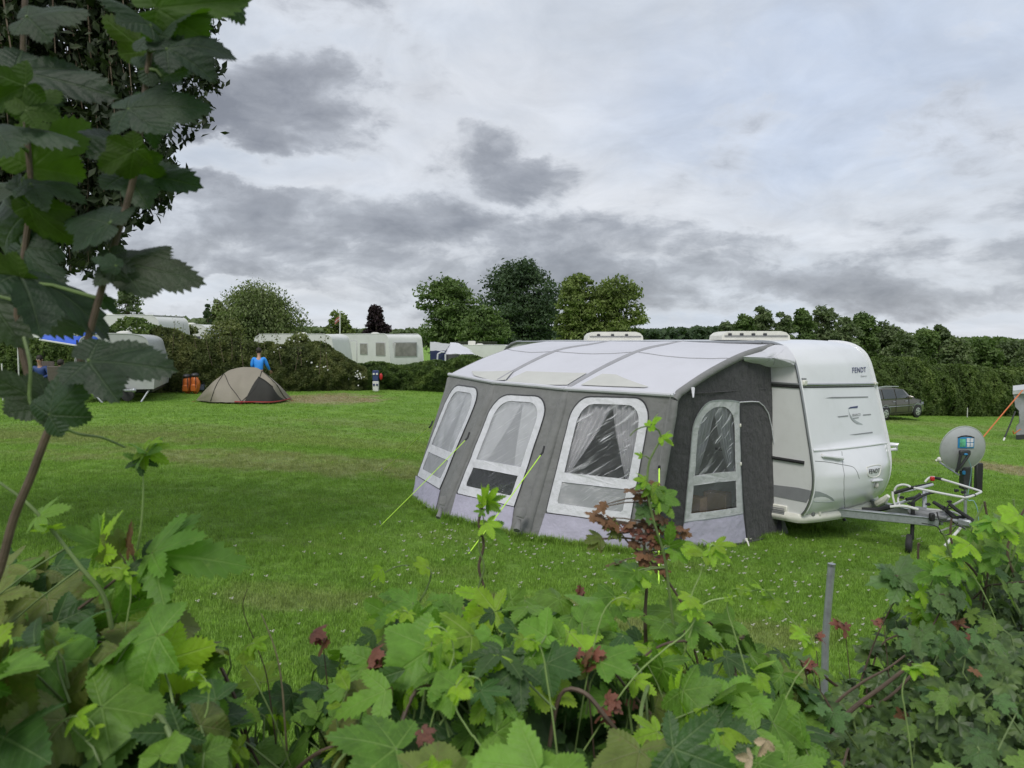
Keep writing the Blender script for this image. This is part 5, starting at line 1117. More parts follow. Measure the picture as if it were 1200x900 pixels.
# ---------------------------------------------------------------- people
def skinmesh(nodes, edges, levels=2):
    me = bpy.data.meshes.new('tmp'); me.from_pydata([n[0] for n in nodes], edges, []); o = bpy.data.objects.new('tmp', me); COL.objects.link(o)
    md = o.modifiers.new('s', 'SKIN'); sk = me.skin_vertices[0].data if me.skin_vertices else None
    if sk is None:
        import bmesh; bm = bmesh.new(); bm.from_mesh(me); bm.verts.layers.skin.verify(); bm.to_mesh(me); bm.free(); sk = me.skin_vertices[0].data
    for i, n in enumerate(nodes): sk[i].radius = (n[1], n[2] if len(n) > 2 else n[1]); sk[i].use_root = (i == 0)
    o.modifiers.new('u', 'SUBSURF').levels = levels
    dg = bpy.context.evaluated_depsgraph_get(); out = bpy.data.meshes.new_from_object(o.evaluated_get(dg)); bpy.data.objects.remove(o); return out
def person(label, loc, rz, pose, shirt, trousers, hairm, sit=False, lean=0):
    T = thing('person', label, 'person', loc, rz); h = .90 if not sit else .46
    # joints in a frame looking along +Y
    ln = lean; pel = (0, 0, h); che = (0, ln*.5, h+.33); nek = (0, ln*.8, h+.55); hd = (0, ln*.95+.02, h+.72)
    sh = [(-.19, ln*.75, h+.49), (.19, ln*.75, h+.49)]; el_, wr_ = pose
    if sit: kn = [(-.12, .45, .48), (.12, .45, .48)]; an = [(-.12, .47, .07), (.12, .47, .07)]
    else: kn = [(-.11, .03, .48), (.12, .05, .48)]; an = [(-.12, 0, .07), (.13, .02, .07)]
    nodes = [(pel, .13, .11), (che, .15, .10), (nek, .055), ((hd[0], hd[1], hd[2]-.08), .06, .07), (hd, .075, .09), ((hd[0], hd[1], hd[2]+.09), .055, .065)]
    ed = [(0, 1), (1, 2), (2, 3), (3, 4), (4, 5)]
    for i in (0, 1):
        k = len(nodes); hd_ = V(wr_[i])+(V(wr_[i])-V(el_[i])).normalized()*.09
        nodes += [(sh[i], .06), (tuple(el_[i]), .042), (tuple(wr_[i]), .028), (tuple(hd_), .032, .018)]; ed += [(1, k), (k, k+1), (k+1, k+2), (k+2, k+3)]
        k = len(nodes); sx = -.10 if i == 0 else .10
        nodes += [((sx, 0, h-.06), .085), (kn[i], .055), (an[i], .038), ((an[i][0], an[i][1]+.16, .03), .035, .025)]; ed += [(0, k), (k, k+1), (k+1, k+2), (k+2, k+3)]
    me = skinmesh(nodes, ed); me.name = 'body'; me.materials.clear(); me.materials.append(m_skin); me.polygons.foreach_set('use_smooth', [True]*len(me.polygons)); link('body', me, T)
    for i in (0, 1):                                    # fingers
        w0, e0_ = V(wr_[i]), V(el_[i]); d = (w0-e0_).normalized(); sx = d.cross(V((0, 1, 0))).normalized(); hb = w0+d*.10
        for f in range(4): b = MB(); o_ = sx*(.026*(f-1.5)); b.tube([hb+o_, hb+o_+d*.035+V((0, .01, 0)), hb+o_+d*(.06-.006*abs(f-1.4))+V((0, .025, 0))], [.010, .009, .007], 6); b.build('finger', m_skin, T, local=True)
        b = MB(); b.tube([w0+d*.04+sx*.03, w0+d*.075+sx*.055+V((0, .015, 0)), w0+d*.10+sx*.06+V((0, .03, 0))], [.012, .010, .008], 6); b.build('thumb', m_skin, T, local=True)
    sn = [(pel, .16, .135), ((0, ln*.25, h+.17), .155, .12), (che, .175, .125), ((0, ln*.75, h+.5), .08, .07)]; se = [(0, 1), (1, 2), (2, 3)]
    for i in (0, 1): k = len(sn); sn += [(sh[i], .085), (tuple(el_[i]), .060), (tuple(V(wr_[i]).lerp(V(el_[i]), .1)), .044)]; se += [(2, k), (k, k+1), (k+1, k+2)]
    me = skinmesh(sn, se); me.name = 'jacket'; me.materials.clear(); me.materials.append(shirt); me.polygons.foreach_set('use_smooth', [True]*len(me.polygons)); link('jacket', me, T)
    tn = [((0, 0, h+.02), .15, .125)]; te = []
    for i in (0, 1): k = len(tn); sx = -.10 if i == 0 else .10; tn += [((sx, 0, h-.08), .11), (kn[i], .075), ((an[i][0], an[i][1], .12), .06)]; te += [(0, k), (k, k+1), (k+1, k+2)]
    me = skinmesh(tn, te); me.name = 'trousers'; me.materials.clear(); me.materials.append(trousers); me.polygons.foreach_set('use_smooth', [True]*len(me.polygons)); link('trousers', me, T)
    b = MB(); b.ball((hd[0], hd[1]-.018, hd[2]+.045), (.095, .105, .105), 10); b.build('hair', hairm, T, local=True)
    b = MB(); b.ball((hd[0], hd[1]+.098, hd[2]-.02), (.014, .02, .022), 6); b.build('nose', m_skin, T, local=True)
    for sx in (-1, 1):
        b = MB(); b.ball((hd[0]+sx*.033, hd[1]+.085, hd[2]+.01), (.012, .008, .009), 6); b.build('eye', m_wtube, T, local=True)
        b = MB(); b.ball((hd[0]+sx*.085, hd[1], hd[2]-.01), (.012, .022, .032), 6); b.build('ear', m_skin, T, local=True)
    b = MB(); b.ball((hd[0], hd[1]+.088, hd[2]-.062), (.024, .008, .006), 6); b.build('mouth', m_red, T, local=True)
    return T
m_hair = mat('dark_hair', (.02, .014, .011), .7); m_jean = mat('dark_trousers', (.03, .035, .05), .8)
m_bj = mat('bright_blue_jacket', (.02, .26, .78), .6, var=.12, vs=8); m_bj2 = mat('navy_blue_jacket', (.02, .05, .17), .65, var=.15, vs=8); m_dj = mat('dark_grey_jacket', (.03, .03, .033), .7)
pg = GX(303, 27.5)
person('person standing behind the tent in a bright blue jacket, back to the camera', pg, .15, ([(-.23, .02, 1.14), (.27, .12, 1.14)], [(-.20, .20, .97), (.33, .30, .95)]), m_bj, m_jean, m_hair, lean=.10)
person('person in a navy blue jacket seated under the blue canopy, facing the camera', V((GX(48, 24.5).x, 24.5, GX(48, 24.5).z+.20)), pi+.1, ([(-.30, .10, .70), (.30, .10, .70)], [(-.18, .34, .62), (.18, .34, .62)]), m_bj2, m_jean, m_hair, sit=True, lean=.08)
person('dark-haired person seated with back turned in a brown chair under the blue canopy', V((GX(71, 24.1).x, 24.1, GX(71, 24.1).z+.08)), .1, ([(-.28, .08, .72), (.28, .08, .72)], [(-.2, .34, .64), (.2, .34, .64)]), m_dj, m_jean, m_hair, sit=True)
m_chair = mat('brown_mesh_fabric', (.10, .085, .07), .8, var=.15, vs=20)
for nm_, c0, rz_, zz_, lb in (('camping_chair', GX(71, 24.1), .1, .08, 'brown high-backed camping chair with a person in it, back to the camera'), ('camping_chair', GX(48, 24.5), pi+.1, .20, 'camping chair under the person in navy blue by the canopy')):
    T = thing(nm_, lb, 'chair', V((c0.x, c0.y, c0.z+zz_)), rz_); b = MB(); b.rbox((0, .02, .36), (.52, .50, .05), .02); b.build('seat', m_chair, T, local=True)
    b = MB(); b.rbox((0, -.27, .76), (.52, .05, .72), .02, 0, M=Matrix.Rotation(.12, 3, 'X')); b.build('backrest', m_chair, T, local=True)
    for sx in (-1, 1):
        for sy in (-1, 1): b = MB(); b.tube([(sx*.25, sy*.22, .36), (sx*.27, sy*.27, -zz_)], .013, 6); b.build('leg', m_galv, T, local=True)
        b = MB(); b.tube([(sx*.28, -.25, .60), (sx*.28, .22, .58)], .018, 6); b.build('armrest', m_black, T, local=True)

# ---------------------------------------------------------------- dome tent
m_tent = mat('olive_grey_ripstop', (.225, .20, .155), .6, var=.05, vs=3, bump=.25, bs=8, bd=.02); m_tentd = mat('dark_tent_mesh', (.022, .021, .018), .8, var=.1, vs=6); m_tred = mat('dark_red_groundsheet', (.30, .025, .025), .6)
tg = G(287, 469); tt_ = thing('dome_tent', 'olive grey dome tent with a dark mesh door and red groundsheet edge on the lawn', 'tent', tg)
yF = 22.9
tL, tR, tB = G(229, 470.5), G(341, 469.5), G(286, 473.5)
rid = [P(229.5, 469.5, tL.y), P(245, 452, tB.y+.35), P(262, 438, tB.y+.65), P(277, 431.3, tB.y+.8), P(294, 430.2, tB.y+.8), P(306.5, 434, tB.y+.7), P(324, 451, tB.y+.4), P(340.5, 468.5, tR.y)]
fr_ = [P(229.5, 470.6, tL.y-.05), P(248, 471.5, tB.y+.1), P(262, 472, tB.y), P(272, 472.8, tB.y), P(284, 473.4, tB.y-.05), P(300, 473.5, tB.y), P(322, 472.5, tB.y+.1), P(341, 470.2, tR.y-.05)]
rc, fc = cr(rid, 5), cr(fr_, 5)
for q in fc: q.z = ground(q.x, q.y)+.05
def tentS(s, v):
    f = min(s, .9999)*(len(rc)-1); k = int(f); a = fc[k].lerp(fc[k+1], f-k); c = rc[k].lerp(rc[k+1], f-k); p = a.lerp(c, v); h = max(0, c.z-a.z)
    return p+V((0, -.10*h*sin(pi*v), .10*h*sin(pi*v)*(1-.5*abs(sin(s*12)))))+V((0, .01*mnoise.noise(V((s*12, v*5, 1))), .015*mnoise.noise(V((s*10, v*4, 7)))))
b = MB(); b.grid(tentS, 60, 18)
def tentB(s, v):
    f = min(s, .9999)*(len(rc)-1); k = int(f); c = rc[k].lerp(rc[k+1], f-k); a = V((c.x, c.y+1.3*min(1, (c.z-ground(c.x, c.y))*1.4), ground(c.x, c.y+1)+.04)); return c.lerp(a, v)+V((0, .2*sin(pi*v), .15*(c.z-a.z)*sin(pi*v)))
b.grid(tentB, 60, 8); b.build('flysheet', m_tent, tt_)
F0 = on(tentS, .012); dq = [(.60, .03), (.95, .03), (.83, .70), (.705, .72)]
def dgrid(d):
    return lambda s, v: F0(*[((dq[0][k]*(1-s)+dq[1][k]*s)*(1-v)+(dq[3][k]*(1-s)+dq[2][k]*s)*v) for k in (0, 1)], d)
b = MB(); b.grid(dgrid(.004), 14, 12); b.build('mesh_door', m_tentd, tt_)
b = MB(); b.tube([dgrid(.01)(s_/10, 1.0) for s_ in range(11)], .018, 6); b.build('door_hood', m_tentd, tt_)
b = MB(); b.tube([fc[k]+V((0, -.10, .03)) for k in range(17, 36)], .032, 6, flat=.6); b.build('groundsheet', m_tred, tt_)
for pts in ([(262.5, 438), (268, 450), (277, 462), (284, 472)], [(307, 434.5), (302, 450), (295, 460), (282, 473)], [(262, 438), (252, 455), (247, 470)], [(307, 434), (325, 452), (338, 469)]):
    zq = [inv(tentS, *p_, .5, .5) for p_ in pts]; zq = [V((a_, max(0, min(1, c_)), 0)) for a_, c_ in zq]; b = MB(); b.tube([F0(q.x, min(q.y, .99)) for q in cr(zq, 4)], .010, 5); b.build('pole_seam', m_tentd, tt_)
for a_, c_ in (((284, 472, tB.y), (281, 474.5)), ((341, 469, tR.y), (346, 470)), ((229, 470, tL.y), (225, 471))):
    b = MB(); b.tube([P(*a_), G(*c_)], .012, 5); b.build('guy_line', m_tred, tt_)
# luggage by the hedge
def bag(label, px, py, w_, h_, m_, seed):
    g_ = G(px, py); T = thing('backpack', label, 'backpack', g_); b = MB()
    for s_ in range(1): b.ball(g_+V((0, 0, h_*.5)), (w_/2, .16, h_*.52), 10)
    for i, q in enumerate(b.v): b.v[i] = q+V((.03*mnoise.noise(q*5), .03*mnoise.noise(q*5+V((3, 0, 0))), .03*mnoise.noise(q*4)))
    b.build('pack_body', m_, T); b = MB(); b.rbox(g_+V((0, -.16, h_*.32)), (w_*.7, .10, h_*.4), .04); b.build('front_pocket', m_, T)
    b = MB(); b.ball(g_+V((0, 0, h_*.98)), (w_*.42, .16, .09), 8); b.build('lid', m_dkplas, T)
    for sx in (-1, 1): b = MB(); b.tube([g_+V((sx*w_*.25, -.17, h_*.9)), g_+V((sx*w_*.27, -.20, h_*.4)), g_+V((sx*w_*.25, -.15, .05))], .014, 5); b.build('strap', m_black, T)
bag('orange backpack on the grass at the foot of the hedge, left one', 219.5, 461.5, .36, .68, m_orange, 1); bag('orange backpack on the grass leaning beside its twin nearer the tent', 229, 461.5, .36, .72, m_orange, 2)
bag('dark blue-grey backpack leaning against the hedge next to the tent', 238.5, 460, .40, .66, mat('slate_nylon', (.05, .065, .09), .6, var=.2, vs=6), 3)
bk_ = thing('bicycle', 'bicycle with pale frame parked in shade behind the orange backpacks', 'bicycle', G(211, 459)); bp = G(211, 459)+V((0, .5, 0)); 
for sx in (-.45, .5):
    b = MB(); b.tube([bp+V((sx+.34*cos(k*pi/10), .0, .34+.34*sin(k*pi/10))) for k in range(21)], .02, 6, cap=False); wh = b.build('wheel', m_tyre, bk_)
    b = MB()
    for k in range(8): b.tube([bp+V((sx, 0, .34)), bp+V((sx+.33*cos(k*pi/4), 0, .34+.33*sin(k*pi/4)))], .004, 4)
    b.build('spokes', m_alu, wh)
b = MB(); b.tube([bp+V((-.45, 0, .34)), bp+V((-.10, 0, .80)), bp+V((.38, 0, .85)), bp+V((.05, 0, .32)), bp+V((-.10, 0, .84)), bp+V((-.14, 0, .96))], .02, 6); b.tube([bp+V((.5, 0, .34)), bp+V((.38, 0, .85)), bp+V((.36, 0, 1.05))], .02, 6); b.tube([bp+V((.05, 0, .32)), bp+V((-.45, 0, .34))], .014, 6); b.build('frame', m_wtube, bk_)
b = MB(); b.ball(bp+V((-.15, 0, .98)), (.13, .07, .035), 8); b.build('saddle', m_black, bk_)
b = MB(); b.tube([bp+V((.34, -.28, 1.08)), bp+V((.36, 0, 1.06)), bp+V((.34, .28, 1.08))], .014, 6); b.build('handlebar', m_black, bk_)

# ---------------------------------------------------------------- parked car
m_car = mat('brown_grey_metallic_paint', (.115, .105, .085), .32, metal=.55, var=.04, vs=2, coat=.7); m_cglass = mat('car_glass', (.03, .04, .04), .06, spec=.7, coat=.5)
ca = .532
cgp = G(1037.5, 492.5); car = thing('parked_car', 'brown-grey small people carrier parked by the tall hedge, seen from behind its right side', 'car', (cgp.x-.95*.0, cgp.y, cgp.z), ca)
# local frame: x forward from the rear axle, y to the left; the right flank faces the camera
def sec(x):
    st = [(-.78, .30, .80, .82, .78), (-.74, .28, .92, 1.10, .81), (-.55, .26, .95, 1.47, .84), (-.1, .24, .96, 1.53, .85), (.9, .22, .96, 1.53, .86), (1.6, .22, .96, 1.44, .86), (2.25, .22, .97, 1.02, .86), (2.9, .24, .86, .88, .83), (3.2, .30, .70, .72, .74)]
    k = 0
    while k < len(st)-2 and st[k+1][0] < x: k += 1
    f = min(1, max(0, (x-st[k][0])/(st[k+1][0]-st[k][0]))); return [st[k][i]+(st[k+1][i]-st[k][i])*f for i in range(5)]
def carS(s, v):
    x = -.78+3.98*s; _, zb, zw, zr, hw = sec(x); a = v*2-1; sg = -1 if a < 0 else 1; q = 1-abs(a)       # q: 0 at sills, 1 on the centreline
    if q < .45: z = zb+(zw-zb)*(q/.45); y = hw*(.955+.045*sin(pi*q/.45))
    elif q < .75: f = (q-.45)/.30; z = zw+(max(zr-.05, zw)-zw)*f; y = hw*(1-.20*f*(1 if zr > 1.1 else .1))
    else: f = (q-.75)/.25; z = max(zr-.05, zw)+.05*sin(pi/2*f); y = hw*(.80 if zr > 1.1 else .98)*(1-f)
    return V((x, sg*y+CW, z))
CW = .86
b = MB(); b.grid(carS, 60, 40); n_ = 61*41
b.slab([(carS(0, k/40).y, carS(0, k/40).z) for k in range(41)], lambda y_, z_, d: V((-.78+d, y_, z_)), 0, .01); b.slab([(carS(1, k/40).y, carS(1, k/40).z) for k in range(41)], lambda y_, z_, d: V((3.2+d, y_, z_)), 0, -.01)
body = b.build('body', m_car, car, local=True)
def flank(pts, d=.015): return lambda: None
def cslab(pts, m_, nm, d=.012, par=None):
    """pts (x, z) on the right flank above/below the waist"""
    def f(x, z, dd):
        _, zb, zw, zr, hw = sec(x); fr = min(1, max(0, (z-zw)/max(.05, zr-.05-zw))); y = hw*(1-.20*fr) if z > zw else hw*(.955+.045*sin(pi*min(1, max(0, (z-zb)/(zw-zb))))); return V((x, CW-y-d-dd, z))
    b = MB(); b.slab(dens_(pts, 8), f, 0, .01); return b.build(nm, m_, par or car, local=True)
cslab([(-.55, 1.02), (-.20, 1.00), (-.20, 1.40), (-.42, 1.40)], m_cglass, 'window'); cslab([(-.12, 1.00), (.75, 1.00), (.75, 1.43), (-.12, 1.43)], m_cglass, 'window'); cslab([(.83, 1.0), (1.85, 1.0), (1.45, 1.40), (.83, 1.43)], m_cglass, 'window')
cslab([(-.77, .95), (-.62, .95), (-.56, 1.35), (-.66, 1.40)], m_red, 'tail_lamp', .02); cslab([(2.75, .70), (3.1, .62), (3.1, .75), (2.8, .84)], m_cglass, 'headlight', .02)
cslab([(-.7, .60), (2.9, .62), (2.9, .67), (-.7, .65)], m_silver, 'rub_strip', .016); cslab([(-.70, .24), (2.9, .24), (2.9, .32), (-.70, .34)], m_dkplas, 'sill', .012)
for x_ in (.79, 1.80): cslab([(x_, .35), (x_+.015, .35), (x_+.015, 1.0), (x_, 1.0)], m_black, 'door_gap', .008)
for x_ in (.55, 1.50): cslab([(x_, .83), (x_+.2, .83), (x_+.2, .87), (x_, .87)], m_silver, 'door_handle', .02)
for x_ in (0, 2.49):
    for y_ in (-.02, 1.74):
        b = MB(); b.lathe((x_, y_-.02, .31), (0, 1, 0), [(0, .2), (.01, .28), (.03, .31), (.15, .31), (.17, .28)], 22); wh = b.build('wheel', m_tyre, car, local=True)
        b = MB(); b.lathe((x_, y_-.03, .31), (0, 1, 0), [(0, .05), (.01, .19), (.19, .19), (.2, .05)], 18)
        b.build('rim', m_alu, wh, local=True)
        for k in range(5): a_ = k*1.257; b = MB(); b.box((x_+.12*cos(a_+.6), y_-.032, .31+.12*sin(a_+.6)), (.06, .01, .06)); b.build('rim_opening', m_black, wh, local=True)
    cslab([(x_+.38*cos(pi-k*pi/12), .31+.38*sin(k*pi/12)) for k in range(13)]+[(x_+.42*cos(k*pi/12), .31+.42*sin(k*pi/12)) for k in range(13)], m_silver, 'arch_lip', .014)
    cslab([(x_+.37*cos(pi-k*pi/12), .29+.37*sin(k*pi/12)) for k in range(13)], m_black, 'wheel_arch', .004)
b = MB(); b.rbox((-.80, CW, .42), (.12, 1.66, .26), .05); b.build('rear_bumper', m_car, car, local=True); b = MB(); b.rbox((-.845, CW, .50), (.06, 1.5, .06), .02); b.build('bumper_strip', m_silver, car, local=True)
b = MB(); b.rbox((-.70, CW, 1.19), (.04, 1.15, .34), .02, M=Matrix.Rotation(.35, 3, 'Y')); b.build('rear_window', m_cglass, car, local=True); b = MB(); b.rbox((-.80, CW, .80), (.02, .5, .11), .005); b.build('number_plate', m_cream, car, local=True)
b = MB(); b.rbox((-.74, CW+.72, 1.16), (.07, .10, .42), .02, M=Matrix.Rotation(.3, 3, 'Y')); b.build('tail_lamp', m_red, car, local=True)
for sy in (-1, 1): b = MB(); b.tube([(-.4, CW+sy*.62, 1.52), (.3, CW+sy*.62, 1.57), (1.3, CW+sy*.62, 1.53)], .02, 6); b.build('roof_rail', m_alu, car, local=True)
b = MB(); b.rbox((1.72, -.06, 1.02), (.12, .16, .12), .03); b.build('door_mirror', m_car, car, local=True)

# ---------------------------------------------------------------- tent corner at the right edge
rt = thing('awning', 'corner of a grey awning at the right edge held by an orange strap', 'awning', G(1198, 516)); r0 = G(1197, 516); dR = r0.y
b = MB()
rcp = [(1188, 457), (1200, 452), (1240, 448), (1240, 516), (1192, 514), (1196, 490), (1194, 478)]
yq = dR
tri = [P(px, py, yq) for px, py in rcp]; 
def rq(s, v): return P(1191+50*s+(1-s)*(4 if .25 < v < .6 else 0)-(1-s)*4*v**3, 514-56*v-5*s, yq+s*.9)
b.grid(rq, 12, 12); b.grid(lambda s, v: rq(s, v)+V((0, .03, 0)), 12, 12, flip=True); b.build('wall_panel', m_beam, rt)
b = MB(); b.grid(lambda s, v: P(1187+55*s, 458-6*v-6*s, yq-.05+v*.8), 12, 4); b.grid(lambda s, v: P(1187+55*s, 458-5*s, yq-.05)+V((0, .01, -.14*v)), 12, 4); b.build('roof_edge', m_sframe, rt)
b = MB(); b.grid(lambda s, v: P(1190.5+50*s, 515.5-5.5*v-5*s, yq-.03+s*.9), 8, 2); b.build('ground_skirt', m_dkplas, rt)
b = MB(); b.tube([P(1198.5, 457, yq-.2), P(1151.5, 513, yq-2.0)], .028, 6, flat=.3); b.build('orange_strap', m_orange, rt)
b = MB(); b.tube([P(1196, 503, yq-.2), P(1188, 508.5, yq-.4), P(1187, 505, yq-.4)], .02, 6); b.build('orange_strap', m_orange, rt)
b = MB(); b.tube([P(1190, 482, yq-.3), P(1176.5, 515, yq-.9)], .028, 6); b.build('prop_pole', m_black, rt); b = MB(); b.tube([P(1177.3, 513, yq-.88), P(1174.8, 520, yq-.95)], .035, 8); b.build('pole_foot', m_wtube, rt)
# ---------------------------------------------------------------- foreground leaves
def bigleaf_mat(name, base, back, vein, rough=.45, trans=.35, tcol=None, var=.25, spec=.32, blotch=None, bump=.5):
    m = bpy.data.materials.new(name); m.use_nodes = True; m.node_tree.nodes.clear(); t = N(m.node_tree)
    u, v, _ = t.xyz(t.n('ShaderNodeUVMap').outputs[0]); oc = t.n('ShaderNodeTexCoord').outputs['Object']; rnd = t.n('ShaderNodeObjectInfo').outputs['Random']
    ocr = t.vm('ADD', oc, t.comb(t.m('MULTIPLY', rnd, 37.), t.m('MULTIPLY', rnd, 11.), 0.))
    w_ = t.m('SUBTRACT', .028, t.m('MULTIPLY', u, .018)); mainv = t.ss(v, w_, t.m('MULTIPLY', w_, .35))
    f = t.m('FRACT', t.m('MULTIPLY', t.m('SUBTRACT', u, t.m('MULTIPLY', v, 1.05)), 6.0)); dd = t.m('MINIMUM', f, t.m('SUBTRACT', 1., f))
    side = t.m('MULTIPLY', t.ss(dd, .055, .012), .45)
    ve = t.m('MAXIMUM', mainv, side)
    nz = t.noise(ocr, 3.2, 5, .6); nf = t.noise(ocr, 26, 3, .6)
    k = t.m('ADD', t.m('ADD', .62, t.m('MULTIPLY', rnd, .55)), t.m('MULTIPLY', t.m('SUBTRACT', nz, .5), 1.1))
    c = t.mix(1., (*base, 1), t.comb(k, k, k), 'MULTIPLY')
    c = t.mix(t.m('MULTIPLY', t.ss(t.noise(t.vm('SCALE', t.comb(rnd, rnd, rnd), sc=91.), 1.), .45, .62), var), c, (base[0]*1.5+.02, base[1]*1.15, base[2]*.8, 1))
    if blotch: c = t.mix(t.ss(t.noise(ocr, 5.5, 5, .7), .58, .70, 0, .75), c, (*blotch, 1))
    c = t.mix(t.ss(t.noise(ocr, 17, 2, .5), .74, .80, 0, .8), c, (.10, .07, .03, 1))
    c = t.mix(t.m('MULTIPLY', ve, .45), c, (*vein, 1))
    bf = t.n('ShaderNodeNewGeometry').outputs['Backfacing']; c = t.mix(t.m('MULTIPLY', bf, .75), c, t.mix(t.m('MULTIPLY', ve, .5), (*back, 1), (*vein, 1)))
    h = t.m('ADD', t.m('SUBTRACT', t.m('MULTIPLY', t.m('COSINE', t.m('MULTIPLY', f, 6.283)), -.13), t.m('MULTIPLY', mainv, .9)), t.m('MULTIPLY', nf, .6))
    pr = t.n('ShaderNodeBsdfPrincipled'); t.put(pr.inputs[0], c); pr.inputs['Roughness'].default_value = rough; pr.inputs['Specular IOR Level'].default_value = spec
    t.put(pr.inputs['Normal'], t.bump(h, bump, .003))
    tr = t.n('ShaderNodeBsdfTranslucent'); t.put(tr.inputs[0], t.mix(1., c, (*(tcol or (1.3, 1.5, .5)), 1), 'MULTIPLY')); mx = t.n('ShaderNodeMixShader'); mx.inputs[0].default_value = trans
    t.L.new(pr.outputs[0], mx.inputs[1]); t.L.new(tr.outputs[0], mx.inputs[2]); o = t.n('ShaderNodeOutputMaterial'); t.L.new(mx.outputs[0], o.inputs[0]); return m
def leaf_mesh(name, lobes, sinus, m_, seed, nt=6, tooth=.045, belly=.34, fold=.18, droop=.35, wave=.06, base_r=.10, gap=12, curl=0.):
    r = random.Random(seed); vs, fs, uvs = [], [], []
    L = [(radians(a)*(1+r.uniform(-.05, .05)), l*r.uniform(.94, 1.05)) for a, l in lobes]
    bnd = [(-pi+radians(gap), base_r)]+[((L[i][0]+L[i+1][0])/2, sinus*min(L[i][1], L[i+1][1])) for i in range(len(L)-1)]+[(pi-radians(gap), base_r)]
    ph = r.uniform(0, 6)
    def lift(x, y, v):
        rr = hypot(x, y); a = atan2(x, y)
        return fold*v-droop*rr*rr*.55+wave*sin(a*3+ph)*rr+wave*.6*sin(a*7+ph*2)*rr*rr+curl*rr**3
    for i, (th, ln) in enumerate(L):
        for sd_ in (0, 1):
            ph_, rs = bnd[i+sd_]; d = ph_-th; S = (rs*cos(d), abs(rs*sin(d))); C = (ln*.52+S[0]*.30, max(S[1], 0)*.55+belly*ln*(.6+.4*min(1, abs(d))))
            tip = (ln, 0.); out = []
            n_ = nt*2
            for k in range(n_+1):
                t_ = k/n_; x = (1-t_)**2*tip[0]+2*t_*(1-t_)*C[0]+t_*t_*S[0]; y = (1-t_)**2*tip[1]+2*t_*(1-t_)*C[1]+t_*t_*S[1]
                tx = 2*(1-t_)*(C[0]-tip[0])+2*t_*(S[0]-C[0]); ty = 2*(1-t_)*(C[1]-tip[1])+2*t_*(S[1]-C[1]); q = hypot(tx, ty)+1e-9
                a_ = (tooth*ln*(1 if k % 2 == 0 else -.55)*sin(pi*min(1, t_*1.15+.08)) if 0 < k < n_ else 0)
                nx_, ny_ = ty/q, -tx/q
                if ny_ < 0 and k < n_*.7: nx_, ny_ = -nx_, -ny_
                out.append((x+nx_*a_+.4*a_, max(0, y+ny_*a_)))
            sg = -1 if sd_ == 0 else 1; o0 = len(vs)
            def put(u, v):
                # local (u along the vein, v across) -> leaf plane; lobe angle measured from +Y
                a = th; x = u*sin(a)+sg*v*cos(a); y = u*cos(a)-sg*v*sin(a); vs.append((x, y, lift(x, y, v))); uvs.append((u/ln, v))
            for k in range(n_+1):
                put(ln*(1-k/n_)**1.0, 0)
                a, c = ln*(1-k/n_), out[k]; put(a+(c[0]-a)*.5, c[1]*.5); put(*c)
            for k in range(n_):
                a = o0+k*3; q = [(a, a+3, a+4, a+1), (a+1, a+4, a+5, a+2)]
                if k == 0: q = [(a, a+3, a+4), (a, a+4, a+5)]
                fs += [x[::-1] if sg < 0 else x for x in q]
    me = bpy.data.meshes.new(name); me.from_pydata(vs, [], fs); me.materials.append(m_)
    ul = me.uv_layers.new(name='UVMap'); vi = np.empty(len(me.loops), dtype=np.int32); me.loops.foreach_get('vertex_index', vi); ul.data.foreach_set('uv', np.asarray(uvs, dtype=np.float32)[vi].ravel())
    me.polygons.foreach_set('use_smooth', [True]*len(me.polygons))
    import bmesh
    bm = bmesh.new(); bm.from_mesh(me); bmesh.ops.remove_doubles(bm, verts=bm.verts, dist=.0005); 
    bm.normal_update()
    if sum(f.normal.z*f.calc_area() for f in bm.faces) < 0: bmesh.ops.reverse_faces(bm, faces=bm.faces)
    bm.to_mesh(me); bm.free(); return me
M_hop = bigleaf_mat('hop_leaf', (.135, .285, .036), (.19, .31, .08), (.26, .41, .10), blotch=(.20, .33, .05))
M_hopl = bigleaf_mat('young_hop_leaf', (.27, .47, .035), (.30, .44, .08), (.38, .48, .15), trans=.45)
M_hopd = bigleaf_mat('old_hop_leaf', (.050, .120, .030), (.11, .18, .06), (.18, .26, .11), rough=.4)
M_hopb = bigleaf_mat('bronzed_leaf', (.15, .20, .045), (.17, .16, .07), (.22, .22, .10), blotch=(.17, .11, .055))
M_haz = bigleaf_mat('hazel_leaf', (.026, .052, .025), (.06, .11, .022), (.075, .105, .06), rough=.5, trans=.30, tcol=(1.6, 2.2, .35), var=.3, spec=.4, bump=.7)
M_map = bigleaf_mat('field_maple_leaf', (.080, .165, .045), (.12, .17, .09), (.13, .19, .09), rough=.42, trans=.2)
M_mapl = bigleaf_mat('light_maple_leaf', (.16, .28, .055), (.2, .3, .1), (.28, .36, .14), trans=.35)
M_red = bigleaf_mat('red_young_leaf', (.25, .11, .08), (.25, .09, .07), (.28, .13, .09), trans=.3, tcol=(1.3, .7, .5), rough=.4)
M_brn = bigleaf_mat('withered_leaf', (.19, .105, .055), (.22, .14, .08), (.25, .17, .1), trans=.2, tcol=(1.2, .9, .5), rough=.7)
M_dead = bigleaf_mat('dead_pale_leaf', (.38, .31, .20), (.40, .34, .24), (.42, .36, .26), trans=.1, tcol=(1, .9, .7), rough=.8)
HOP5 = [(-112, .55), (-55, .86), (0, 1.), (55, .86), (112, .55)]; HOP3 = [(-62, .72), (0, 1.), (62, .72)]
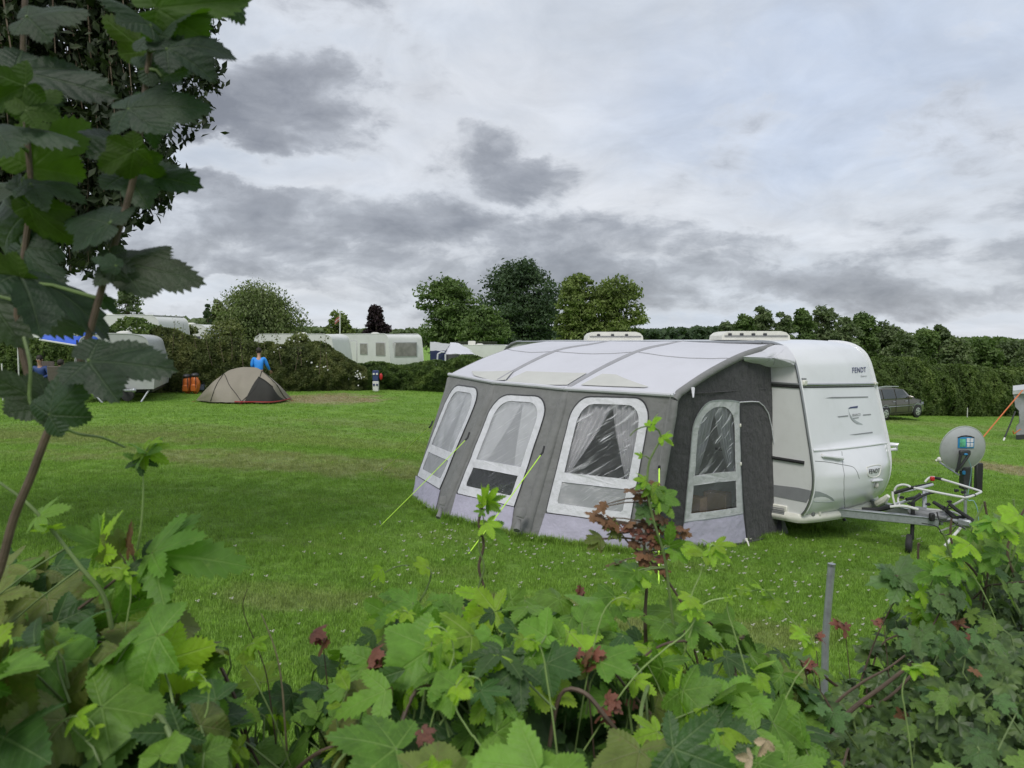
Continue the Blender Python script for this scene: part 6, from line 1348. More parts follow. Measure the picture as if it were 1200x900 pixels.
def hopset(m_, sd, pre): return ([leaf_mesh('leaf_'+pre, HOP5, .40, m_, sd+k, 7, .045, .27, droop=.2+.18*k, fold=.15+.1*(k % 2), wave=.07) for k in range(3)]
    + [leaf_mesh('leaf_'+pre, [(-108, .68), (-52, .88), (0, 1.), (52, .88), (108, .68)], .66, m_, sd+9+k, 7, .04, .28, droop=.3+.2*k, wave=.08) for k in range(2)] + [leaf_mesh('leaf_'+pre, HOP3, .36, m_, sd+20+k, 7, .045, .32, droop=.25+.2*k, wave=.05) for k in range(2)])
S_hop, S_hopl, S_hopd, S_hopb = hopset(M_hop, 1, 'hop'), hopset(M_hopl, 40, 'young'), hopset(M_hopd, 80, 'old'), hopset(M_hopb, 120, 'bronze')
S_rnd = [leaf_mesh('leaf_round', [(-118, .72), (-60, .88), (0, 1.), (60, .88), (118, .72)], .82, m_, 600+k, 8, .03, .24, droop=.25+.25*k, fold=.2, wave=.11) for k in range(3) for m_ in (M_hop, M_hopb, M_hopd)]
S_bram = [leaf_mesh('leaf_bramble', [(0, 1.)], .5, m_, 640+k, 9, .035, .42, droop=.3+.3*k, fold=.3, wave=.1, base_r=.06) for k in range(2) for m_ in (M_hop, M_hopd, M_hopl)]
S_haz = [leaf_mesh('leaf_hazel', [(-105, .50), (-50, .74), (0, 1.), (50, .74), (105, .50)], .84, M_haz, 200+k, 7, .035, .30, fold=.22-.1*(k % 3), droop=.25+.22*(k % 4), wave=.10, base_r=.2) for k in range(6)]
M_hazg = bigleaf_mat('hazel_backlit_underside', (.055, .100, .020), (.06, .11, .02), (.09, .14, .04), rough=.6, trans=.5, tcol=(1.2, 1.6, .3))  # brighter, greener hazel copy; light passing through the leaf is painted into its colour
S_hazg = [leaf_mesh('leaf_hazel', [(-105, .50), (-50, .74), (0, 1.), (50, .74), (105, .50)], .84, M_hazg, 230+k, 7, .035, .30, fold=.2, droop=.25+.2*(k % 3), wave=.10, base_r=.2) for k in range(6)]
FM = [(-110, .50), (-52, .86), (0, 1.), (52, .86), (110, .50)]
def mapset(m_, sd, pre): return [leaf_mesh('leaf_'+pre, FM, .44, m_, sd+k, 3, .06, .36, droop=.15+.2*k, fold=.12, wave=.07) for k in range(4)]
S_map, S_mapl, S_red, S_brn = mapset(M_map, 300, 'maple'), mapset(M_mapl, 320, 'maple'), mapset(M_red, 340, 'red'), mapset(M_brn, 360, 'withered')
S_dead = [leaf_mesh('leaf_dead', HOP3, .5, M_dead, 400+k, 5, .05, .35, droop=.9, fold=.6, wave=.2, curl=.6) for k in range(2)]
M_stem = mat('green_vine_stem', (.13, .19, .06), .55, var=.3, vs=30, bump=.3, bs=120); M_stemb = mat('brown_stem', (.095, .066, .045), .7, var=.3, vs=30, bump=.5, bs=80, bd=.003); M_stemd = mat('dry_stalk', (.34, .27, .17), .75, var=.3, vs=25)
M_tend = mat('pale_tendril', (.24, .34, .11), .5, var=.2, vs=30)
rg = random.Random(77)
def put_leaf(T, me, base, tipd, nrm, size, name='leaf', xs=1.):
    t_ = V(tipd).normalized(); n_ = V(nrm); n_ = (n_-t_*n_.dot(t_)).normalized(); x = t_.cross(n_)
    M = Matrix(((x.x, t_.x, n_.x, base[0]), (x.y, t_.y, n_.y, base[1]), (x.z, t_.z, n_.z, base[2]), (0, 0, 0, 1))) @ Matrix.Diagonal((size*xs, size, size, 1))
    o = bpy.data.objects.new(name, me); COL.objects.link(o); o.parent = T; o.matrix_basis = MW[T.name].inverted() @ M; return o
def rndleaf(T, sets, p, size, tilt=.6, droop=.35):
    n_ = V((rg.gauss(0, .38), -tilt+rg.gauss(0, .30), .8+rg.gauss(0, .18))); a = rg.uniform(0, 2*pi); t_ = V((cos(a), sin(a)*.8-.35, -droop+rg.gauss(0, .25)))
    return put_leaf(T, rg.choice(sets), p, t_, n_, size)
# canopy of the bank of climbers in front of the camera: silhouette row per column
SIL = [(-120, 650), (-60, 660), (0, 690), (60, 680), (110, 690), (160, 690), (220, 715), (255, 765), (300, 815), (350, 812), (400, 775), (440, 735), (480, 715), (540, 715), (600, 712), (660, 712), (720, 728), (770, 725), (820, 732), (870, 752), (920, 795), (980, 800), (1020, 765), (1055, 735), (1090, 700), (1130, 668), (1170, 650), (1240, 630), (1330, 620)]
def sil(px): return float(np.interp(px, [a for a, _ in SIL], [c for _, c in SIL]))
def rdep(px): return float(np.interp(px, [-100, 300, 700, 950, 1060, 1250], [1.35, 1.45, 1.5, 1.7, 2.05, 2.25]))
def surf(px, d):
    R_ = rdep(px); zr = CAMZ-(sil(px)-400)/FPX*R_; x = (px-600)/FPX*d
    z = zr+.05*mnoise.noise(V((x*3.2, d*3.2, 1)))+.03*mnoise.noise(V((x*9, d*9, 4)))-.08*max(0, (R_-d)-.45)
    if d > R_: z -= (d-R_)*2.2
    return V((x, d, z))
def bank(name, label, cat, x0, x1, n, sets, size, group=None, dmin=.82, tilt=.6, stemmat=None, over=.0, below=.22, petn=True):
    base = surf((x0+x1)/2, 1.2); g_ = V((base.x, base.y, ground(base.x, base.y))); T = thing(name, label, cat, g_, 0, group); pts = []
    pt = MB()
    for i in range(n):
        px = rg.uniform(x0, x1); R_ = rdep(px); d = dmin+(R_+.10-dmin)*rg.random()**.85; s_ = surf(px, d)
        if mnoise.noise(V((s_.x*5.5, d*5.5, 8)))+.35*mnoise.noise(V((s_.x*15, d*15, 2))) < -.13: continue
        dp = rg.random()**1.6*below; p = s_-V((rg.gauss(0, .01), rg.gauss(0, .01), dp-.02-.03*rg.random()))
        tot_ = sum(w_ for _, w_ in sets); k = rg.random()*tot_; st = sets[-1][0]
        for s__, w_ in sets:
            k -= w_
            if k < 0: st = s__; break
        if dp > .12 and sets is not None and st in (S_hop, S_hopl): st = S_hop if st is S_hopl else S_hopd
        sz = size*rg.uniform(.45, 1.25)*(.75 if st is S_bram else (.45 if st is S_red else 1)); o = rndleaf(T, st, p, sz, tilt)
        pts.append(p)
        e = p+V((rg.gauss(0, .03), rg.gauss(0, .03), -rg.uniform(.05, .10))); pt.tube([p+V((0, 0, .001)), p.lerp(e, .5)+V((rg.gauss(0, .008), rg.gauss(0, .008), .006)), e], [.0012, .0016, .002], 4, cap=False)
    pt.build('petioles', M_stem, T, kind='stuff')
    # bines wandering through the canopy
    for i in range(max(3, n//40)):
        px = rg.uniform(x0, x1); d = rg.uniform(dmin, rdep(px)); q = []; an = rg.uniform(0, 2*pi)
        for k in range(9):
            s_ = surf(px, d); q.append(s_+V((0, 0, -.03+.03*sin(k*1.3)))); an += rg.gauss(0, .5); px += cos(an)*30; d += sin(an)*.05; d = min(max(d, .75), rdep(px))
        q = [q[0]+(q[0]-q[1])*.5-V((0, 0, .10))]+q; b = MB(); b.tube(cr(q, 4), .0024 if i % 3 else .0034, 6); b.build('stem', stemmat or (M_stem if i % 2 else M_stemb), T)
    return T
H1, H2, H3, H4 = S_hop, S_hopl, S_hopd, S_hopb
bank('hop_vine', 'hop vine with large mid-green and bronzed leaves filling the lower left corner', 'climbing plant', -110, 250, 299, [(H1, 4), (H2, 1.6), (H3, 3), (H4, .7), (S_rnd, 3.5), (S_bram, 1)], .078, 'hop vines along the bottom of the photo')
bank('hop_vine', 'low sparse hop vine between the left corner clump and the central clump', 'climbing plant', 235, 430, 150, [(H1, 4), (H2, 1.6), (H3, 3), (S_rnd, 2), (S_bram, 2)], .070, 'hop vines along the bottom of the photo')
bank('hop_vine', 'dense hop vine with bright young leaves left of the bottom centre', 'climbing plant', 400, 610, 290, [(H1, 5), (H2, 2.2), (H3, 3), (S_rnd, 2), (S_bram, 1.5), (S_red, .15)], .074, 'hop vines along the bottom of the photo')
bank('hop_vine', 'dense hop vine with big toothed leaves right of the bottom centre below the awning', 'climbing plant', 590, 800, 290, [(H1, 5), (H2, 1.4), (H3, 2.5), (S_rnd, 3), (S_bram, 1.2), (S_red, .15)], .078, 'hop vines along the bottom of the photo')
bank('hop_vine', 'hop vine with broad dark-veined leaves left of the galvanised post', 'climbing plant', 780, 950, 235, [(H1, 5), (H2, 1.2), (H3, 3), (S_rnd, 3), (S_bram, 1.2)], .076, 'hop vines along the bottom of the photo')
bank('field_maple', 'small-leaved field maple bush filling the lower right corner', 'bush', 900, 1280, 299, [(S_map, 6), (S_mapl, 2.6), (S_brn, .35), (S_hopl, .3)], .043, None, .95, .55, M_stemb, below=.14)
# the rest of the maple: hundreds more leaves joined into one part
def leafsoup(meshes, P_, S_, r, tilt=.5):
    out = []
    tmpl = []
    for me in meshes:
        me.calc_loop_triangles(); co = np.array([v.co[:] for v in me.vertices]); tmpl.append(co[np.array([t_.vertices[:] for t_ in me.loop_triangles]).ravel()])
    for p, s_ in zip(P_, S_):
        n_ = V((r.gauss(0, .45), -tilt+r.gauss(0, .35), .75)).normalized(); a = r.uniform(0, 2*pi); t_ = V((cos(a), sin(a), -.3)); t_ = (t_-n_*t_.dot(n_)).normalized(); x = t_.cross(n_)
        out.append(r.choice(tmpl) @ np.array([x[:], t_[:], n_[:]])*s_+np.array(p))
    return np.concatenate(out)
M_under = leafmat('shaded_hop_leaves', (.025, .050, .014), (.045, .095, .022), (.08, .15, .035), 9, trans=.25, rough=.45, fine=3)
M_mu = leafmat('maple_leaf_mass', (.03, .055, .02), (.07, .12, .035), (.13, .20, .05), 12, trans=.2, rough=.42, fine=3)
mp = [o for o in COL.objects if o.name == 'field_maple'][0]
small = [leaf_mesh('tmp', FM, .46, M_mu, 500+k, 2, .05, .36, droop=.3) for k in range(3)]; smallh = [leaf_mesh('tmp', HOP5, .55, M_under, 510+k, 2, .05, .34, droop=.4) for k in range(3)]
Q, Z_ = [], []
for _ in range(3600):
    px = rg.uniform(900, 1300); d = .95+(rdep(px)+.15-.95)*rg.random(); s_ = surf(px, d); Q.append(s_-V((0, 0, .03+.34*rg.random()**1.3))); Z_.append(.038*rg.uniform(.6, 1.3))
me = fast('leaf_mass', leafsoup(small, Q, Z_, rg)-np.array(mp.location), 3, [M_mu]); link('leaf_mass', me, mp, kind='stuff')
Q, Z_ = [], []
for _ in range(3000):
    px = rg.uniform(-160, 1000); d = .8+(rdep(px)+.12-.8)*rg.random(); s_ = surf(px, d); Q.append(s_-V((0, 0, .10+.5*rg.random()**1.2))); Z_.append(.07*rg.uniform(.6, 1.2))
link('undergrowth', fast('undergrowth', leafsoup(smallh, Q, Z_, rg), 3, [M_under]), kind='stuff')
# dark soil bank and litter under the climbers
b = MB(); b.grid(lambda s, v: surf(-300+1700*s, .5+1.9*v)-V((0, 0, .72+.25*v+.05*mnoise.noise(V((s*30, v*9, 2))))), 90, 24)
o = b.build('soil_bank', mat('leaf_litter_soil', (.035, .028, .018), .95, var=.5, vs=9, bump=.8, bs=30, bd=.02)); props(o, kind='structure')

# hop climbing over the maple at the right edge, lighter
tr_ = thing('hop_vine', 'light green lobed hop vine climbing over the maple at the right edge', 'climbing plant', V((1.25, 2.1, ground(1.25, 2.1))), 0, 'hop vines along the bottom of the photo')
for i in range(95):
    px = rg.uniform(1075, 1260); yy = np.interp(px, [1075, 1100, 1140, 1180, 1260], [690, 655, 612, 600, 600])+abs(rg.gauss(0, 38)); d = 1.95+rg.uniform(-.22, .25); rndleaf(tr_, S_hopl if i % 3 == 0 else (S_mapl if i % 3 == 1 else S_hop), P(px, yy, d), .055*rg.uniform(.6, 1.25), .7)
for i in range(9):
    px = 1085+i*18; q = [P(px+rg.gauss(0, 8), 760, 1.95), P(px+rg.gauss(0, 12), 690, 1.95), P(px+rg.gauss(0, 12), 640, 1.95), P(px+rg.gauss(6, 10), np.interp(px, [1085, 1140, 1250], [640, 590, 575]), 1.95)]; b = MB(); b.tube(cr(q, 5), .003, 6); b.build('stem', M_stem if i % 2 else M_stemb, tr_)

def shoot(name, label, cat, path, d, r0, m_, leaves, group=None, dd=None):
    """path of pixels at distance d; leaves: (base px, py, tip px, py, set, normal y)"""
    pts = [P(x_, y_, (d if dd is None else d+dd*i)) for i, (x_, y_) in enumerate(path)]; low = pts[0]; T = thing(name, label, cat, V((low.x, low.y, ground(low.x, low.y))), 0, group)
    b = MB(); c = cr([low+(low-pts[1]).normalized()*.22+V((0, 0, -.12)), low+(low-pts[1]).normalized()*.08+V((0, 0, -.02))]+pts, 6); b.tube(c, list(np.linspace(r0, r0*.35, len(c))), 7); st = b.build('stem', m_, T)
    pb = MB()
    for (bx, by, tx, ty, st_, ny) in leaves:
        p0, p1 = P(bx, by, d), P(tx, ty, d-.03*rg.random()); v_ = p1-p0; put_leaf(T, rg.choice(st_), p0, v_, V((rg.gauss(0, .25), ny, .8)), v_.length)
        near = min(c, key=lambda q: (q-p0).length)
        if (near-p0).length > .004: pb.tube([near, near.lerp(p0, .5)+V((0, 0, .004)), p0], [.0016, .0013, .001], 4)
    if pb.v: pb.build('petioles', m_, T, kind='stuff')
    return T
# bramble-like maple shoot with reddish leaves standing before the awning corner
lv = []
for (cx, cy, rr, n_, s_, st_) in ((768, 600, 19, 11, 11, S_brn), (775, 630, 18, 10, 11, S_brn), (762, 580, 13, 6, 10, S_brn), (754, 617, 14, 6, 10, S_red), (702, 608, 14, 6, 11, S_brn), (722, 622, 14, 5, 10, S_hopb), (702, 640, 8, 2, 20, S_hopb), (735, 640, 20, 6, 10, S_brn), (785, 655, 12, 4, 11, S_red), (760, 658, 20, 7, 12, S_brn), (762, 600, 14, 5, 12, S_map)):
    for _ in range(n_):
        x_, y_ = rg.gauss(cx, rr*.6), rg.gauss(cy, rr*.6); a = rg.uniform(-.6, 3.7); lv.append((x_, y_, x_+cos(a)*s_, y_+abs(sin(a))*s_*.7, st_, -.9))
shoot('maple_shoot', 'upright maple shoot with reddish brown leaves in front of the awning corner', 'shoot', [(757, 760), (756, 720), (758, 680), (755, 640), (760, 600), (757, 570)], 1.55, .005, M_stemb, lv)
shoot('maple_shoot', 'side shoot with withered leaves leaning left from the reddish brown shoot', 'shoot', [(810, 730), (795, 700), (770, 665), (740, 640), (722, 618), (706, 606)], 1.56, .0035, M_stemb, [(700, 604, 690, 612, S_brn, -.9), (712, 612, 722, 622, S_brn, -.9)])
lv = [(760, 500, 769, 494, S_hopl, -.9), (764, 497, 772, 488, S_hopl, -.9), (775, 512, 790, 520, S_hopl, -.9), (776, 514, 786, 508, S_hopl, -.8), (756, 566, 745, 572, S_hop, -.8), (757, 563, 744, 560, S_hopl, -.8), (764, 570, 770, 590, S_hopl, -.9), (768, 572, 778, 585, S_hop, -.8),
      (775, 582, 797, 590, S_hop, -.9), (776, 590, 790, 606, S_hop, -.9), (778, 585, 772, 600, S_hopl, -.9), (744, 672, 712, 664, S_hop, -.5), (748, 668, 772, 680, S_hop, -.5), (746, 672, 742, 698, S_hopl, -.7), (784, 640, 786, 615, S_hop, -.8), (800, 640, 830, 648, S_hopl, -.4), (790, 645, 806, 660, S_hop, -.6), (752, 535, 744, 530, S_hopl, -.8)]
shoot('hop_shoot', 'young hop tip twining up the reddish shoot and hooking over left', 'shoot', [(785, 700), (778, 650), (766, 610), (759, 575), (760, 545), (767, 528), (774, 515), (772, 505), (764, 501), (755, 500), (745, 504), (738, 511)], 1.53, .0032, M_stem, lv)
# twisted bine left of centre
tw = [(564+3*sin(k*.9), 730-k*7.5) for k in range(20)]; tw2 = [(564-3*sin(k*.9), 730-k*7.5) for k in range(19)]
T = shoot('hop_shoot', 'twisted pair of hop stems rising upright in front of the middle awning window', 'shoot', tw, 1.45, .0028, M_stem, [(568, 592, 560, 580, S_hopl, -.9), (571, 588, 580, 572, S_hopl, -.9), (572, 590, 590, 578, S_hop, -.8), (566, 600, 555, 598, S_hop, -.8), (571, 612, 578, 632, S_hopl, -.9), (575, 618, 600, 636, S_hop, -.5), (565, 585, 566, 572, S_hopl, -.9)])
b = MB(); b.tube([P(x_, y_, 1.455) for x_, y_ in tw2], .0026, 6); b.build('stem', M_stemb, T)
shoot('hop_shoot', 'pale tendril shoot arching out over the lawn left of the twisted stems', 'shoot', [(484, 770), (486, 720), (500, 690), (505, 672), (498, 664), (480, 662), (460, 666), (432, 684)], 1.40, .0026, M_stem, [(500, 664, 484, 660, S_hopl, -.6), (447, 668, 431, 684, S_hopl, -.5), (492, 663, 475, 656, S_hopl, -.4)])
shoot('hop_shoot', 'pale thin hop shoot reaching right over the lawn towards the galvanised post', 'shoot', [(808, 740), (825, 708), (860, 699), (892, 691), (905, 700), (920, 718), (938, 737)], 1.5, .0022, M_tend, [(893, 691, 884, 683, S_hopl, -.6), (896, 692, 907, 688, S_hopl, -.6), (905, 702, 902, 716, S_hopl, -.6), (880, 694, 872, 686, S_hopl, -.6), (936, 735, 928, 738, S_hopl, -.7), (940, 735, 950, 731, S_hopl, -.7)])
shoot('hop_shoot', 'pale hop shoot with curled tip rising beside the big leaves right of the reddish shoot', 'shoot', [(800, 770), (812, 730), (810, 700), (820, 675), (826, 655), (832, 640), (822, 632)], 1.48, .0024, M_tend, [(832, 645, 858, 655, S_hopl, -.5), (826, 650, 806, 645, S_hopl, -.5), (838, 640, 862, 634, S_tend if False else S_hopl, -.4), (812, 705, 795, 712, S_hopl, -.7), (808, 715, 826, 722, S_hopl, -.7)])
shoot('hop_shoot', 'small hop sprout with a few soft leaves above the lawn at left', 'shoot', [(150, 690), (160, 650), (166, 610), (168, 570), (167, 545)], 1.25, .003, M_tend, [(166, 540, 146, 530, S_hop, -.8), (166, 538, 165, 556, S_hopd, -.8), (168, 535, 185, 522, S_hop, -.6), (170, 528, 196, 540, S_hopl, -.9), (168, 528, 150, 518, S_hop, -.5), (175, 520, 188, 515, S_hopl, -.5), (160, 645, 150, 655, S_hopl, -.6)])
shoot('hop_shoot', 'hop runner with long pointed leaves leaning over the lawn below the sprout', 'shoot', [(60, 740), (110, 700), (150, 668), (175, 655), (200, 640)], 1.2, .0035, M_stemb, [(178, 648, 235, 618, S_hop, -.5), (180, 650, 280, 650, S_hop, -.7), (170, 655, 212, 668, S_hopd, -.8), (125, 690, 96, 672, S_hop, -.6), (118, 640, 70, 612, S_hop, -.5), (110, 650, 140, 596, S_hopl, -.4), (150, 640, 158, 612, S_brn, -.5), (140, 648, 122, 625, S_hopb, -.7), (165, 668, 195, 690, S_hopl, -.7), (150, 672, 130, 700, S_hop, -.8)])
shoot('hop_shoot', 'thick green hop stem climbing diagonally at the left edge', 'shoot', [(135, 760), (122, 700), (95, 665), (60, 620), (30, 588), (0, 566), (-30, 545)], 1.15, .0045, M_stem, [(60, 620, 48, 612, S_hopl, -.6), (-5, 700, 38, 690, S_hopb, -.8), (-10, 750, 28, 745, S_hopb, -.8), (45, 605, 78, 590, S_hop, -.6)])
shoot('dry_stalk', 'dry pale stalk standing above the low vine left of the central clump', 'stalk', [(334, 850), (330, 800), (322, 760), (306, 719)], 1.3, .0024, M_stemd, [])
shoot('dry_stalk', 'thin dark stalk leaning beside the dry pale stalk', 'stalk', [(318, 830), (312, 790), (302, 760), (285, 715), (290, 690)], 1.3, .0016, M_stemb, [])
for i, (path, d_) in enumerate((([(1010, 800), (1045, 780), (1085, 745), (1110, 700)], 1.7), ([(1000, 830), (1040, 800), (1075, 770), (1080, 750)], 1.5), ([(1015, 780), (1030, 740), (1048, 705), (1060, 680)], 1.9))):
    shoot('maple_branch', ('brown maple branch sweeping up to the right through the corner bush', 'thicker red-brown branch low in the right corner bush', 'thin bare twig rising at the left side of the right corner bush')[i], 'branch', path, d_, (.004, .0065, .003)[i], M_stemb, [(path[-1][0]+rg.gauss(0, 8), path[-1][1]+rg.gauss(0, 8), path[-1][0]+rg.gauss(0, 20), path[-1][1]+rg.gauss(0, 12), S_map, -.7) for _ in range(8)])
# clusters of small red new leaves
red_lab = {0: 'left of the central clump', 1: 'on the lawn side of the central clump', 2: 'low among the central hop leaves', 3: 'lowest, near the bottom centre', 4: 'beside the foot of the galvanised post', 5: 'right behind the galvanised post', 6: 'on the bare twig at right', 7: 'in the middle of the right corner bush', 8: 'above the red-brown branch at right', 9: 'left beside the galvanised post', 10: 'near the base of the yellow-green leaf at left'}
for i, (cx, cy, n_, sp, s_, d_) in enumerate(((378, 747, 10, 9, 15, 1.35), (684, 700, 8, 9, 14, 1.6), (686, 775, 14, 13, 17, 1.25), (716, 828, 14, 15, 18, 1.2), (944, 780, 9, 7, 12, 1.6), (990, 733, 6, 7, 14, 1.9), (1035, 725, 4, 5, 10, 1.85), (1122, 733, 9, 8, 13, 1.7), (1080, 756, 7, 6, 12, 1.65), (955, 745, 4, 4, 10, 1.9), (440, 780, 8, 10, 14, 1.25))):
    lv = []
    for _ in range((n_+1)//2): x_, y_ = rg.gauss(cx, sp*.6), rg.gauss(cy, sp*.6); a = rg.uniform(0, 6.3); lv.append((x_, y_, x_+cos(a)*s_*.7, y_+sin(a)*s_*.5, S_red if rg.random() < .75 else S_brn, -.8))
    shoot('red_shoot', 'tuft of small red young leaves '+red_lab[i], 'shoot', [(cx+6, cy+60), (cx+3, cy+30), (cx, cy)], d_, .002, M_stemb, lv, 'tufts of red young leaves')
dl = thing('dead_leaf', 'curled dead pale leaf at the bottom edge right of centre', 'leaf', P(885, 885, 1.0)); put_leaf(dl, S_dead[0], P(898, 868, 1.05), V((-.3, -.1, -.6)), V((.2, -.9, .5)), .026); put_leaf(dl, S_dead[1], P(880, 890, 1.0), V((-.6, -.1, .2)), V((.2, -.9, .5)), .022)
# loose tendrils and runners lying over the leaves
tl = ('left corner', 'left corner, higher one', 'gap left of the central clump', 'central clump', 'central clump, over the big leaves', 'bottom centre', 'clump below the awning', 'clump below the awning, right part', 'leaves left of the metal post', 'foot of the metal post', 'right corner bush', 'top of the right corner bush', 'left edge of the central clump', 'bottom left')
for i, (px, py, d_, ln, a0) in enumerate(((40, 880, .95, 150, 55), (150, 720, 1.2, 110, 80), (300, 800, 1.3, 90, 120), (520, 800, 1.15, 130, 70), (560, 870, 1.0, 150, 130), (640, 790, 1.1, 90, 100), (700, 740, 1.3, 100, 75), (780, 760, 1.25, 120, 35), (860, 740, 1.35, 90, 110), (930, 800, 1.4, 110, 60), (1060, 830, 1.3, 100, 100), (1150, 690, 1.8, 110, 120), (455, 760, 1.3, 90, 95), (230, 860, 1.0, 130, 60))):
    r0 = random.Random(i+300); a = radians(a0); q = [(px, py)]; n_ = 16
    for k in range(n_):
        q.append((q[-1][0]+cos(a)*ln/n_*(1-.5*k/n_), q[-1][1]-sin(a)*ln/n_*(1-.5*k/n_))); a += r0.uniform(-.12, .12)+(.16 if i % 2 else -.16)*(k/n_)*3.2
    lv = [(q[k][0], q[k][1], q[k][0]+r0.uniform(-14, 14), q[k][1]+r0.uniform(2, 12), S_hopl, -.7) for k in (8, 9, 12, 13)]
    shoot('tendril', 'thin pale green tendril curling above the '+tl[i], 'tendril', q, d_-.05, .0014, M_tend, lv, 'pale tendrils over the climbers')
# galvanised post
pp0 = P(966, 800, 2.9); pp0.z = ground(pp0.x, pp0.y)-.05; ps = thing('metal_post', 'short galvanised metal post leaning slightly, sticking out of the bush at right', 'post', pp0)
b = MB(); b.tube([pp0, P(967.5, 745, 2.9), P(974.5, 662, 2.9)], .0135, 14); b.build('tube', m_galv, ps); b = MB(); b.tube([P(974.4, 663.5, 2.9), P(974.6, 660.5, 2.9)], .0145, 14); b.build('end_cap', m_silver, ps)

# ---------------------------------------------------------------- hazel at the left edge, close to the camera
hz = thing('hazel_shrub', 'tall hazel shrub close to the camera with huge dark toothed leaves along the left edge', 'shrub', V((-.62, .98, ground(-.62, .98))))
b = MB(); ms = [(-25, 740), (0, 667), (16, 608), (37, 557), (56, 507), (76, 466), (96, 420), (116, 350), (133, 290), (150, 235), (160, 190), (166, 140), (176, 60), (190, -20)]
c = cr([P(-40, 900, .95)]+[P(x_, y_, .95) for x_, y_ in ms], 4); b.tube(c, list(np.linspace(.0056, .0032, len(c))), 9); b.build('stem', M_stemb, hz)
s2 = cr([P(x_, y_, 1.0) for x_, y_ in ((58, 500), (48, 482), (30, 430), (20, 370), (28, 300), (36, 230), (32, 160), (27, 80), (30, -20))], 4); b = MB(); b.tube(s2, list(np.linspace(.0045, .0034, len(s2))), 8); b.build('stem', M_stemb, hz)
big = [  # base px, py, tip px, py, length scale, normal (x, y, z)
 (104, 424, 208, 432, 1.0, (.1, -.75, .65)), (139, 309, 231, 314, 1.0, (-.1, -.7, .7)), (-14, 350, 102, 372, .92, (.2, -.75, .6)), (22, 322, 142, 360, .95, (.1, -.45, .9)), (60, 478, -14, 438, 1.1, (0, -.8, .6)), (58, 486, 96, 446, 1.2, (.3, -.8, .4)),
 (18, 84, 140, 112, 1.0, (.1, -.8, .55)), (36, 196, 94, 150, 1.2, (.1, -.9, -.35)), (-6, 150, 86, 142, .9, (0, -.5, .85)), (150, 178, 98, 138, 1.1, (-.1, -.6, .8)), (158, 176, 108, 200, 1.0, (.1, -.9, -.3)), (158, 182, 190, 212, 1.1, (0, -.9, -.4)),
 (148, 204, 234, 216, 1.05, (0, -.75, .65)), (150, 128, 228, 112, 1.1, (.1, -.8, .5)), (170, 120, 176, 168, 1.1, (0, -.85, .4)), (196, 58, 268, 40, 1.05, (0, -.8, .45)), (178, 40, 238, 8, 1.1, (0, -.7, .6)), (172, 60, 120, 22, 1.1, (0, -.9, -.2)),
 (184, 10, 288, -6, 1.0, (0, -.85, -.2)), (248, -30, 290, 18, 1.1, (.3, -.8, .4)), (176, 30, 128, -10, 1.2, (0, -.7, .7)), (36, 216, 84, 214, 1.1, (0, -.6, .75)), (30, 220, -20, 222, 1.2, (0, -.6, .75)), (128, 262, 76, 250, 1.1, (0, -.7, .5)), (132, 272, 152, 250, 1.0, (0, -.8, .5)),
 (136, 312, 110, 302, 1.1, (0, -.9, .3)), (34, 240, 86, 290, 1.0, (0, -.9, -.2)), (30, 250, -20, 300, 1.2, (.2, -.9, .1)), (24, 330, -16, 300, 1.2, (.2, -.9, -.2)), (32, 20, 90, 10, 1.2, (0, -.8, .6)), (30, 100, -14, 120, 1.3, (0, -.9, -.3)),
 (172, 80, 222, 70, 1.1, (0, -.9, .2)), 
 (26, 290, 60, 330, 1.1, (0, -.9, .1)), (130, 300, 142, 345, .9, (0, -.9, .2)), (120, 350, 142, 372, .8, (0, -.9, .2)), (30, 130, 70, 100, 1.0, (0, -.9, -.2)), (190, 90, 214, 40, 1.0, (0, -.9, .2))]
pb = MB()
for i, (bx, by, tx, ty, k_, n_) in enumerate(big):
    d_ = .95+.05*((i*7) % 5-2)/2; p0, p1 = P(bx, by, d_), P(tx, ty, d_-.03+.02*(i % 4)); v_ = (p1-p0); put_leaf(hz, (S_haz if n_[2] > .05 else S_hazg)[i % 6], p0, v_, V(n_), v_.length*k_*1.02, xs=(.66, .78, .70, .84)[i % 4])
    near = min(c+s2, key=lambda q: (q-p0).length); pb.tube([near, near.lerp(p0, .6)+V((0, 0, .004)), p0], [.0026, .002, .0018], 6)
pb.build('petioles', M_stem, hz, kind='stuff')
b = MB(); b.tube(cr([P(60, 494, .96), P(90, 508, 1.0), P(120, 513, 1.05), P(146, 524, 1.12)], 4), .0016, 6); b.build('side_shoot', M_stem, hz)
b = MB(); b.tube(cr([P(28, 395, .97), P(36, 430, .96), P(35, 470, .96), P(50, 490, .96)], 4), .0022, 6); b.build('side_shoot', M_stem, hz)
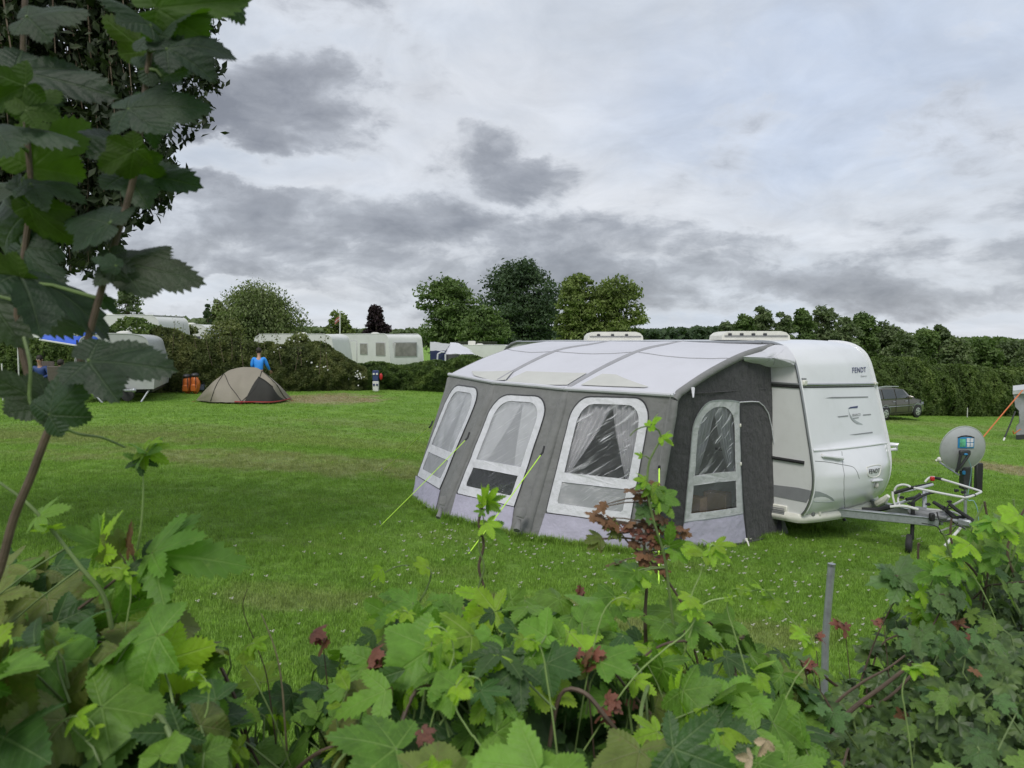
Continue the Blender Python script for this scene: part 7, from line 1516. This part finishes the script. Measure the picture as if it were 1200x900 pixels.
# pale scrub stems in the grass at the left edge
# ---------------------------------------------------------------- overhanging tree, branches coming in at the top left
ot = thing('overhanging_tree', 'dark small-leaved tree whose hanging branches fill the top left corner behind the hazel', 'tree', V((-7.2, 7.4, ground(-7.2, 7.4))))
o0 = V(ot.location); b = MB(); tk = cr([o0-V((0, 0, .3)), o0+V((.2, 0, 2.)), o0+V((.5, 0, 4.2)), o0+V((1.1, -.2, 6.2))], 5); b.tube(tk, list(np.linspace(.24, .11, len(tk))), 12); tko = b.build('trunk', m_bark, ot)
rt_ = random.Random(5); tips = []; LQ = []
bound = [(262, 0), (252, 60), (248, 150), (214, 175), (208, 205), (178, 258), (150, 262), (128, 290), (100, 318), (60, 330), (0, 340), (-200, 420)]
def lowy(px): 
    xs_ = [q[0] for q in bound][::-1]; return float(np.interp(px, xs_, [q[1] for q in bound][::-1]))
twb = MB()
for i in range(26):
    px = rt_.uniform(-260, 240); d_ = rt_.uniform(5.9, 7.4); top = P(px, -150-rt_.random()*60, d_); st = tk[rt_.randint(8, len(tk)-1)]; mid = st.lerp(top, .55)+V((0, 0, .5)); b = MB(); lim = cr([st, mid, top], 6); b.tube(lim, list(np.linspace(.06, .014, len(lim))), 6); b.build('limb', m_bark, tko)
    for k in range(9):
        q0 = top.lerp(mid, rt_.random()*.35); px2 = px+rt_.gauss(0, 26); px2 = min(px2, 250); yl = lowy(px2)-abs(rt_.gauss(0, 45)) if rt_.random() > .25 else lowy(px2)-5; yl = max(yl, 10)
        q2 = P(px2, yl, d_+rt_.gauss(0, .2)); q1 = q0.lerp(q2, .5)+V((rt_.gauss(0, .1), rt_.gauss(0, .1), .12)); tw_ = cr([q0, q1, q2], 7); twb.tube(tw_, list(np.linspace(.009, .002, len(tw_))), 4, cap=False)
        for q in range(250):
            f = rt_.random()**.75*(len(tw_)-1.001); p_ = tw_[int(f)].lerp(tw_[int(f)+1], f % 1); LQ.append((p_.x+rt_.gauss(0, .055), p_.y+rt_.gauss(0, .055), p_.z+rt_.gauss(0, .05)))
twb.build('twigs', m_twig, ot, kind='stuff')
l_over = leafmat('overhanging_leaf', (.012, .020, .008), (.024, .038, .013), (.05, .07, .024), 1.5, trans=.16)
LQ = np.array(LQ); u_ = (LQ[:, 0]/LQ[:, 1])*FPX+600
link('leaves', fast('leaves', leafcloud(LQ, .052, np.random.default_rng(9), None, 0, .9, 1.7)-np.array(o0), 3, [l_over]), ot, kind='stuff')
